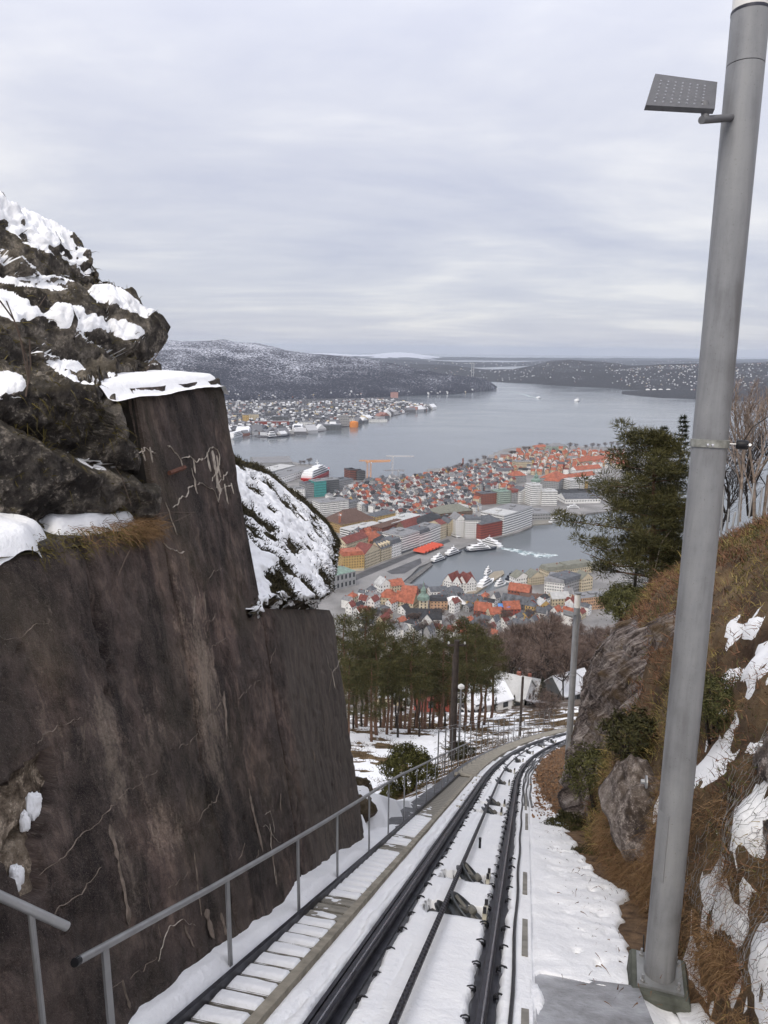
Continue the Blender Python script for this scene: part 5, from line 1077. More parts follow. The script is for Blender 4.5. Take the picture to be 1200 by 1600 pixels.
# bare birches and fence on the bank crest
def make_bare(H, seed, bark, tw=TWIG, spread=0.42, ntw=1500, tl=0.09, tww=0.004, stems=1, up=0.55):
    rs = np.random.default_rng(seed); A_, B_, R_ = [], [], []; tips = []
    def grow(p, d, ln, r, lev):
        q = p + d * ln; A_.append(p); B_.append(q); R_.append(r)
        if lev == 0: tips.append((q, d)); return
        for k in range(3 if lev > 2 else 2 + (rs.random() < 0.4)):
            d2 = d + rs.normal(size=3) * spread + UPV * up * 0.25; d2 /= np.linalg.norm(d2); grow(q if k else q, d2, ln * rs.uniform(0.6, 0.85), r * 0.62, lev - 1)
        if lev >= 3:
            d2 = d + rs.normal(size=3) * spread * 1.7; d2 /= np.linalg.norm(d2); grow(p + d * ln * rs.uniform(0.4, 0.9), d2, ln * 0.6, r * 0.4, lev - 2)
    for k in range(stems):
        d0 = V((rs.normal() * 0.10, rs.normal() * 0.10, 1)); d0 /= np.linalg.norm(d0); grow(V((rs.normal() * 0.02 * H * (stems > 1), rs.normal() * 0.02 * H * (stems > 1), -0.03 * H)), d0, H * 0.30, H * 0.013, 5)
    A_, B_, R_ = map(np.array, (A_, B_, R_)); tm = wires('trunk', A_, B_, R_, [bark])
    q = np.array([t[0] for t in tips]); dd = np.array([t[1] for t in tips]); i = rs.integers(0, len(q), ntw); d = dd[i] + rs.normal(size=(ntw, 3)) * 0.55 + UPV * 0.2; d /= np.linalg.norm(d, axis=1, keepdims=True)
    back = dd[i] * (rs.uniform(0, 0.10, ntw) * H)[:, None]
    return tm, blades('crown', q[i] - back, d, rs.uniform(0.5, 1.3, ntw) * H * tl, H * tww, 0.1, [tw], seg=1)
birch = [make_bare(4.6, 11, BIRCHB, ntw=700, tl=0.10, tww=0.0016, spread=0.3), make_bare(4.2, 12, BIRCHB, ntw=700, tl=0.10, tww=0.0016, spread=0.34), make_bare(3.6, 13, DBARK, ntw=900, tl=0.11, tww=0.0016, spread=0.4, stems=2)]
for i, (px_, py_, dep, k, sc, lab) in enumerate(((1158, 795, 25, 0, 1.1, 'pale birch with a crooked bare trunk just right of the near post'), (1180, 800, 25.5, 1, 1.25, 'pale bare birch beside the fence posts, right of the crooked one'), (1196, 790, 26, 0, 1.15, 'pale bare birch cut by the right edge of the picture'), (1140, 800, 29, 2, 1.0, 'dark bare bush tree behind the post clamp'), (1172, 790, 30, 2, 1.2, 'dark bare twiggy tree behind the pale birches'), (1205, 780, 29, 2, 1.25, 'dark bare tree beyond the last fence post'), (1128, 815, 31, 2, 0.85, 'small dark bare tree against the back of the near post'))):
    set_tree('birch_tree', birch[k], atd(px_, py_, dep) - UPV * 0.3, lab, 'tree', 'bare trees on the bank crest', i * 1.3, sc)
fr_ = empty('crest_fence', atd(1125, 835, 22)); tag(fr_, 'leaning thin fence posts with wire on the crest of the heather bank', 'fence')
fp = [(1121, 838, 770), (1126, 832, 790), (1134, 828, 795), (1144, 815, 800), (1153, 812, 795), (1170, 800, 755), (1186, 795, 762), (1197, 790, 770)]
for i, (x, yb, yt) in enumerate(fp):
    d_ = 22 + i * 0.35; a, b = atd(x, yb + 10, d_), atd(x + (5 if i != 5 else 8), yt - (30 if i in (0, 1, 4) else 0), d_); mb = MB(); mb.tube([a, b], 0.03, 6); wpart('post', mb, STEEL, fr_, True)
for k in (0.35, 0.75):
    mb = MB(); mb.tube([atd(x, yb + (yt - yb) * k, 22 + i * 0.35) for i, (x, yb, yt) in enumerate(fp)], 0.006, 3); wpart('wire', mb, STEEL, fr_)
mb = MB(); mb.tube([atd(1020, 905, 26), atd(1032, 850, 26.5), atd(1070, 800, 27), atd(1090, 770, 28)], 0.02, 5); o = mb.build('fallen_branch', BIRCHB); tag(o, 'thin pale dead branch leaning beside the foot of the big pine', 'branch')

# pine wood below left of the track
pines = [make_pine(15, 0.42, 2.7, 24, 26, 0.55, 0.075, 21, 0.8), make_pine(14, 0.5, 2.4, 20, 26, 0.55, 0.075, 22, 0.8), make_pine(16, 0.36, 3.0, 28, 24, 0.55, 0.075, 23, 0.85), make_pine(13, 0.3, 2.3, 24, 24, 0.5, 0.075, 24, 0.75)]
pw_ = [(538, 948, 62, 0), (556, 985, 70, 2), (572, 935, 74, 2), (588, 975, 64, 1), (598, 955, 82, 0), (612, 990, 70, 3), (626, 985, 80, 2), (640, 975, 68, 1), (652, 1000, 86, 0), (664, 985, 76, 2), (676, 990, 94, 1), (690, 968, 78, 0), (703, 985, 90, 3), (716, 955, 96, 1), (726, 980, 84, 2), (738, 965, 92, 0), (748, 985, 104, 1), (545, 1030, 58, 3), (580, 1040, 60, 3), (605, 1050, 66, 1), (633, 1045, 72, 3), (660, 1060, 74, 1), (685, 1050, 80, 3), (757, 1000, 110, 2), (520, 985, 66, 2), (768, 985, 118, 0)]
for i, (px_, top, dep, k) in enumerate(pw_):
    g = ground_at(px_, dep); tz = atd(px_, top, dep)[2]; H_ = (15, 14, 16, 13)[k]; sc = max(0.55, min(1.5, (tz - g[2]) / H_))
    srt = sorted(range(len(pw_)), key=lambda j: pw_[j][0]); rank = srt.index(i); wh = 'tall' if top < 985 else 'shorter'
    set_tree('pine_tree', pines[k], g, '%s dark pine in the wood below the wall, %s' % (wh, ('%s from its wall end' % ordn[rank]) if rank < 13 else ('%s from its house end' % ordn[len(pw_) - 1 - rank])), 'tree', 'pines in the wood below the wall', i * 2.1, sc)
# thin trunks filling the wood are trees of their own
trunks = make_pine(12, 0.62, 1.8, 12, 22, 0.5, 0.07, 27, 0.75, bark=DBARK)
tw_ = [(565, 1020, 78), (595, 1030, 88), (618, 1035, 84), (648, 1030, 96), (672, 1035, 100), (695, 1030, 106), (735, 1030, 112), (552, 1060, 68), (622, 1075, 64), (655, 1085, 66)]
for i, (px_, top, dep) in enumerate(tw_):
    g = ground_at(px_, dep); tz = atd(px_, top, dep)[2]; rank = sorted(range(len(tw_)), key=lambda j: tw_[j][0]).index(i)
    set_tree('pine_tree', trunks, g, 'thin high crowned pine in the gaps of the wood, %s counted rightwards' % ordn[rank], 'tree', 'thin pines in the wood', i * 1.7, max(0.5, min(1.4, (tz - g[2]) / 12)))
# round evergreen bush by the handrail
def make_bush(R, n, size, mat_, seed, sq=0.85, asp=0.4):
    rs = np.random.default_rng(seed); d = rs.normal(size=(n, 3)); d[:, 2] = np.abs(d[:, 2]) * 1.15 - 0.25; d /= np.linalg.norm(d, axis=1, keepdims=True)
    rad = R * (0.80 + 0.55 * fbm(d * 2.4 + seed, 3, seed, 0.6)) * rs.uniform(0.55, 1.03, n) ** 0.45; p = d * rad[:, None] * V((1, 1, sq)) + UPV * R * 0.75
    nn_ = d + rs.normal(size=(n, 3)) * 0.6; nn_ /= np.linalg.norm(nn_, axis=1, keepdims=True); mb = MB()
    for k in range(7):
        a = k * 0.9; mb.tube([(0.04 * cos(a), 0.04 * sin(a), -0.4), V((cos(a) * 0.35, sin(a) * 0.35, 0.75)) * R, V((cos(a + .3) * 0.6, sin(a + .3) * 0.6, 1.15)) * R], [0.035, 0.025, 0.008], 5)
    return leaves('foliage', p, nn_, rs.uniform(0.7, 1.3, n) * size, asp, [mat_]), mb.mesh('stems', [DBARK], True)
RHODO = foliage_mat('rhododendron_leaf', (0.020, 0.022, 0.007), (0.165, 0.155, 0.045)); DGREEN = foliage_mat('dark_bush_leaf', (0.012, 0.014, 0.007), (0.075, 0.070, 0.026))
bm_ = make_bush(0.98, 7000, 0.085, RHODO, 41)
set_tree('evergreen_bush', bm_, atd(637, 1238, 22.5), 'round yellowish green evergreen bush beside the handrail', 'bush', names=('foliage', 'stems'))
set_tree('evergreen_bush', bm_, atd(612, 1262, 22.0), 'small olive bush tucked under the round evergreen bush', 'bush', names=('foliage', 'stems'), sc=0.5, rz=2)
dg = make_bush(0.8, 4500, 0.075, DGREEN, 42, 0.7); jn = make_bush(0.9, 6000, 0.07, JUNI, 43, 0.75, 0.3)
for (P_, me, sc, rz, lab) in ((bank_pt(15.0, 0.12) + UPV * -0.25, jn, 0.85, 0, 'low green bush at the foot of the rock face'), (bank_pt(12.8, 0.25) + UPV * 0.1, dg, 0.75, 1, 'dark green bush between the rock face and the boulder'), (TP(16.4, 1.62, -0.42), dg, 0.62, 2, 'low dark bramble patch spilling onto the verge snow'), (bank_pt(13.6, -0.05) + UPV * -0.30, dg, 0.55, 4, 'small dark bramble just above the tan tussocks'), (bank_pt(26.0, 1.0) + UPV * -0.35, jn, 1.2, 3, 'dark juniper overhanging the top of the rock face'), (bank_pt(23.2, 0.95) + UPV * -0.2, jn, 0.95, 5, 'spreading juniper above the middle of the rock face'), (bank_pt(10.2, 0.5) + UPV * -0.1, jn, 0.6, 6, 'green bush hidden in part by the near lamp post')):
    set_tree('evergreen_bush', me, P_, lab, 'bush', 'low bushes on the bank', rz, sc, ('foliage', 'stems'))
set_tree('evergreen_bush', dg, TP(38, -3.0, -1.0), 'low dark bush behind the railing at the bend', 'bush', rz=1, sc=1.0, names=('foliage', 'stems'))
# rocks in the snow beyond the wall end
for i, (s_, l_, r_, lab) in enumerate(((13.2, -2.1, .34, 'snow capped brown rock just past the end of the wall'), (15.2, -2.5, .38, 'low mossy rock between the wall end and the bush'), (12.7, -2.9, .4, 'dark rock tucked behind the wall end'))):
    P_ = TP(s_, l_, 0); P_[2] = ground_z(P_[0], P_[1]); mb = MB(); lump(mb, P_, r_, 80 + i, (1, 1.1, 0.75), 18); tag(mb.build('rock', rock_material('wall_end_rock_%d' % i, (0.03, 0.022, 0.018), (0.075, 0.055, 0.042), (0.15, 0.115, 0.085), (0.08, 0.06, 0.02)), None, True), lab, 'rock')
    mb = MB(); lump(mb, P_ + UPV * r_ * 0.42, r_ * 0.72, 90 + i, (1, 1.15, 0.42), 16); tag(mb.build('snow_cap', SNOW, None, True), 'white snow cap on the %s' % lab.replace('snow capped ', ''), 'snow', kind='stuff')
# utility poles and wire fence at the bend
WOODP = mat('creosoted_pole', (0.045, 0.035, 0.03), 0.85, 0.3, 4)
def pole(name, px_, yt, yb, dep, r_, m_, lab, cat):
    a = atd(px_, yb, dep) - UPV * 0.6; b = atd(px_, yt, dep); b = V((a[0], a[1], b[2])); mb = MB(); mb.tube([a, b], [r_, r_ * 0.8], 10); o_ = empty(name, a); tag(o_, lab, cat); wpart('shaft', mb, m_, o_, True); return o_, a, b
po, a, b = pole('utility_pole', 708, 985, 1168, 36, 0.15, WOODP, 'dark wooden utility pole standing behind the railing', 'utility pole')
mb = MB(); mb.box(b - UPV * 0.25, 0.9, 0.09, 0.09); wpart('crossarm', mb, WOODP, po)
for k in (-0.38, 0.38):
    mb = MB(); mb.lathe([(0.03, 0), (0.05, 0.04), (0.03, 0.12)], b + V((k, 0, -0.2)), 8); wpart('insulator', mb, mat('porcelain', (0.5, 0.5, 0.48), 0.3), po)
po, a, b = pole('signal_mast', 717, 1066, 1170, 37, 0.055, STEEL, 'thin pale steel mast with a round lamp beside the wooden pole', 'mast')
for k, z_ in enumerate(np.linspace(0.4, (b - a)[2] - 0.2, 12)):
    mb = MB(); mb.box(a + UPV * z_ + V((0.0, -0.04, 0)), 0.26, 0.03, 0.03); wpart('rung', mb, STEEL, po)
mb = MB(); mb.lathe([(0.05, -0.02), (0.16, 0.05), (0.16, 0.16), (0.06, 0.24)], b, 12); wpart('lamp', mb, mat('opal_tube', (0, 0, 0)), po, True)
pole('utility_pole', 812, 1048, 1148, 66, 0.13, WOODP, 'thin dark pole standing in the snow near the track bend', 'utility pole')
pole('utility_pole', 705, 1010, 1150, 52, 0.12, WOODP, 'second dark wooden pole just behind the nearer one', 'utility pole')
FENCEM = mat('dull_fence_steel', (0.16, 0.16, 0.16), 0.6, 0.2, 4)
fe = empty('wire_fence', TP(26, -2.2, 0)); tag(fe, 'tall grey picket fence curving behind the walkway at the bend', 'fence')
for s_ in np.arange(26, 66, 1.9):
    b0 = TP(s_, -2.15, -0.5); mb = MB(); mb.box(b0 + UPV * 0.95, 0.04, 0.04, 1.9); wpart('post', mb, FENCEM, fe)
for k in (0.25, 0.8, 1.35, 1.5):
    S_ = np.arange(25, 66.1, 1.25); mb = MB(); mb.tube(TP(S_, -2.15, k), 0.009, 3); wpart('wire', mb, FENCEM, fe)
# bare wood by the road
bares = [make_bare(22, 31, DBARK, ntw=4200, tl=0.085, tww=0.0042), make_bare(24, 32, DBARK, ntw=4200, tl=0.085, tww=0.0042), make_bare(20, 33, DBARK, ntw=3800, tl=0.09, tww=0.0042), make_bare(21, 34, DBARK, ntw=3800, tl=0.09, tww=0.0042, stems=2)]
bw = []
rb_ = random.Random(5)
for i in range(74):
    x = rb_.uniform(795, 965); d_ = rb_.uniform(225, 430); 
    if x < 830 and d_ < 260: d_ += 60
    bw.append((x, d_))
for x, d_ in ((783, 300), (772, 320), (760, 300), (845, 205), (880, 190), (795, 250), (740, 340), (752, 330), (728, 350)): bw.append((x, d_))
order = sorted(range(len(bw)), key=lambda j: bw[j][1]); pos = {j: k for k, j in enumerate(order)}
side_n = ['along the left of the road', 'near the road bend', 'left of the far lamp post', 'behind the far lamp post', 'right of the far lamp post']
cnt = {}
for i in sorted(range(len(bw)), key=lambda j: bw[j][0]):
    x, d_ = bw[i]; z_ = 0 if x < 800 else 1 if x < 840 else 2 if x < 890 else 3 if x < 915 else 4; fb_ = 'front' if d_ < 265 else 'middle' if d_ < 315 else 'back'
    cnt[(z_, fb_)] = cnt.get((z_, fb_), 0) + 1; g = ground_at(x, d_)
    set_tree('bare_tree', bares[i % 4], g, 'leafless brown tree %s, %s row, %s counted rightwards' % (side_n[z_], fb_, ordn[cnt[(z_, fb_)] - 1]), 'tree', 'leafless trees by the road below', i * 1.9, rb_.uniform(0.85, 1.2))
bsh = make_bare(5, 36, DBARK, ntw=900, tl=0.16, tww=0.008, spread=0.7, stems=3)
for i, (x, d_, sc, lab) in enumerate(((845, 150, 1, 'brown leafless thicket below the dark roofed house'), (860, 120, .9, 'brown leafless thicket at the bend beside the rock face'), (830, 190, 1.2, 'brown leafless shrub along the lower road edge'), (795, 210, 1.2, 'leafless shrub above the grey roofed house'), (770, 250, 1.4, 'leafless shrub under the flat roofed building'), (850, 105, .8, 'leafless shrub just above the track bend'), (730, 200, 1.2, 'leafless shrub behind the white gabled house'), (815, 240, 1.4, 'leafless shrub on the brown slope above the road'))):
    set_tree('bare_shrub', bsh, ground_at(x, d_), lab, 'shrub', 'leafless shrubs on the slope', i * 2.2, sc)
sm = make_spruce(6.0, 1.7, 9)
for (x, d_, sc, lab) in ((846, 175, 1.1, 'small dark evergreen tree standing alone below the road bend'), (774, 150, .55, 'little pointed evergreen in front of the white gabled house'), (861, 135, .5, 'round dark evergreen shrub on the slope near the bend'), (803, 160, .5, 'small evergreen beside the grey roofed house')):
    set_tree('spruce_tree', sm, ground_at(x, d_), lab, 'tree', None, x, sc)
# ------------------------------------------------------------------ sea and town ground
def water_material():
    m = bpy.data.materials.new('fjord_water'); m.use_nodes = True; t = m.node_tree; b = t.nodes['Principled BSDF']
    b.inputs['Roughness'].default_value = 0.22; b.inputs['IOR'].default_value = 1.333
    vec = N(t, 'ShaderNodeTexCoord').outputs['Object']
    n1 = noise(t, mapping(t, vec, (0.0016, 0.0035, 1), (0, 0, 0.3)), 1.0, 5, 0.6, 0.5)
    t.links.new(ramp(t, n1, [(0.3, (0.11, 0.125, 0.135)), (0.7, (0.15, 0.165, 0.175))]), b.inputs['Base Color'])
    t.links.new(ramp(t, n1, [(0.35, (0.10,) * 3), (0.65, (0.20,) * 3)]), b.inputs['Roughness'])
    bn = N(t, 'ShaderNodeBump'); bn.inputs['Distance'].default_value = 0.22; bn.inputs['Strength'].default_value = 0.5
    t.links.new(M(t, 'ADD', noise(t, vec, 0.09, 5, 0.65), M(t, 'MULTIPLY', noise(t, vec, 0.012, 3), 1.5)), bn.inputs['Height']); t.links.new(bn.outputs[0], b.inputs['Normal']); return m
o = obj('sea', make_mesh('sea', [(-38000, 300, 0), (38000, 300, 0), (38000, 45000, 0), (-38000, 45000, 0)], [(0, 1, 2, 3)], False, [water_material()])); tag(o, kind='structure')
Z0 = 2.5
COAST = [(300, 760), (380, 727), (395, 721), (455, 721), (470, 724), (491, 726), (493, 731), (472, 752), (480, 757), (520, 752), (540, 748), (546, 740), (572, 740), (575, 748), (600, 748), (640, 746), (660, 741), (668, 735), (690, 733), (725, 732), (755, 722), (775, 714), (800, 706), (830, 700), (860, 697), (900, 699), (960, 699), (1050, 704),
         (1050, 790), (960, 797), (912, 803), (870, 803), (833, 800), (831, 823), (808, 832), (786, 838), (760, 845), (735, 851), (720, 857), (700, 866), (685, 872), (668, 880), (655, 885), (640, 900), (630, 909), (660, 917), (690, 926), (715, 931), (735, 931), (760, 926), (800, 912), (815, 898), (850, 884), (885, 884), (920, 878), (1060, 870), (1090, 1010), (380, 1010), (280, 940)]
CW = [atz(x, y, Z0) for x, y in COAST]; COASTW = [(p[0], p[1]) for p in CW]
PAVE = mat('grey_paved_town', (0.16, 0.155, 0.15), 0.9, 0.0, 0.03, color2=(0.29, 0.28, 0.27))
mb = MB(); n_ = len(CW); mb.add(CW, [tuple(range(n_))]); mb.add(CW + [p - UPV * 4 for p in CW], [(i, (i + 1) % n_, n_ + (i + 1) % n_, n_ + i) for i in range(n_)])
o = mb.build('town_ground', PAVE); tag(o, kind='structure')
bm = bmesh.new(); bm.from_mesh(o.data); bmesh.ops.triangulate(bm, faces=bm.faces); bmesh.ops.recalc_face_normals(bm, faces=bm.faces); bm.to_mesh(o.data); bm.free()
hc = atz(868, 722, Z0)
def town_z(x, y):
    return Z0 + 26 * np.exp(-((x - hc[0]) / 230) ** 2 - ((y - hc[1]) / 260) ** 2) - 3.0 * np.exp(-((x - hc[0]) / 500) ** 2)
xs = np.linspace(hc[0] - 420, hc[0] + 420, 50); ys = np.linspace(hc[1] - 480, hc[1] + 420, 50); X_, Y_ = np.meshgrid(xs, ys, indexing='ij'); o = obj('town_hill', grid_mesh('town_hill', np.stack([X_, Y_, town_z(X_, Y_)], -1), [PAVE], keep=inpoly(X_, Y_, COASTW)[:-1, :-1])); tag(o, kind='structure')
def tz_(x, y): return max(Z0, float(town_z(x, y)))
def at_town(px_, py_):
    P = atz(px_, py_, Z0)
    for _ in range(12): P = atz(px_, py_, tz_(P[0], P[1]))
    return P
# quay, road and square surfaces
def sheet(name, pts, z, m_): o_ = obj(name, make_mesh(name, [atz(x, y, z) for x, y in pts], [tuple(range(len(pts)))], False, [m_])); tag(o_, kind='structure'); return o_
sheet('market_square', [(563, 903), (600, 885), (640, 872), (700, 847), (715, 850), (690, 862), (655, 883), (640, 899), (630, 908), (590, 925), (560, 920)], Z0 + 0.06, mat('square_paving', (0.24, 0.235, 0.23), 0.85, 0.12, 0.05))
sheet('harbour_street', [(540, 905), (572, 891), (630, 868), (700, 842), (704, 846), (640, 871), (580, 897), (548, 910)], Z0 + 0.10, mat('town_asphalt', (0.09, 0.09, 0.095), 0.9, 0.2, 0.1))
sheet('ramp_road', [(604, 893), (657, 872), (659, 880), (632, 896), (612, 897)], Z0 + 0.14, mat('town_asphalt', (0, 0, 0)))
# ------------------------------------------------------------------ buildings
GLASS = mat('dark_window_glass', (0.05, 0.055, 0.062), 0.25, 0.25, 0.6, spec=0.5)
def bmat(name, c, v=0.12, r=0.85): return mat(name, c, r, v, 0.35)
WM = {'white': bmat('white_wall', (0.79, 0.78, 0.755)), 'cream': bmat('cream_wall', (0.58, 0.50, 0.36)), 'yellow': bmat('yellow_wall', (0.56, 0.38, 0.15)), 'grey': bmat('grey_wall', (0.33, 0.33, 0.33)), 'dark grey': bmat('dark_grey_wall', (0.14, 0.145, 0.15)), 'red': bmat('red_wall', (0.30, 0.075, 0.055)), 'brick': bmat('brick_wall', (0.27, 0.105, 0.075)), 'peach': bmat('peach_wall', (0.55, 0.35, 0.22)), 'teal': bmat('teal_wall', (0.09, 0.33, 0.31)), 'brown': bmat('brown_wall', (0.20, 0.14, 0.10)), 'pale green': bmat('pale_green_wall', (0.40, 0.47, 0.40)), 'ochre': bmat('ochre_wall', (0.42, 0.28, 0.12)), 'pink': bmat('pink_wall', (0.52, 0.30, 0.26))}
RM = {'orange red': bmat('orange_tile', (0.34, 0.115, 0.07), 0.35), 'dark red': bmat('dark_red_tile', (0.18, 0.060, 0.05), 0.3), 'slate': bmat('slate_roof', (0.11, 0.115, 0.125), 0.35), 'grey': bmat('grey_roof', (0.22, 0.22, 0.225), 0.2), 'brown': bmat('brown_roof', (0.12, 0.075, 0.06), 0.2), 'green': bmat('copper_roof', (0.19, 0.26, 0.22), 0.25), 'pale': bmat('pale_roof', (0.46, 0.46, 0.45), 0.15), 'snowy': bmat('snowy_roof', (0.74, 0.75, 0.77), 0.08), 'black': bmat('black_roof', (0.045, 0.046, 0.05), 0.3), 'olive grey': bmat('olive_roof', (0.19, 0.19, 0.155), 0.2)}
def building(w, d, h, roof='flat', rh=4.0, floors=3, wall='white', rc='slate', bay=3.0, ww=1.25, wh=1.5, along=True, chim=1, base=None, sides=True, over=0.35, bands=False, dorm=0, glass=None):
    out = []; hw, hd = w / 2, d / 2; mb = MB()
    vs = [(-hw, -hd, -3), (hw, -hd, -3), (hw, hd, -3), (-hw, hd, -3), (-hw, -hd, h), (hw, -hd, h), (hw, hd, h), (-hw, hd, h)]
    mb.add(vs, [(0, 1, 5, 4), (1, 2, 6, 5), (2, 3, 7, 6), (3, 0, 4, 7), (4, 5, 6, 7)])
    if roof == 'gable':
        if along: mb.add([(-hw, -hd, h), (-hw, hd, h), (-hw, 0, h + rh - 0.1)], [(0, 2, 1)]); mb.add([(hw, -hd, h), (hw, hd, h), (hw, 0, h + rh - 0.1)], [(0, 1, 2)])
        else: mb.add([(-hw, -hd, h), (hw, -hd, h), (0, -hd, h + rh - 0.1)], [(0, 1, 2)]); mb.add([(-hw, hd, h), (hw, hd, h), (0, hd, h + rh - 0.1)], [(0, 2, 1)])
    out.append(('wall', mb.mesh('wall', [WM[wall]]), None))
    r = MB(); o_ = over; t_k = 0.28
    if roof == 'flat':
        r.box((0, 0, h + 0.20), w + 0.3, d + 0.3, 0.38)
        r.box((w * 0.1, d * 0.1, h + 1.3), min(w * 0.35, 9), min(d * 0.4, 6), 2.0); r.box((-w * 0.28, -d * 0.05, h + 0.9), min(w * 0.15, 4), min(d * 0.3, 4), 1.1)
    elif roof == 'gable':
        a, b = (hw + o_, hd + o_) if along else (hd + o_, hw + o_); e = h - rh * o_ / (hd if along else hw)
        pts = [(-a, -b, e), (a, -b, e), (a, 0, h + rh), (-a, 0, h + rh), (a, b, e), (-a, b, e)]; pts = pts + [(x, y, z + t_k) for x, y, z in pts]
        fs = [(6, 7, 8, 9), (9, 8, 10, 11), (0, 3, 2, 1), (3, 5, 4, 2), (0, 1, 7, 6), (4, 5, 11, 10), (1, 2, 8, 7), (2, 4, 10, 8), (3, 0, 6, 9), (5, 3, 9, 11)]
        if not along: pts = [(-y, x, z) for x, y, z in pts]
        r.add(pts, fs)
    elif roof == 'hip':
        a, b = hw + o_, hd + o_; k = min(a, b) * 0.95; rx, ry = max(a - k, 0.3), max(b - k, 0.3)
        pts = [(-a, -b, h), (a, -b, h), (a, b, h), (-a, b, h), (-rx, -ry, h + rh), (rx, -ry, h + rh), (rx, ry, h + rh), (-rx, ry, h + rh)]
        r.add(pts, [(0, 1, 5, 4), (1, 2, 6, 5), (2, 3, 7, 6), (3, 0, 4, 7), (4, 5, 6, 7), (3, 2, 1, 0)])
    elif roof == 'mansard':
        a, b = hw + o_, hd + o_; c = 2.0
        pts = [(-a, -b, h), (a, -b, h), (a, b, h), (-a, b, h), (-a + c, -b + c, h + rh * .8), (a - c, -b + c, h + rh * .8), (a - c, b - c, h + rh * .8), (-a + c, b - c, h + rh * .8)]
        r.add(pts, [(0, 1, 5, 4), (1, 2, 6, 5), (2, 3, 7, 6), (3, 0, 4, 7), (4, 5, 6, 7), (3, 2, 1, 0)])
    out.append(('roof', r.mesh('roof', [RM[rc]]), None))
    if roof != 'flat' and chim:
        c = MB()
        for k in range(chim): c.box((w * (0.22 - 0.44 * k), 0.6, h + rh * 0.95), 0.9, 0.9, 2.2)
        out.append(('chimney', c.mesh('chimney', [WM['brick']]), 'roof'))
    wn_ = MB(); fh = h / floors
    def face(c0, ux, L, ny):
        nb_ = max(1, int(L / bay)); 
        for f in range(floors):
            zc_ = fh * (f + 0.55)
            if bands: 
                wn_.box((c0[0] + ny[0] * 0.03, c0[1] + ny[1] * 0.03, zc_), L * 0.94, 0.16, wh, (ux[0], ux[1], 0), (ny[0], ny[1], 0)); continue
            for k in range(nb_):
                q = (k + 0.5) / nb_ * L - L / 2; wn_.box((c0[0] + ux[0] * q + ny[0] * 0.03, c0[1] + ux[1] * q + ny[1] * 0.03, zc_), ww, 0.16, wh if (f or base is None) else wh * 1.3, (ux[0], ux[1], 0), (ny[0], ny[1], 0))
    face((0, -hd), (1, 0), w, (0, -1))
    if sides: face((-hw, 0), (0, 1), d, (-1, 0)); face((hw, 0), (0, 1), d, (1, 0))
    out.append(('windows', wn_.mesh('windows', [glass or GLASS]), 'stuff'))
    if dorm:
        dm = MB()
        for k in range(dorm):
            q = (k + 0.5) / dorm * w - hw; dm.box((q, -hd * 0.55, h + rh * 0.42), 1.8, hd * 0.6, rh * 0.42); dm.add([(q - 1.1, -hd * .88, h + rh * .60), (q + 1.1, -hd * .88, h + rh * .60), (q, -hd * .88, h + rh * .85), (q - 1.1, -hd * .2, h + rh * .60), (q + 1.1, -hd * .2, h + rh * .60), (q, -hd * .2, h + rh * .85)], [(0, 1, 2), (0, 2, 5, 3), (1, 4, 5, 2)])
        out.append(('dormers', dm.mesh('dormers', [WM[wall]]), 'stuff'))
    if base:
        bs = MB(); bs.box((0, 0, fh * 0.45), w + 0.25, d + 0.25, fh * 0.9); out.append(('ground_floor', bs.mesh('ground_floor', [WM[base]]), None))
    return out
FOOT = []
def put(name, parts, loc, rz, label, cat='building', group=None, scale=None):
    r = empty(name, loc, rz); tag(r, label, cat, group)
    if scale: r.scale = scale
    last = {}
    for nm, me, kd in parts:
        par = last.get('roof') if kd == 'roof' else r
        o_ = obj(nm, me, par); last[nm] = o_
        if kd == 'stuff': o_['kind'] = 'stuff'
    return r
def lm(A_, B_, yt, d, label, name='town_building', cat='building', roof='flat', rhpx=0, group=None, **kw):
    """landmark: front foot from photo spot A to B, eaves at photo row yt above A, depth d metres"""
    a, b = at_town(*A_), at_town(*B_); u = b - a; u[2] = 0; w = np.linalg.norm(u); u /= w; v = V((-u[1], u[0], 0))
    if v[1] < 0: v = -v
    zc_ = (a - CC) @ CF; h = (A_[1] - yt) * zc_ / FPX / CU[2]; rh = rhpx * zc_ / FPX / CU[2] if rhpx else 4.0
    c = (a + b) / 2 + v * d / 2; c[2] = min(a[2], b[2]); fl = kw.pop('floors', max(1, int(round(h / 3.4))))
    FOOT.append((c[0], c[1], w / 2, d / 2, atan2(u[1], u[0])))
    return put(name, building(w, d, h, roof, rh, fl, **kw), c, atan2(u[1], u[0]), label, cat, group)
# the row along the harbour street
lm((536, 894), (569, 891), 869, 22, 'yellow corner block with red and green roof at the head of the square', wall='yellow', rc='orange red', roof='mansard', rhpx=7, base='cream')
lm((570, 889), (594, 879), 866, 20, 'pale gabled row house block next to the yellow corner block', wall='cream', rc='dark red', roof='gable', rhpx=11, along=False)
lm((595, 878), (612, 872), 858, 20, 'cream block with steep dark roof in the harbour street row', wall='cream', rc='slate', roof='gable', rhpx=9, dorm=4)
lm((612, 872), (627, 867), 851, 20, 'white and green block with steep roof before the large white offices', wall='white', rc='slate', roof='mansard', rhpx=8)
lm((628, 865), (655, 856), 838, 34, 'large white office block with window grid and dark street floor', wall='white', rc='grey', base='dark grey', bay=2.4, ww=1.7)
lm((655, 856), (672, 850), 835, 26, 'white office block with slate mansard in the harbour street row', wall='white', rc='slate', roof='mansard', rhpx=7, bay=2.4, ww=1.6)
lm((672, 850), (688, 843), 826, 26, 'long white block near the end of the harbour street row', wall='white', rc='grey', bay=2.4, ww=1.6)
lm((688, 843), (697, 840), 820, 22, 'tall cream end house of the harbour street row', wall='cream', rc='dark red', roof='gable', rhpx=5)
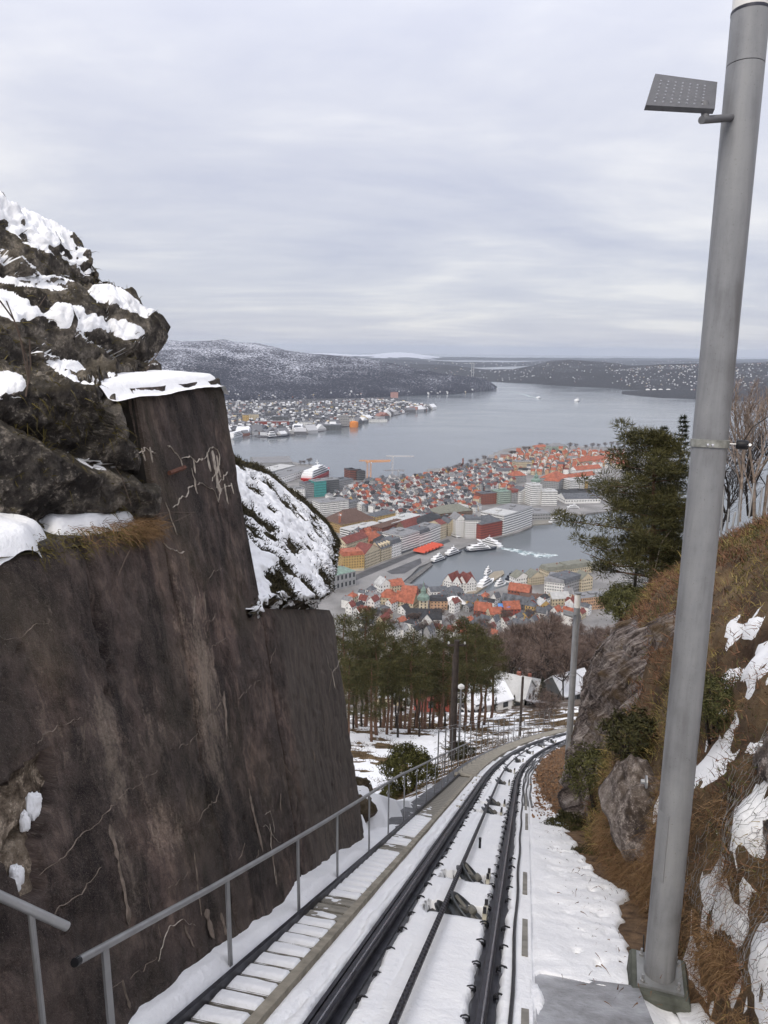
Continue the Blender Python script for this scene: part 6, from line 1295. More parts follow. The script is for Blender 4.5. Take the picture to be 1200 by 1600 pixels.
lm((541, 868), (575, 856), 850, 18, 'long dark red roof behind the yellow corner block', wall='cream', rc='dark red', roof='gable', rhpx=8)
lm((578, 857), (600, 850), 846, 20, 'domed looking bright orange roof behind the gabled row', wall='peach', rc='orange red', roof='hip', rhpx=10)
lm((600, 862), (624, 853), 846, 18, 'black roofed block behind the white and green block', wall='dark grey', rc='black', roof='hip', rhpx=7)
lm((632, 838), (662, 828), 825, 16, 'dark red roof with a tall gable behind the white offices', wall='brown', rc='dark red', roof='gable', rhpx=9)
lm((664, 833), (690, 822), 818, 24, 'large black roofed block behind the harbour street row', wall='dark grey', rc='black', roof='hip', rhpx=8)
lm((533, 834), (586, 824), 820, 46, 'broad brown hipped roof over ochre walls in the old town', wall='ochre', rc='brown', roof='hip', rhpx=16)
lm((586, 822), (618, 815), 808, 22, 'bright yellow block with a dark roof beside the broad brown roof', wall='yellow', rc='slate', roof='hip', rhpx=5)
lm((548, 840), (596, 828), 829, 22, 'flat pale office roof before the yellow block', wall='white', rc='pale', bands=True)
lm((596, 838), (634, 826), 825, 20, 'long maroon brick block behind the orange dome roof', wall='brick', rc='brown', roof='hip', rhpx=4)
lm((612, 832), (658, 818), 818, 26, 'white banded office with pale flat roof above the maroon block', wall='white', rc='pale', bands=True)
lm((500, 805), (545, 800), 786, 30, 'white office with rows of windows right of the knoll', wall='white', rc='grey', bay=2.2, ww=1.5)
lm((545, 800), (560, 796), 786, 24, 'grey office joined to the white office by the knoll', wall='grey', rc='slate')
# far left quay
lm((398, 733), (457, 731), 724, 90, 'long grey ribbed quay shed at the outer harbour', wall='grey', rc='grey', roof='gable', rhpx=5, floors=1, bay=12)
lm((438, 757), (487, 740), 747, 40, 'pale concrete ferry terminal beside the moored ship', wall='white', rc='grey', floors=2, bay=8, ww=4)
lm((420, 745), (462, 734), 738, 40, 'low grey terminal roof behind the pale concrete terminal', wall='grey', rc='pale', floors=1, bay=8)
lm((461, 781), (477, 780), 765, 22, 'white angular office just above the knoll rim', wall='white', rc='grey')
lm((477, 778), (497, 776), 757, 26, 'dark grey office block with small windows beside the teal block', wall='grey', rc='slate', bay=2.2)
lm((492, 777), (510, 775), 753, 24, 'teal green glass block on the outer harbour', wall='teal', rc='grey', floors=6, bands=True, glass=mat('teal_glass', (0.05, 0.20, 0.19), 0.3))
lm((511, 772), (530, 770), 751, 26, 'grey stepped office right of the teal block', wall='dark grey', rc='grey', bay=2.0)
lm((530, 768), (552, 764), 752, 30, 'low grey glass front hall behind the old town', wall='grey', rc='slate')
lm((546, 751), (559, 750), 735, 26, 'dark rounded looking block with red brick bands by the cranes', wall='brick', rc='black', bands=True)
lm((559, 751), (571, 750), 737, 26, 'dark maroon block at the water edge by the cranes', wall='dark grey', rc='black', bands=True)
# centre and right of the harbour
lm((686, 812), (738, 806), 803, 34, 'long olive grey market hall roof behind the white riverside blocks', wall='brown', rc='olive grey', roof='hip', rhpx=9)
lm((700, 838), (712, 836), 818, 20, 'cream and grey gabled house left of the tall white quay block', wall='cream', rc='slate', roof='gable', rhpx=6, along=False)
lm((712, 840), (726, 839), 812, 24, 'white gabled warehouse with turret by the inner quay', wall='white', rc='grey', roof='gable', rhpx=7, along=False)
lm((726, 841), (750, 841), 813, 26, 'tall white quay block with long rows of windows', wall='white', rc='slate', roof='mansard', rhpx=4, bay=2.3)
lm((751, 843), (784, 836), 820, 28, 'red brick warehouse standing at the water', wall='red', rc='slate', roof='hip', rhpx=9, bay=2.6)
lm((758, 826), (785, 832), 805, 26, 'white stepped office behind the red brick warehouse', wall='white', rc='pale', bay=2.4, ww=1.7)
lm((786, 836), (808, 829), 806, 40, 'white office with dark glazing at the water next to the brick warehouse', wall='white', rc='pale', bay=2.4, ww=1.8)
lm((808, 829), (831, 820), 800, 40, 'large white office block at the harbour corner', wall='white', rc='grey', bay=2.4, ww=1.7)
lm((752, 789), (777, 787), 772, 22, 'brown brick block with vertical windows above the white offices', wall='brick', rc='slate')
lm((778, 788), (800, 786), 769, 24, 'grey green glass office in the middle of the peninsula', wall='pale green', rc='green', bay=2.0, ww=1.4)
lm((800, 787), (812, 786), 770, 22, 'grey block with a dark red top storey', wall='grey', rc='dark red', roof='mansard', rhpx=5)
lm((812, 787), (829, 784), 768, 22, 'white and grey gabled block left of the tall white hotel', wall='white', rc='slate', roof='gable', rhpx=5, along=False, bay=2.2)
lm((829, 790), (846, 789), 759, 24, 'tall white hotel tower block below the church spire', wall='white', rc='pale', bay=2.2, ww=1.5)
lm((846, 790), (870, 790), 768, 24, 'white hotel wing beside the tall white tower block', wall='white', rc='pale', bay=2.2, ww=1.5)
lm((848, 770), (872, 772), 751, 40, 'big grey block under a bright orange tiled roof', wall='grey', rc='orange red', roof='hip', rhpx=10)
lm((872, 770), (890, 764), 750, 40, 'grey block end with orange tiled roof left of the white flats', wall='grey', rc='orange red', roof='hip', rhpx=9)
lm((890, 771), (916, 769), 751, 24, 'white flats with a dense window grid near the big pine', wall='white', rc='pale', bay=2.0, ww=1.3)
lm((916, 770), (924, 769), 752, 22, 'narrow yellow end of the white flats', wall='yellow', rc='pale', bay=2.0)
lm((924, 771), (936, 769), 749, 22, 'grey and white flats behind the pine branches', wall='grey', rc='pale', bay=2.0)
lm((883, 787), (938, 786), 780, 40, 'long dark roofed quay terminal with a white front', wall='white', rc='slate', roof='gable', rhpx=6, floors=1, bay=5, ww=3)
lm((880, 777), (936, 775), 770, 30, 'dark flat roofed shed behind the quay terminal', wall='dark grey', rc='black', floors=1, bay=6)
lm((831, 813), (860, 812), 803, 40, 'low glass ferry pavilion with grey roof on the quay', wall='grey', rc='grey', floors=2, bay=4, ww=3)
lm((806, 735), (831, 733), 722, 26, 'beige slab block on the rise above the old town', wall='cream', rc='grey', bay=2.4)
lm((783, 718), (800, 717), 710, 24, 'pink house at the edge of the far headland', wall='pink', rc='grey', roof='hip', rhpx=3)
lm((800, 755), (822, 753), 744, 22, 'grey block with an orange hipped roof left of the church', wall='grey', rc='orange red', roof='hip', rhpx=6)
lm((775, 745), (800, 744), 736, 18, 'pale terrace row in the upper town', wall='white', rc='slate', roof='gable', rhpx=4)
lm((862, 708), (885, 707), 698, 26, 'pale institute building on the crown of the headland', wall='pale green', rc='grey', roof='hip', rhpx=4)
lm((838, 706), (860, 705), 699, 24, 'cream block among bare trees on the headland', wall='cream', rc='orange red', roof='hip', rhpx=3)
lm((900, 742), (940, 737), 735, 20, 'row of orange tiled roofs beside the big pine', wall='white', rc='orange red', roof='gable', rhpx=5)
lm((905, 728), (950, 722), 722, 18, 'upper row of orange tiled roofs near the pine top', wall='cream', rc='orange red', roof='gable', rhpx=5)
lm((885, 757), (930, 748), 748, 18, 'lower row of orange tiled roofs above the white flats', wall='white', rc='orange red', roof='gable', rhpx=5)
# foreground town below
lm((519, 924), (556, 915), 900, 26, 'stone market hall with arcaded walls and green grey roof', wall='grey', rc='green', roof='hip', rhpx=7, floors=2, bay=5, ww=2.4, wh=5)
lm((594, 926), (612, 923), 915, 14, 'white gabled house at the edge of the square', wall='white', rc='pale', roof='gable', rhpx=9, along=False)
lm((612, 925), (632, 922), 916, 16, 'bright orange roof next to the white gabled house', wall='cream', rc='orange red', roof='gable', rhpx=7)
lm((592, 944), (618, 946), 933, 14, 'yellow house with bright orange hipped roof below the square', wall='cream', rc='orange red', roof='hip', rhpx=11)
lm((616, 950), (645, 955), 938, 15, 'cream building with a broad bright orange roof', wall='cream', rc='orange red', roof='gable', rhpx=13)
lm((626, 934), (650, 936), 925, 14, 'orange gabled roof behind the broad orange roof', wall='red', rc='orange red', roof='gable', rhpx=8)
lm((672, 953), (699, 953), 939, 14, 'peach block with black roof next to the green capped tower', wall='peach', rc='black', roof='mansard', rhpx=5)
lm((673, 932), (700, 930), 925, 14, 'slate roofed pale house before the red gabled wharf houses', wall='white', rc='slate', roof='gable', rhpx=5)
lm((700, 936), (725, 935), 926, 16, 'dark slate roofed block by the pier root', wall='grey', rc='slate', roof='hip', rhpx=7)
lm((648, 928), (672, 926), 921, 12, 'low dark roofed house by the waterfront stalls', wall='brown', rc='slate', roof='hip', rhpx=5)
lm((724, 943), (745, 944), 936, 12, 'grey townhouse with slate roof beside the white tent roof', wall='grey', rc='slate', roof='gable', rhpx=6)
lm((740, 962), (766, 965), 953, 12, 'red house with steep orange roof left of the blue tarpaulin', wall='red', rc='orange red', roof='gable', rhpx=11)
lm((766, 972), (786, 970), 960, 11, 'orange roofed low house before the bare wood', wall='cream', rc='orange red', roof='gable', rhpx=8)
lm((787, 963), (813, 962), 952, 12, 'bright red house with red roof among the old wharf houses', wall='red', rc='orange red', roof='gable', rhpx=10)
lm((782, 947), (841, 958), 938, 14, 'long slate roof of the old wharf row', wall='dark grey', rc='slate', roof='gable', rhpx=9, dorm=5)
lm((822, 957), (842, 958), 946, 14, 'dark red gabled house beside the yellow house', wall='red', rc='slate', roof='gable', rhpx=10, along=False)
lm((843, 960), (860, 958), 946, 12, 'yellow house with pale gable at the end of the wharf row', wall='yellow', rc='pale', roof='gable', rhpx=7, along=False)
lm((793, 932), (826, 937), 921, 14, 'brick building with a vivid orange red roof near the pier', wall='brick', rc='orange red', roof='gable', rhpx=9)
lm((812, 944), (850, 946), 936, 12, 'long brown roof with skylights behind the wharf row', wall='brown', rc='brown', roof='gable', rhpx=7)
lm((850, 927), (881, 931), 908, 30, 'large pale stone block with rows of dark windows near the far lamp post', wall='white', rc='grey', roof='mansard', rhpx=6, bay=2.6)
lm((881, 931), (910, 922), 911, 24, 'grey slate roofed wing right of the pale stone block', wall='grey', rc='slate', roof='mansard', rhpx=7)
lm((806, 915), (828, 912), 904, 14, 'grey gabled waterfront house nearest the pier head', wall='white', rc='olive grey', roof='gable', rhpx=8, along=False)
lm((828, 915), (850, 912), 903, 14, 'second grey gabled waterfront house before the stone block', wall='cream', rc='olive grey', roof='gable', rhpx=9, along=False)
lm((856, 902), (885, 898), 893, 18, 'grey green roofed waterfront block behind the stone block', wall='cream', rc='olive grey', roof='mansard', rhpx=7)
lm((885, 900), (925, 894), 890, 18, 'long pale green roof half hidden by the pine', wall='cream', rc='olive grey', roof='mansard', rhpx=8)
lm((908, 925), (925, 922), 905, 14, 'cream gabled house left of the pine branches', wall='cream', rc='olive grey', roof='gable', rhpx=9, along=False)
lm((905, 955), (950, 950), 935, 16, 'orange and cream block behind the bare trees under the pine', wall='peach', rc='grey', bay=2.6)
lm((862, 947), (890, 945), 936, 12, 'pale stuccoed house behind the far lamp post', wall='cream', rc='pale', roof='gable', rhpx=8)
# wharf houses in the water, white with red gables
for i, (a, b) in enumerate((((693, 919), (706, 922)), ((707, 922), (720, 924)), ((714, 921), (728, 924)), ((729, 924), (744, 922)))):
    lm(a, b, a[1] - 13, 20, 'white wooden wharf house with red gabled roof, %s from the square' % ordn[i], wall='white', rc='dark red', roof='gable', rhpx=10, along=False, group='white wharf houses by the pier', floors=3, bay=2.6, ww=1.0)
# churches
def church_tower(A_, ytop_wall, ytip, w, label, wallm, loc_name):
    a = at_town(*A_); zc_ = (a - CC) @ CF; h = (A_[1] - ytop_wall) * zc_ / FPX; hs = (ytop_wall - ytip) * zc_ / FPX; r = empty(loc_name, a); tag(r, label, 'church')
    mb = MB(); mb.box((0, 0, h / 2 - 1), w, w, h + 2); obj('tower', mb.mesh('tower', [WM[wallm]]), r)
    mb = MB(); mb.lathe([(w * 0.74, h), (w * 0.66, h + hs * .18), (w * 0.34, h + hs * .30), (w * 0.30, h + hs * .45), (w * 0.36, h + hs * .47), (w * 0.10, h + hs * .66), (0.12, h + hs)], n=8); obj('spire', mb.mesh('spire', [RM['green']]), r)
    mb = MB()
    for z in (h * .35, h * .6, h * .85):
        for q in (-0.22, 0.22): mb.box((q * w, -w / 2 - 0.02, z), w * .16, 0.2, h * .12); mb.box((-w / 2 - 0.02, q * w, z), 0.2, w * .16, h * .12)
    o_ = obj('windows', mb.mesh('windows', [GLASS]), r); o_['kind'] = 'stuff'
    mb = MB(); mb.lathe([(w * .14, 0), (w * .14, .2)], (0, -w / 2 - 0.05, h * .95), 12, (1, 0, 0), (0, 0, 1), (0, -1, 0)); obj('clock', mb.mesh('clock', [WM['white']]), r)
    return r
church_tower((661, 953), 935, 905, 9.0, 'cream church tower with a green copper cap and thin spire', 'cream', 'church')
church_tower((836, 775), 752, 734, 13.0, 'white church tower with green spire above the hotel block', 'white', 'church')
lm((634, 976), (690, 978), 966, 13, 'long white church with steep black slate roof', name='church', cat='church', wall='white', rc='black', roof='gable', rhpx=13, floors=1, bay=6, ww=1.2, wh=4)
lm((656, 986), (677, 986), 972, 12, 'white gabled transept of the black roofed church', name='church_transept', cat='church', wall='white', rc='black', roof='gable', rhpx=13, along=False, floors=1, bay=8, ww=2.4, wh=5)
# white tent roof, blue tarpaulin, red market tents
a, b = at_town(694, 953), at_town(729, 951); u = b - a; mb = MB(); nn_ = 14
for k in range(nn_ + 1):
    pass
P_ = np.array([[a + u * f + V((0, 22 * g, 0)) + UPV * (3.5 + 6.5 * (sin(pi * min(1, f * .85 + .1)) ** 1.2) * (1 - 0.6 * abs(2 * g - 1) ** 2)) for g in np.linspace(0, 1, 8)] for f in np.linspace(0, 1, 14)])
r = empty('tent_roof', a); tag(r, 'white stretched tent roof among the orange roofed houses', 'tent'); wpart('canopy', grid_mesh('canopy', P_, [WM['white']]), None, r)
mb = MB()
for f in (0, 6, 13):
    for g in (0, 7): q = P_[f, g]; mb.tube([q - UPV * (q[2] - Z0), q], 0.2, 5)
wpart('masts', mb, STEEL, r)
a = at_town(778, 962); mb = MB(); P_ = np.array([[a + V((x * 12, y * 9, 9 + 2.5 * (1 - abs(2 * y - 1)))) for y in np.linspace(0, 1, 5)] for x in np.linspace(0, 1, 5)])
o = obj('tarpaulin', grid_mesh('tarpaulin', P_, [bmat('blue_tarp', (0.10, 0.25, 0.55))])); tag(o, 'bright blue tarpaulin over a roof beside the steep orange roof', 'tarpaulin')
for i in range(6):
    a, b = at_town(663 + i * 5.2, 868 - i * 2.1), at_town(668 + i * 5.2, 866 - i * 2.1)
    w = np.linalg.norm(b - a); u = (b - a) / w; r = empty('market_tent', a, atan2(u[1], u[0])); tag(r, 'red roofed fish market tent on the quay, %s from the ramp' % ordn[i], 'tent', 'red market tents')
    mb = MB(); mb.add([(0, 0, 3), (w, 0, 3), (w / 2, 0, 6), (0, 18, 3), (w, 18, 3), (w / 2, 18, 6)], [(0, 1, 2), (3, 5, 4), (0, 2, 5, 3), (1, 4, 5, 2)]); obj('canopy', mb.mesh('canopy', [bmat('tent_red', (0.55, 0.10, 0.06))]), r)
    mb = MB()
    for x in (0.2, w - 0.2):
        for y in (0.2, 17.8): mb.box((x, y, 1.4), 0.2, 0.2, 3.4)
    obj('poles', mb.mesh('poles', [STEEL]), r)
# piers
def pier(pts, z, label, m_=CONC):
    mb = MB(); q = [atz(x, y, z) for x, y in pts]; n2 = len(q); mb.add(q + [p - UPV * (z + 1.5) for p in q], [tuple(range(n2))] + [(i, (i + 1) % n2, n2 + (i + 1) % n2, n2 + i) for i in range(n2)]); o_ = mb.build('pier', m_); tag(o_, label, 'pier'); return o_
PIERM = mat('pier_planks', (0.30, 0.26, 0.20), 0.9, 0.15, 0.2)
pier([(722, 932), (735, 932), (788, 896), (786, 891), (772, 893)], 1.8, 'long wooden pier reaching out beside the red gabled wharf houses', PIERM)
pier([(690, 922), (745, 926), (744, 918), (716, 906), (692, 908)], 1.6, 'timber wharf deck under the white wharf houses', PIERM)
pier([(632, 909), (672, 879), (676, 882), (640, 911)], 2.2, 'stone quay edge running out from the square', mat('quay_stone', (0.14, 0.135, 0.13), 0.9, 0.2, 0.2))
pier([(830, 820), (863, 817), (862, 801), (830, 800)], 2.0, 'concrete ferry pier beside the white harbour corner offices')
pier([(870, 803), (914, 804), (916, 798), (900, 790), (868, 794)], 2.0, 'outer concrete quay with the moored express boat')
# chimney and cranes
a = at_town(723, 732); mb = MB(); zc_ = (a - CC) @ CF; h = 16 * zc_ / FPX; mb.lathe([(2.0, -2), (1.4, h), (1.5, h + .3)], a, 12); tag(mb.build('factory_chimney', WM['brick'], None, True), 'slim dark brick chimney at the far edge of the peninsula', 'chimney')
def crane(A_, yt, jl, jr, slope, m_, label, mw=2.0):
    a = at_town(*A_); zc_ = (a - CC) @ CF; h = (A_[1] - yt) * zc_ / FPX; r = empty('tower_crane', a); tag(r, label, 'crane', 'tower cranes'); k = zc_ / FPX
    mb = MB(); q = mw / 2
    for x, y in ((-q, -q), (q, -q), (q, q), (-q, q)): mb.box((x, y, h / 2), 0.65, 0.65, h)
    for z in np.arange(0, h - 2, 3.2):
        mb.tube([(-q, -q, z), (q, -q, z + 3.2)], 0.16, 3); mb.tube([(q, -q, z), (q, q, z + 3.2)], 0.16, 3); mb.tube([(-q, q, z), (-q, -q, z + 3.2)], 0.16, 3)
    obj('mast', mb.mesh('mast', [m_]), r)
    mb = MB(); X0, X1 = jl * k, jr * k
    for y, z in ((-0.7, h), (0.7, h), (0, h + 1.6)): mb.tube([(X0, y, z + slope * X0), (X1, y, z + slope * X1)], 0.38, 4)
    for x in np.arange(X0, X1, 3.0): mb.tube([(x, -0.7, h + slope * x), (x + 1.5, 0, h + 1.6 + slope * (x + 1.5))], 0.12, 3)
    obj('jib', mb.mesh('jib', [m_]), r)
    mb = MB(); mb.box((1.2, -1.2, h - 0.6), 1.8, 1.6, 2.2); obj('cab', mb.mesh('cab', [WM['white']]), r)
    mb = MB(); mb.box((X0 * 0.9 if abs(X0) < abs(X1) else X1 * 0.9, 0, h - 0.6), 3, 1.6, 2.4); obj('counterweight', mb.mesh('counterweight', [WM['grey']]), r); return r
CR_O = bmat('crane_orange', (0.72, 0.30, 0.06)); CR_W = bmat('crane_pale', (0.62, 0.58, 0.56)); CR_G = bmat('crane_grey', (0.30, 0.28, 0.28))
crane((574, 750), 720, -13, 36, 0.02, CR_O, 'orange tower crane left of the pair at the outer harbour'); crane((579, 752), 722, -8, 30, 0.04, CR_O, 'orange tower crane right of the pair at the outer harbour')
crane((613, 746), 713, -10, 33, 0.0, CR_W, 'pale tower crane with a long level jib over the fjord'); crane((622, 750), 735, -22, 9, 0.03, CR_G, 'small grey tower crane near the pale one'); crane((531, 832), 803, -1.5, 3, 0.0, bmat('crane_red', (0.50, 0.16, 0.08)), 'short reddish crane mast before the broad brown roof')

# ------------------------------------------------------------------ boats
def boat_parts(L, B, tiers, hullm, upm, cat2=False, prow=0.22):
    out = []; st = [(-0.5, 0.42, 0.0), (-0.3, 0.5, 0), (0.1, 0.5, 0), (0.30, 0.40, 0.02), (0.42, 0.22, 0.06), (0.5, 0.02, 0.10)]; hb_ = L * 0.055
    mb = MB(); vs = []
    for f, w_, sh in st:
        z1 = hb_ * (1 + sh * 6); vs += [(f * L, -w_ * B, z1), (f * L * 0.97, -w_ * B * 0.8, -0.6), (f * L * 0.97, w_ * B * 0.8, -0.6), (f * L, w_ * B, z1)]
    fs = []
    for i in range(len(st) - 1):
        for k in range(3): fs.append((i * 4 + k, (i + 1) * 4 + k, (i + 1) * 4 + k + 1, i * 4 + k + 1))
        fs.append((i * 4 + 3, (i + 1) * 4 + 3, (i + 1) * 4, i * 4))
    fs.append((0, 1, 2, 3)); mb.add(vs, fs); out.append(('hull', mb.mesh('hull', [hullm]), None))
    wb = MB(); z = hb_
    for (x0, x1, w_, h) in tiers:
        mb = MB(); X0, X1, W_ = x0 * L, x1 * L, w_ * B / 2
        mb.add([(X0, -W_, z), (X1, -W_ * .8, z), (X1, W_ * .8, z), (X0, W_, z), (X0, -W_, z + h), (X1 - h * .8, -W_ * .75, z + h), (X1 - h * .8, W_ * .75, z + h), (X0, W_, z + h)], [(0, 1, 5, 4), (1, 2, 6, 5), (2, 3, 7, 6), (3, 0, 4, 7), (4, 5, 6, 7)]); out.append(('deckhouse', mb.mesh('deckhouse', [upm]), None))
        xm = (X0 + X1 - h) / 2; wl = (X1 - X0) * 0.82
        for s_ in (-1, 1): wb.box((xm, s_ * W_ * 0.93, z + h * .55), wl, W_ * 0.2, h * .32)
        wb.box((X1 - h * .35, 0, z + h * .6), h * .5, W_ * 1.4, h * .3); z += h
    o_ = ('windows', wb.mesh('windows', [GLASS]), 'stuff'); out.append(o_)
    mb = MB(); mb.tube([(0, 0, z), (-L * .02, 0, z + L * .10)], L * .006, 5); mb.box((-L * .01, 0, z + L * .05), L * .01, B * .3, L * .008); out.append(('mast', mb.mesh('mast', [upm]), None)); return out
BW = bmat('boat_white', (0.80, 0.80, 0.80), 0.04, 0.4); BD = bmat('boat_dark_hull', (0.04, 0.045, 0.06), 0.1, 0.4); BR = bmat('boat_red_hull', (0.48, 0.05, 0.05), 0.1, 0.4)
def boat(A_, B_, tiers, hullm, upm, label, cat='boat', bk=0.24, name='moored_boat'):
    a, b = atz(*A_, 0), atz(*B_, 0); u = b - a; L = np.linalg.norm(u); return put(name, boat_parts(L, L * bk, tiers, hullm, upm), (a + b) / 2, atan2(u[1], u[0]), label, cat)
T2 = [(-.42, .28, .85, 3.0), (-.3, .16, .7, 2.6), (-.1, .08, .5, 2)]
boat((727, 862), (776, 858), T2, BD, BW, 'white yacht with dark hull moored beside the express ferry')
boat((783, 856), (745, 846), T2, BW, BW, 'white express ferry whose propellers churn the harbour', 'ferry', name='express_ferry')
boat((674, 880), (698, 872), T2, BD, BW, 'white catamaran with dark hull nearest the market tents'); boat((696, 870), (721, 862), T2, BD, BW, 'white catamaran moored between the market tents and the yacht')
boat((884, 796), (912, 796), T2, BW, BW, 'sleek white express boat at the outer quay near the pine'); boat((876, 812), (857, 819), T2, BW, BW, 'white catamaran beside the low glass ferry pavilion')
boat((748, 920), (771, 907), T2, BW, BW, 'white tour boat alongside the long wooden pier'); boat((758, 898), (768, 893), T2, BW, BW, 'small white boat on the outer side of the wooden pier', bk=.3)
boat((774, 917), (790, 912), T2, BW, BW, 'small white boat between pier and waterfront houses', bk=.3); boat((792, 910), (806, 902), T2, BW, BD, 'small sailing vessel moored at the waterfront houses', bk=.3)
boat((477, 753), (514, 738), [(-.45, .36, .95, 5), (-.42, .30, .9, 4.5), (-.38, .22, .8, 4), (-.1, .15, .6, 3.5)], BR, BW, 'white coastal passenger ship with red hull at the terminal', 'ship', .20, 'passenger_ship')
boat((704, 838), (722, 845), T2, BW, BW, 'white boats cluster at the inner quay before the gabled warehouse', bk=.3)
boat((360, 686), (379, 681), [(-.45, .36, .95, 5), (-.42, .30, .9, 4.5), (-.38, .22, .8, 4)], BW, BW, 'white ship lying at the far shore just past the wall', 'ship', .22, 'passenger_ship')
boat((418, 684), (452, 682), [(-.45, -.1, .9, 8), (-.4, -.15, .8, 6)], BD, BW, 'grey supply ship at the far shipyard', 'ship', .2, 'supply_ship'); boat((840, 622.3), (843, 621.2), [(-.4, .3, .9, 2.5)], BW, BW, 'fast boat trailing a white wake on the fjord', bk=.3); boat((900, 627.2), (904.5, 625.8), [(-.4, .3, .9, 4), (-.3, .1, .7, 3)], BW, BW, 'small ferry crossing the fjord alone', 'ferry', .3, 'express_ferry')
def foam_material():
    m = bpy.data.materials.new('churned_foam'); m.use_nodes = True; t = m.node_tree; b = t.nodes['Principled BSDF']; b.inputs['Roughness'].default_value = 0.6; vec = N(t, 'ShaderNodeTexCoord').outputs['Object']
    nf_ = noise(t, vec, 0.16, 7, 0.72, 0.6); t.links.new(ramp(t, nf_, [(0.44, (0.20, 0.31, 0.33)), (0.57, (0.72, 0.76, 0.76))]), b.inputs['Base Color'])
    uv = N(t, 'ShaderNodeUVMap').outputs[0]; sp = N(t, 'ShaderNodeSeparateXYZ'); t.links.new(uv, sp.inputs[0]); e = M(t, 'ABSOLUTE', sp.outputs[1])
    k = M(t, 'ADD', M(t, 'MULTIPLY', M(t, 'SUBTRACT', nf_, 0.5), 3.2), M(t, 'SUBTRACT', 0.95, M(t, 'MULTIPLY', e, 1.05)), clamp=True); t.links.new(k, b.inputs['Alpha']); return m
FOAM = foam_material()
def wake(pts, label, z=0.12):
    """pts: (x, y, half width in photo rows)"""
    up_, dn = [], []
    q = np.array(pts, float); u = np.linspace(0, len(q) - 1, 60); I = [np.interp(u, np.arange(len(q)), q[:, k]) for k in range(3)]; ns = fbm(np.stack([u * 2.2, u * 0, u * 0], -1), 4, 400); n3_ = fbm(np.stack([u * 2.2, u * 0 + 7, u * 0], -1), 4, 401)
    A_ = np.array([atz(x, y - w * (1 + .7 * a_), z) for x, y, w, a_ in zip(*I, ns)]); C_ = np.array([atz(x, y + w * (1 + .7 * a_), z) for x, y, w, a_ in zip(*I, n3_)])
    o_ = obj('boat_wake', grid_mesh('boat_wake', np.stack([A_, (A_ + C_) / 2, C_], 1), [FOAM], np.stack([np.stack([u, 0 * u - 1], -1), np.stack([u, 0 * u], -1), np.stack([u, 0 * u + 1], -1)], 1))); tag(o_, label, 'wake', kind='stuff')
wake([(783, 857, 1.5), (800, 860, 3), (820, 864, 5), (845, 868, 5), (862, 868, 4), (872, 868, 1)], 'white churned wake behind the express ferry in the harbour')
wake([(783, 856, 1.2), (800, 858, 1.8), (815, 861, 2), (832, 863, .8)], 'brighter inner foam of the harbour wake', 0.2)
wake([(796, 611.5, .3), (812, 615, .6), (830, 619.5, 1.1), (840, 622.5, .8)], 'thin white wake line of the fast boat on the fjord')

# ------------------------------------------------------------------ the many small houses
combos = [('white', 'orange red'), ('white', 'dark red'), ('cream', 'orange red'), ('white', 'slate'), ('grey', 'slate'), ('cream', 'dark red'), ('yellow', 'slate'), ('white', 'grey'), ('red', 'slate'), ('peach', 'orange red'), ('pale green', 'slate'), ('white', 'black'), ('white', 'pale')]
wts = [4, 6, 3, 11, 9, 3, 3, 9, 1, 2, 2, 8, 4]
shapes = [('gable', True, 10, 9, 7.5, 4.2), ('gable', False, 8, 11, 8.5, 4.5), ('hip', True, 11, 10, 9.5, 3.6), ('gable', True, 13, 9, 10.5, 4.0)]
PROTO = {}
def proto(c, s):
    if (c, s) not in PROTO:
        rf, al, w, d, h, rh = shapes[s]; PROTO[(c, s)] = building(w, d, h, rf, rh, max(2, int(h / 2.9)), combos[c][0], combos[c][1], along=al, bay=3.3, ww=1.3, wh=1.5)
    return PROTO[(c, s)]
REG = [[(560, 760), (600, 753), (650, 750), (690, 738), (740, 732), (775, 722), (800, 735), (806, 752), (802, 768), (752, 770), (748, 800), (738, 803), (688, 800), (684, 815), (662, 818), (620, 812), (590, 803), (560, 797), (532, 792), (512, 780), (530, 772)],
       [(770, 722), (800, 710), (860, 706), (915, 708), (980, 712), (980, 735), (940, 730), (905, 735), (880, 742), (842, 742), (815, 742)],
       [(664, 842), (650, 836), (632, 845), (600, 862), (570, 876), (552, 872), (540, 866), (540, 846), (600, 838), (660, 822)],
       [(590, 950), (620, 958), (640, 962), (640, 935), (652, 935), (690, 960), (735, 958), (745, 968), (790, 972), (800, 950), (770, 940), (735, 938), (690, 938)],
       [(556, 925), (590, 928), (590, 950), (560, 945)], [(690, 815), (738, 815), (712, 832), (698, 838)], [(560, 850), (545, 835), (556, 833), (600, 842), (578, 852)], [(800, 935), (850, 935), (905, 935), (905, 950), (860, 962), (800, 962)], [(540, 940), (600, 958), (632, 985), (700, 988), (745, 972), (800, 972), (860, 962), (905, 952), (930, 960), (860, 985), (800, 1002), (560, 1002)]]
ua = at_town(540, 890); ub2 = at_town(695, 835); street = ub2 - ua; th_s = atan2(street[1], street[0])
rh_ = random.Random(11); cands = []
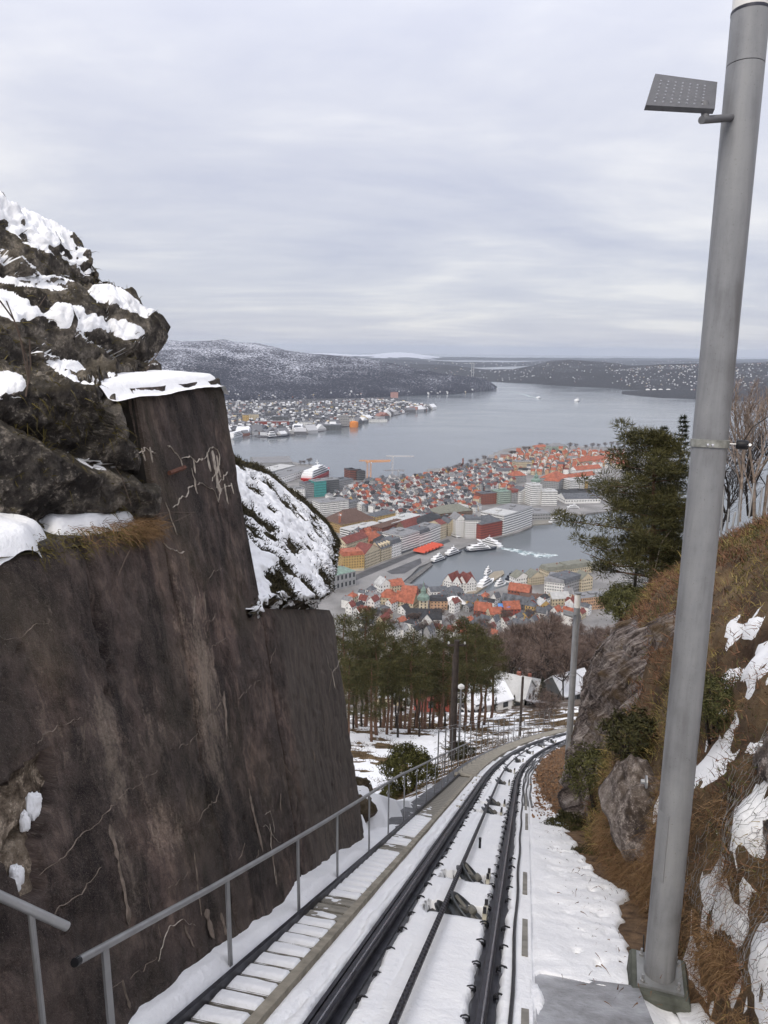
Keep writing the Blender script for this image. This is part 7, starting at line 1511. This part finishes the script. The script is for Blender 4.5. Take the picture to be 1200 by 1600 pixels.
for ri, rg in enumerate(REG):
    W_ = [at_town(x, y) for x, y in rg]; poly = [(p[0], p[1]) for p in W_]; cx_, cy_ = np.mean([p[0] for p in poly]), np.mean([p[1] for p in poly]); ext = max(max(abs(p[0] - cx_), abs(p[1] - cy_)) for p in poly) * 1.5
    dx_, dy_ = (11.0, 12.5) if ri in (0,) else (12.0, 13.5) if ri == 1 else (11.5, 12.5)
    th_r = th_s + (0.35 if ri == 1 else 0)
    for i in np.arange(-ext, ext, dx_):
        for j in np.arange(-ext, ext, dy_):
            x = cx_ + cos(th_r) * i - sin(th_r) * j + rh_.uniform(-2.5, 2.5); y = cy_ + sin(th_r) * i + cos(th_r) * j + rh_.uniform(-2.5, 2.5)
            if not inpoly(np.array(x), np.array(y), poly) or rh_.random() < 0.07: continue
            if any(abs((x - f[0]) * cos(f[4]) + (y - f[1]) * sin(f[4])) < f[2] + 4.5 and abs(-(x - f[0]) * sin(f[4]) + (y - f[1]) * cos(f[4])) < f[3] + 4.5 for f in FOOT): continue
            if not all(inpoly(np.array(x + a), np.array(y + b), COASTW) for a, b in ((9, 0), (-9, 0), (0, 9), (0, -9))): continue
            cands.append((x, y, th_r + rh_.choice((0, 0, pi / 2, 0)) + rh_.uniform(-.12, .12), ri))
cands.sort(key=lambda q: q[0] ** 2 + q[1] ** 2)
LMK = [('the yellow corner block', 552, 890), ('the broad brown roof', 560, 826), ('the white office by the knoll', 520, 800), ('the teal block', 500, 775), ('the orange cranes', 577, 750), ('the pale crane', 613, 747), ('the brick chimney', 723, 732), ('the red brick warehouse', 768, 840), ('the market hall roof', 712, 810), ('the tall white hotel', 838, 790), ('the white church tower', 836, 775), ('the beige slab block', 818, 734), ('the glass office', 789, 787), ('the white tent roof', 712, 953), ('the cream church tower', 661, 953), ('the black roofed church', 660, 978), ('the yellow block', 602, 818), ('the maroon block', 615, 832), ('the pale institute', 873, 707), ('the orange roof rows', 920, 740), ('the wharf row', 810, 952), ('the brown brick block', 764, 789), ('the pink house', 790, 718)]
LW = [(n_, at_town(x, y)) for n_, x, y in LMK]
NSINGLE = 288
info = []
for (x, y, th, ri) in cands:
    c = rh_.choices(range(len(combos)), wts)[0]
    if ri == 1 and rh_.random() < 0.55: c = rh_.choice((0, 2, 9))
    s_ = rh_.randrange(4); info.append([x, y, th, c, s_, (rh_.uniform(.7, 1.0), rh_.uniform(.7, 1.0), rh_.uniform(.65, 1.15))])
bk_ = {}
for q in info[:NSINGLE]:
    nm, P_ = min(LW, key=lambda l: (l[1][0] - q[0]) ** 2 + ((l[1][1] - q[1]) * 0.5) ** 2); qx = proj((q[0], q[1], 5))[0]; lx = proj(P_)[0]; fr = 'behind' if q[1] > P_[1] + 12 else 'before' if q[1] < P_[1] - 12 else ('left of' if qx < lx else 'right of')
    q += [nm, fr, qx]; bk_.setdefault((q[3], shapes[q[4]][0], fr, nm), []).append(q)
for key, lst in bk_.items():
    lst.sort(key=lambda q: q[8])
    for k, q in enumerate(lst): q.append('' if len(lst) == 1 else ', ' + ordn[k] + ' from left')
for q in info[:NSINGLE]:
    w_, r_ = combos[q[3]]; put('town_house', proto(q[3], q[4]), (q[0], q[1], tz_(q[0], q[1])), q[2], '%s house, %s %s roof, %s %s%s' % (w_, r_, 'hipped' if shapes[q[4]][0] == 'hip' else 'gabled', q[7], q[6], q[9]), 'house', 'small houses of the old town', q[5])
# the rest of the roofs reads as one mass
acc = {}
for q in info[NSINGLE:]:
    M_ = Matrix.Translation((q[0], q[1], tz_(q[0], q[1]))) @ Matrix.Rotation(q[2], 4, 'Z') @ Matrix.Diagonal((*q[5], 1)); A_ = np.array(M_)
    for nm, me, kd in proto(q[3], q[4]):
        v = np.empty(len(me.vertices) * 3); me.vertices.foreach_get('co', v); v = v.reshape(-1, 3) @ A_[:3, :3].T + A_[:3, 3]
        d_ = acc.setdefault(me.materials[0].name, [[], [], 0]); d_[1] += [tuple(i + d_[2] for i in p.vertices) for p in me.polygons]; d_[0].append(v); d_[2] += len(v)
mrest = empty('distant_roofs', tuple(at_town(700, 745))); tag(mrest, 'dense mass of small distant houses at the back of the peninsula', 'houses', kind='stuff')
for nm, (vs, fs, _) in acc.items():
    o_ = obj('roof_mass', make_mesh('roof_mass', np.concatenate(vs), fs, False, [bpy.data.materials[nm]])); o_.parent = mrest; o_.matrix_parent_inverse = Matrix.Translation(-Vector(mrest.location)); o_['kind'] = 'stuff'
print('houses', len(info))
# trees of the headland and the avenue
tspots = [(805, 712), (812, 710), (820, 708), (826, 706), (834, 704), (845, 702), (855, 700), (890, 702), (900, 702), (915, 703), (925, 702), (935, 701), (945, 700), (955, 699), (965, 700), (975, 702), (700, 742), (707, 739), (714, 737), (720, 735), (690, 746), (682, 748), (735, 728), (745, 725), (757, 722), (798, 715), (865, 703), (880, 704), (475, 727), (483, 727), (470, 727)] + [(560 + 13 * k + 5 * sin(k * 2.3), 985 + 12 * sin(k * 1.7)) for k in range(28)]
small = bares[3]
for i, (x, y) in enumerate(tspots):
    P_ = at_town(x, y); grp = 'at the foot of the slope' if y > 950 else 'on the headland crest' if x > 795 else 'along the avenue of the peninsula' if x > 640 else 'on the outer quay by the ship'
    k = sum(1 for (a, b) in tspots if a <= x and (('at the foot of the slope' if b > 950 else 'on the headland crest' if a > 795 else 'along the avenue of the peninsula' if a > 640 else 'on the outer quay by the ship') == grp))
    tot_ = sum(1 for (a, b) in tspots if b > 950) if y > 950 else sum(1 for (a, b) in tspots if b <= 950 and (a > 795) == (x > 795) and (a > 640) == (x > 640))
    set_tree('bare_tree', small, P_, 'distant leafless tree %s, %s' % (grp, ordn[k - 1] + ' from the left' if k <= 15 else ordn[tot_ - k] + ' from the right'), 'tree', 'distant bare trees of the town', i * 2.0, rh_.uniform(.55, .85))
# ------------------------------------------------------------------ houses on the slope
def slope_house(px_, dep, w, d, h, rz, label, **kw):
    g = ground_at(px_, dep); kw.setdefault('floors', 2); put('slope_house', building(w, d, h, **kw), g - UPV * 0.3, rz, label, 'house', 'houses on the slope')
slope_house(684, 165, 9, 8, 5.5, 0.25, 'red wooden house seen through the pine trunks', roof='gable', rh=3.5, wall='red', rc='dark red', along=True, bay=2.4)
slope_house(758, 182, 8, 9, 5.5, -0.25, 'white house with tall gable and black windows on the slope', roof='gable', rh=3.8, wall='white', rc='snowy', along=False, bay=3.0)
slope_house(733, 205, 9, 8, 5, 0.1, 'dark roofed house behind the white gabled house', roof='gable', rh=3.5, wall='grey', rc='black', bay=2.4)
slope_house(752, 160, 10, 8, 4.0, 0.5, 'low white house with snowy roof below the white gabled one', roof='gable', rh=3.0, wall='white', rc='snowy', bay=2.6)
slope_house(792, 180, 11, 9, 4.5, -0.5, 'pale house under a broad grey roof with skylight', roof='gable', rh=3.8, wall='white', rc='pale', bay=2.6)
slope_house(812, 200, 10, 8, 4.5, -0.4, 'pale grey roofed house behind the skylight house', roof='gable', rh=3.5, wall='cream', rc='pale', bay=2.6)
slope_house(778, 300, 20, 10, 5, 0.05, 'long flat roofed building with snow on top above the brown scrub', roof='flat', wall='grey', rc='snowy', bay=2.6)
slope_house(778, 265, 20, 7, 3.2, 0.08, 'low pale garage block with snowy roof below the flat roofed building', roof='flat', wall='cream', rc='snowy', floors=1, bay=3.0)
slope_house(885, 205, 11, 9, 5, 0.5, 'dark slate gabled house half hidden by the far lamp post', roof='gable', rh=4.0, wall='dark grey', rc='snowy', bay=3)
slope_house(668, 190, 9, 8, 5, 0.3, 'white house glimpsed between the pine trunks', roof='gable', rh=3.3, wall='white', rc='snowy', bay=2.6)
slope_house(620, 210, 10, 9, 5, -0.2, 'pale house glimpsed left of the red house through the pines', roof='gable', rh=3.3, wall='cream', rc='snowy', bay=2.6)
# road winding below
def road(pts, w, name, m_):
    C_ = np.array([ground_at(x, d_) for x, d_ in pts]); u = np.linspace(0, len(C_) - 1, 40); C2 = np.stack([np.interp(u, np.arange(len(C_)), C_[:, k]) for k in range(3)], 1); t = np.gradient(C2, axis=0); sd = np.stack([t[:, 1], -t[:, 0], t[:, 0] * 0], 1); sd /= np.linalg.norm(sd, axis=1, keepdims=True)
    L_ = C2 - sd * w / 2; R_ = C2 + sd * w / 2; z = np.array([max(float(ground_z(a[0], a[1])), float(ground_z(b[0], b[1])), float(ground_z(c[0], c[1]))) for a, b, c in zip(L_, R_, C2)]) + 0.7
    for q in (L_, R_): q[:, 2] = z
    o_ = obj(name, grid_mesh(name, np.stack([L_, R_], 1), [m_])); tag(o_, kind='structure')
ROADM = mat('pale_winter_road', (0.27, 0.255, 0.25), 0.9, 0.2, 0.3)
road([(905, 330), (880, 300), (850, 275), (836, 258), (832, 240), (822, 226), (806, 215), (796, 205)], 5.5, 'slope_road', ROADM)
road([(765, 195), (790, 200), (812, 192), (830, 175), (838, 160), (850, 150)], 4.5, 'lower_road', ROADM)
# parked cars by the houses
def car_parts(cm):
    mb = MB(); pr_ = [(-2.1, .35), (-2.15, .8), (-1.3, .95), (-.7, 1.45), (.7, 1.45), (1.35, .95), (2.1, .8), (2.15, .35)]; n_ = len(pr_)
    mb.add([(x, -.85, z) for x, z in pr_] + [(x, .85, z) for x, z in pr_], [tuple(range(n_)), tuple(range(2 * n_ - 1, n_ - 1, -1))] + [(i, n_ + i, n_ + (i + 1) % n_, (i + 1) % n_) for i in range(n_)]); g = MB(); g.box((0, 0, 1.2), 1.75, 1.74, .34); wh = MB()
    for x in (-1.35, 1.35):
        for y in (-.8, .8): wh.lathe([(.32, -.1), (.32, .1)], (x, y, .32), 12, (1, 0, 0), (0, 0, 1), (0, 1, 0))
    return [('body', mb.mesh('body', [cm]), None), ('glazing', g.mesh('glazing', [GLASS]), None), ('wheels', wh.mesh('wheels', [BLACK]), 'stuff')]
for i, (x, d_, c, lab) in enumerate(((744, 152, 'white', 'snow covered white car nearest the low white house'), (750, 156, 'white', 'white car parked behind the snow covered one'), (757, 160, 'dark grey', 'dark car parked beside the white gabled house'))):
    g = ground_at(x, d_); put('parked_car', car_parts(bmat('car_' + c, (0.6, 0.6, 0.6) if c == 'white' else (0.06, 0.06, 0.07), .05, .35)), g + UPV * .5, 0.6, lab, 'car', 'cars parked on the slope')
# ------------------------------------------------------------------ far shores
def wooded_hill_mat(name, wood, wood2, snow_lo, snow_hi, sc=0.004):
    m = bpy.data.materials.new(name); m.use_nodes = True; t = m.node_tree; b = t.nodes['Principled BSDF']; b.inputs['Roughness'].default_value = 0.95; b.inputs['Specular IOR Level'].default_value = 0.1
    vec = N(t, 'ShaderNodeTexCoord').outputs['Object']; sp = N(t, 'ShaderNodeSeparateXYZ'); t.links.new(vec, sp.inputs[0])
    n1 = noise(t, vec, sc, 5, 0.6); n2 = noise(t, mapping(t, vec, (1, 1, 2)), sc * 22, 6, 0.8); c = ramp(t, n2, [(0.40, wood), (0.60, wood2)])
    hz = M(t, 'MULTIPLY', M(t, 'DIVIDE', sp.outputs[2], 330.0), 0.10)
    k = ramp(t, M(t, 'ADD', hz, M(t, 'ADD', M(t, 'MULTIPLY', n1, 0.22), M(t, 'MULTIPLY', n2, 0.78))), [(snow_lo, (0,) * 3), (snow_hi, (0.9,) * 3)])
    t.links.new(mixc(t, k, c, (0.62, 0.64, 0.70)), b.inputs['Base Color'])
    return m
def land(name, cols, depth, m_, seed, rough=0.14, rows=46, gpow=0.8, label=None, sub=6):
    """cols: (photo x, shore row, ridge row, depth of land in metres)"""
    q = np.array(cols, float); xs_ = np.linspace(q[0, 0], q[-1, 0], (len(q) - 1) * 2 * sub + 1 if len(q) < 30 else len(q)); yf = np.interp(xs_, q[:, 0], q[:, 1]); yr = np.interp(xs_, q[:, 0], q[:, 2]); dd = np.interp(xs_, q[:, 0], q[:, 3]) if q.shape[1] > 3 else np.full(len(xs_), depth)
    P = np.zeros((len(xs_), rows + 6, 3))
    for i, (x, a, b, dp) in enumerate(zip(xs_, yf, yr, dd)):
        S_ = atz(x, a, 0.0); d = ray(x, b); D0 = S_[1]; R_ = CC + d * ((D0 + dp - 0) / d[1]); zr = max(R_[2], 3.0)
        for j in range(rows + 6):
            f = j / (rows - 1); ff = min(f, 1.0); p_ = S_ + (R_ - S_) * f; z = zr * (ff ** gpow) if f <= 1 else zr * (1 - (f - 1) * 6)
            P[i, j] = (p_[0], p_[1], z)
    amp = P[..., 2].max() * rough; f = np.linspace(0, (rows + 5) / (rows - 1), rows + 6)[None, :]; wv_ = np.clip(np.sin(np.clip(f, 0, 1) * pi) + 0.25 * (f > 0.5), 0, 1)
    nz_ = fbm(P * V((1, 1, 0)) * 0.0016, 5, seed, 0.55); P[..., 2] += amp * nz_ * wv_; P[..., 2] = np.where(f > 0.02, np.maximum(P[..., 2], 1.0), -1.5)
    o_ = obj(name, grid_mesh(name, P, [m_])); tag(o_, kind='structure'); return P
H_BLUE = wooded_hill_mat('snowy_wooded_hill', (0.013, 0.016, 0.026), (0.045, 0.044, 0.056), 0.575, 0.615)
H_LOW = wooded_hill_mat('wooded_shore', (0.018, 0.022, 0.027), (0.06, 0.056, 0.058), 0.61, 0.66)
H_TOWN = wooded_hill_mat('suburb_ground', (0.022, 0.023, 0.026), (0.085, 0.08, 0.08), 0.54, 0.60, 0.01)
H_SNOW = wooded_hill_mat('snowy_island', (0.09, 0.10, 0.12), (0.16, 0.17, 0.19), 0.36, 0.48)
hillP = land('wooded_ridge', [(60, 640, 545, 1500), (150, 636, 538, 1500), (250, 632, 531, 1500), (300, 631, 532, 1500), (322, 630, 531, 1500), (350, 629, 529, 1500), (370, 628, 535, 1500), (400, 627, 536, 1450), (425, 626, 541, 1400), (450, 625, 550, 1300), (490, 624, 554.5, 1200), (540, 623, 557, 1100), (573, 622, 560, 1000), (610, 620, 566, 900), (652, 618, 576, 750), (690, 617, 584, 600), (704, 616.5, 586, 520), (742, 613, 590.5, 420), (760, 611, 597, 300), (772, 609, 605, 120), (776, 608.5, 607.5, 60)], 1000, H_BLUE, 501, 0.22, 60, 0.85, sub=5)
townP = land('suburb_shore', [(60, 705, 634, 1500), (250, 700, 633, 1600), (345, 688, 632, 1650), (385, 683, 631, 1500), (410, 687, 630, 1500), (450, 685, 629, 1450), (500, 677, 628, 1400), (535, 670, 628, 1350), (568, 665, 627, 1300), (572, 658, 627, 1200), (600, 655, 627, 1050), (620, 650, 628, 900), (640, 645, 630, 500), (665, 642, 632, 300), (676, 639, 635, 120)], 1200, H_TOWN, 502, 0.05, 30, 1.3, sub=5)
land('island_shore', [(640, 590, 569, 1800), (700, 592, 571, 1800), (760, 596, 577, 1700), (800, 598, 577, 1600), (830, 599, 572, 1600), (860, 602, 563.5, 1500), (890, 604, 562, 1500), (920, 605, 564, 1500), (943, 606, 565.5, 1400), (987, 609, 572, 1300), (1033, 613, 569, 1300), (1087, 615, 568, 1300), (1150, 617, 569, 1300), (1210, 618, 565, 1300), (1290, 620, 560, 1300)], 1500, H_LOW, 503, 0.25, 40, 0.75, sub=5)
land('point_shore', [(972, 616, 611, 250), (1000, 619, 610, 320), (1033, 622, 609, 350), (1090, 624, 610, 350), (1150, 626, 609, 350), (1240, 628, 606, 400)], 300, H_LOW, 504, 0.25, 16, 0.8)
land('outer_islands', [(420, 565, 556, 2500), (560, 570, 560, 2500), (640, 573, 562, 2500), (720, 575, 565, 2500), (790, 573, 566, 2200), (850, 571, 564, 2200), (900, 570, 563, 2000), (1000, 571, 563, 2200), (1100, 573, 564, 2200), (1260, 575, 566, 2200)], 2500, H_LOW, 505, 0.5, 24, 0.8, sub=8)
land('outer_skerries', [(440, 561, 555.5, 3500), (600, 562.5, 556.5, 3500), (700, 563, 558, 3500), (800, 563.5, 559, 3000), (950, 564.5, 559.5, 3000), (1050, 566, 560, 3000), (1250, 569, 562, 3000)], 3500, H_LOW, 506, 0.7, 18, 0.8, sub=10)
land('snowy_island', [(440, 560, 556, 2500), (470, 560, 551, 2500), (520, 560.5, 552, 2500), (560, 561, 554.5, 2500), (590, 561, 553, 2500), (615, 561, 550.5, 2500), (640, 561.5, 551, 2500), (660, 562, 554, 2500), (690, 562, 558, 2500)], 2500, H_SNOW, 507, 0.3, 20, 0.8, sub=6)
# houses of the far suburbs: too many and too small to pick apart
def speck_mat():
    m = bpy.data.materials.new('far_house_walls'); m.use_nodes = True; t = m.node_tree; b = t.nodes['Principled BSDF']; g = N(t, 'ShaderNodeNewGeometry')
    r_ = N(t, 'ShaderNodeValToRGB'); r_.color_ramp.interpolation = 'CONSTANT'; e = r_.color_ramp.elements; st = [(0, (0.66, 0.66, 0.66)), (0.22, (0.42, 0.42, 0.43)), (0.42, (0.14, 0.14, 0.15)), (0.68, (0.26, 0.12, 0.09)), (0.73, (0.46, 0.37, 0.22)), (0.78, (0.70, 0.71, 0.73)), (0.88, (0.07, 0.075, 0.09))]
    while len(e) < len(st): e.new(.5)
    for el, (p_, c_) in zip(e, st): el.position = p_; el.color = c_ + (1,)
    t.links.new(g.outputs['Random Per Island'], r_.inputs[0]); t.links.new(r_.outputs[0], b.inputs['Base Color']); return m
SPECK = speck_mat()
def specks(name, P, n, jr, wr, hr, label, seed, dens=None):
    rs = np.random.default_rng(seed); ni, nj = P.shape[:2]; mb = MB(); k = 0
    while k < n:
        i = rs.uniform(0, ni - 1.01); j = rs.uniform(jr[0], jr[1]); a, b = int(i), int(j); f, g_ = i - a, j - b
        p = P[a, b] * (1 - f) * (1 - g_) + P[a + 1, b] * f * (1 - g_) + P[a, b + 1] * (1 - f) * g_ + P[a + 1, b + 1] * f * g_
        if dens is not None and rs.random() > dens(p, j): k += 0; n -= 0; k += 0.3; continue
        w, d, h = rs.uniform(*wr), rs.uniform(*wr) * .8, rs.uniform(*hr); th = rs.uniform(0, pi); c, s_ = cos(th), sin(th)
        q = lambda x, y, z: (p[0] + c * x - s_ * y, p[1] + s_ * x + c * y, p[2] + z); w /= 2; d /= 2
        mb.add([q(-w, -d, -4), q(w, -d, -4), q(w, d, -4), q(-w, d, -4), q(-w, -d, h), q(w, -d, h), q(w, d, h), q(-w, d, h)], [(0, 1, 5, 4), (1, 2, 6, 5), (2, 3, 7, 6), (3, 0, 4, 7)])
        mb.add([q(-w - .3, -d - .3, h), q(w + .3, -d - .3, h), q(w + .3, 0, h + d * .8), q(-w - .3, 0, h + d * .8), q(w + .3, d + .3, h), q(-w - .3, d + .3, h)], [(0, 1, 2, 3), (3, 2, 4, 5), (1, 4, 2), (0, 3, 5)]); k += 1
    o_ = mb.build(name, SPECK); tag(o_, label, 'houses', kind='stuff')
specks('suburb_houses', townP, 1700, (2, 28), (7, 13), (4, 8), 'dense snowy suburb of tiny houses on the far shore', 1)
specks('harbour_sheds', townP, 90, (0.8, 4), (20, 50), (6, 11), 'sheds and halls along the far harbour front', 2)
specks('hill_houses', hillP, 50, (1, 6), (6, 11), (4, 6), 'scattered houses on the foot of the wooded ridge', 3)
isl = [o_ for o_ in bpy.data.objects if o_.name == 'island_shore'][0]; v = np.empty(len(isl.data.vertices) * 3); isl.data.vertices.foreach_get('co', v); islP = v.reshape(-1, 46, 3)
specks('island_houses', islP, 900, (2, 34), (6, 10), (3, 6), 'tiny scattered houses on the island shore across the fjord', 4, lambda p, j: 1.0 if proj(p)[0] > 955 else 0.25)
outl = [o_ for o_ in bpy.data.objects if o_.name == 'outer_islands'][0]; v = np.empty(len(outl.data.vertices) * 3); outl.data.vertices.foreach_get('co', v)
specks('outer_houses', v.reshape(-1, 30, 3), 260, (1, 20), (12, 20), (5, 8), 'faint houses on the outer islands', 5)
trees = make_mesh
def farlm(px_, py_, w, d, h, col_, label, name='harbour_hall', rc='grey', fl=4, cat='building'):
    P_ = atz(px_, py_, 3.0); put(name, building(w, d, h, 'flat', 2, fl, col_, rc, bay=5, ww=2.5, wh=2), (P_[0], P_[1], 2.0), 0.15, label, cat)
farlm(537, 664, 34, 26, 34, 'grey', 'pale silo block on the far shipyard point'); farlm(549, 663, 18, 22, 22, 'white', 'small white block beside the pale silos')
farlm(516, 670, 70, 40, 14, 'dark grey', 'long blue grey shipyard hall on the far shore', rc='slate'); farlm(478, 668, 40, 26, 20, 'white', 'white hall among the far harbour sheds'); farlm(395, 655, 44, 26, 20, 'cream', 'cream block in the far suburb front'); farlm(384, 657, 22, 22, 22, 'yellow', 'yellowish block beside the cream block of the far suburb')
farlm(425, 662, 120, 30, 10, 'red', 'long dull red quay shed on the far shore', fl=1); farlm(437, 657, 60, 30, 16, 'dark grey', 'dark office block on the far harbour front', rc='slate'); farlm(616, 620, 40, 24, 26, 'pink', 'bright pinkish red block at the foot of the wooded ridge', rc='dark red'); farlm(590, 657, 70, 20, 6, 'white', 'low white quay building on the far shore', fl=1)
P_ = atz(553, 666, 3.0); mb = MB(); mb.lathe([(15, -2), (15, 14), (13, 17), (5, 19)], (P_[0], P_[1], 2), 20); tag(mb.build('storage_tank', bmat('orange_tank', (0.62, 0.22, 0.05)), None, True), 'rounded orange hall at the tip of the far shipyard', 'tank')
for i, x in enumerate((1012, 1022, 1032, 1044)):
    P_ = atz(x, 611, 12); mb = MB(); mb.lathe([(13, -14), (13, 12), (4, 15)], tuple(P_), 16); tag(mb.build('storage_tank', WM['white'], None, True), 'white storage tank on the point across the fjord, %s from the left' % ordn[i], 'tank', 'white tanks on the far point')
farlm(1060, 615, 120, 30, 12, 'white', 'long white hall on the point across the fjord', fl=1); farlm(1082, 617, 80, 30, 12, 'white', 'second white hall on the point across the fjord', fl=1)
# suspension bridge tower
P_ = atz(738, 594, 0); zc_ = (P_ - CC) @ CF; h = 27 * zc_ / FPX; r = empty('bridge_tower', P_); tag(r, 'tall pale bridge tower standing beyond the wooded point', 'bridge tower')
for sx in (-9, 9): mb = MB(); mb.box((sx, 0, h / 2), 6, 7, h); obj('leg', mb.mesh('leg', [WM['grey']]), r)
for z in (h * .45, h * .98): mb = MB(); mb.box((0, 0, z), 20, 5, 5); obj('crossbeam', mb.mesh('crossbeam', [WM['grey']]), r)
# ------------------------------------------------------------------ air
hm = bpy.data.materials.new('haze'); hm.use_nodes = True; t = hm.node_tree; t.nodes.clear(); out = N(t, 'ShaderNodeOutputMaterial'); pv = N(t, 'ShaderNodeVolumePrincipled'); pv.inputs['Color'].default_value = (0.78, 0.86, 1.0, 1); pv.inputs['Density'].default_value = 3.3e-5; pv.inputs['Anisotropy'].default_value = 0.0
t.links.new(pv.outputs[0], out.inputs['Volume'])
mb = MB(); mb.box((0, 22800, 204), 80000, 46400, 420); o = mb.build('haze', hm); tag(o, 'pale bluish winter haze over the fjord', 'haze', kind='stuff')
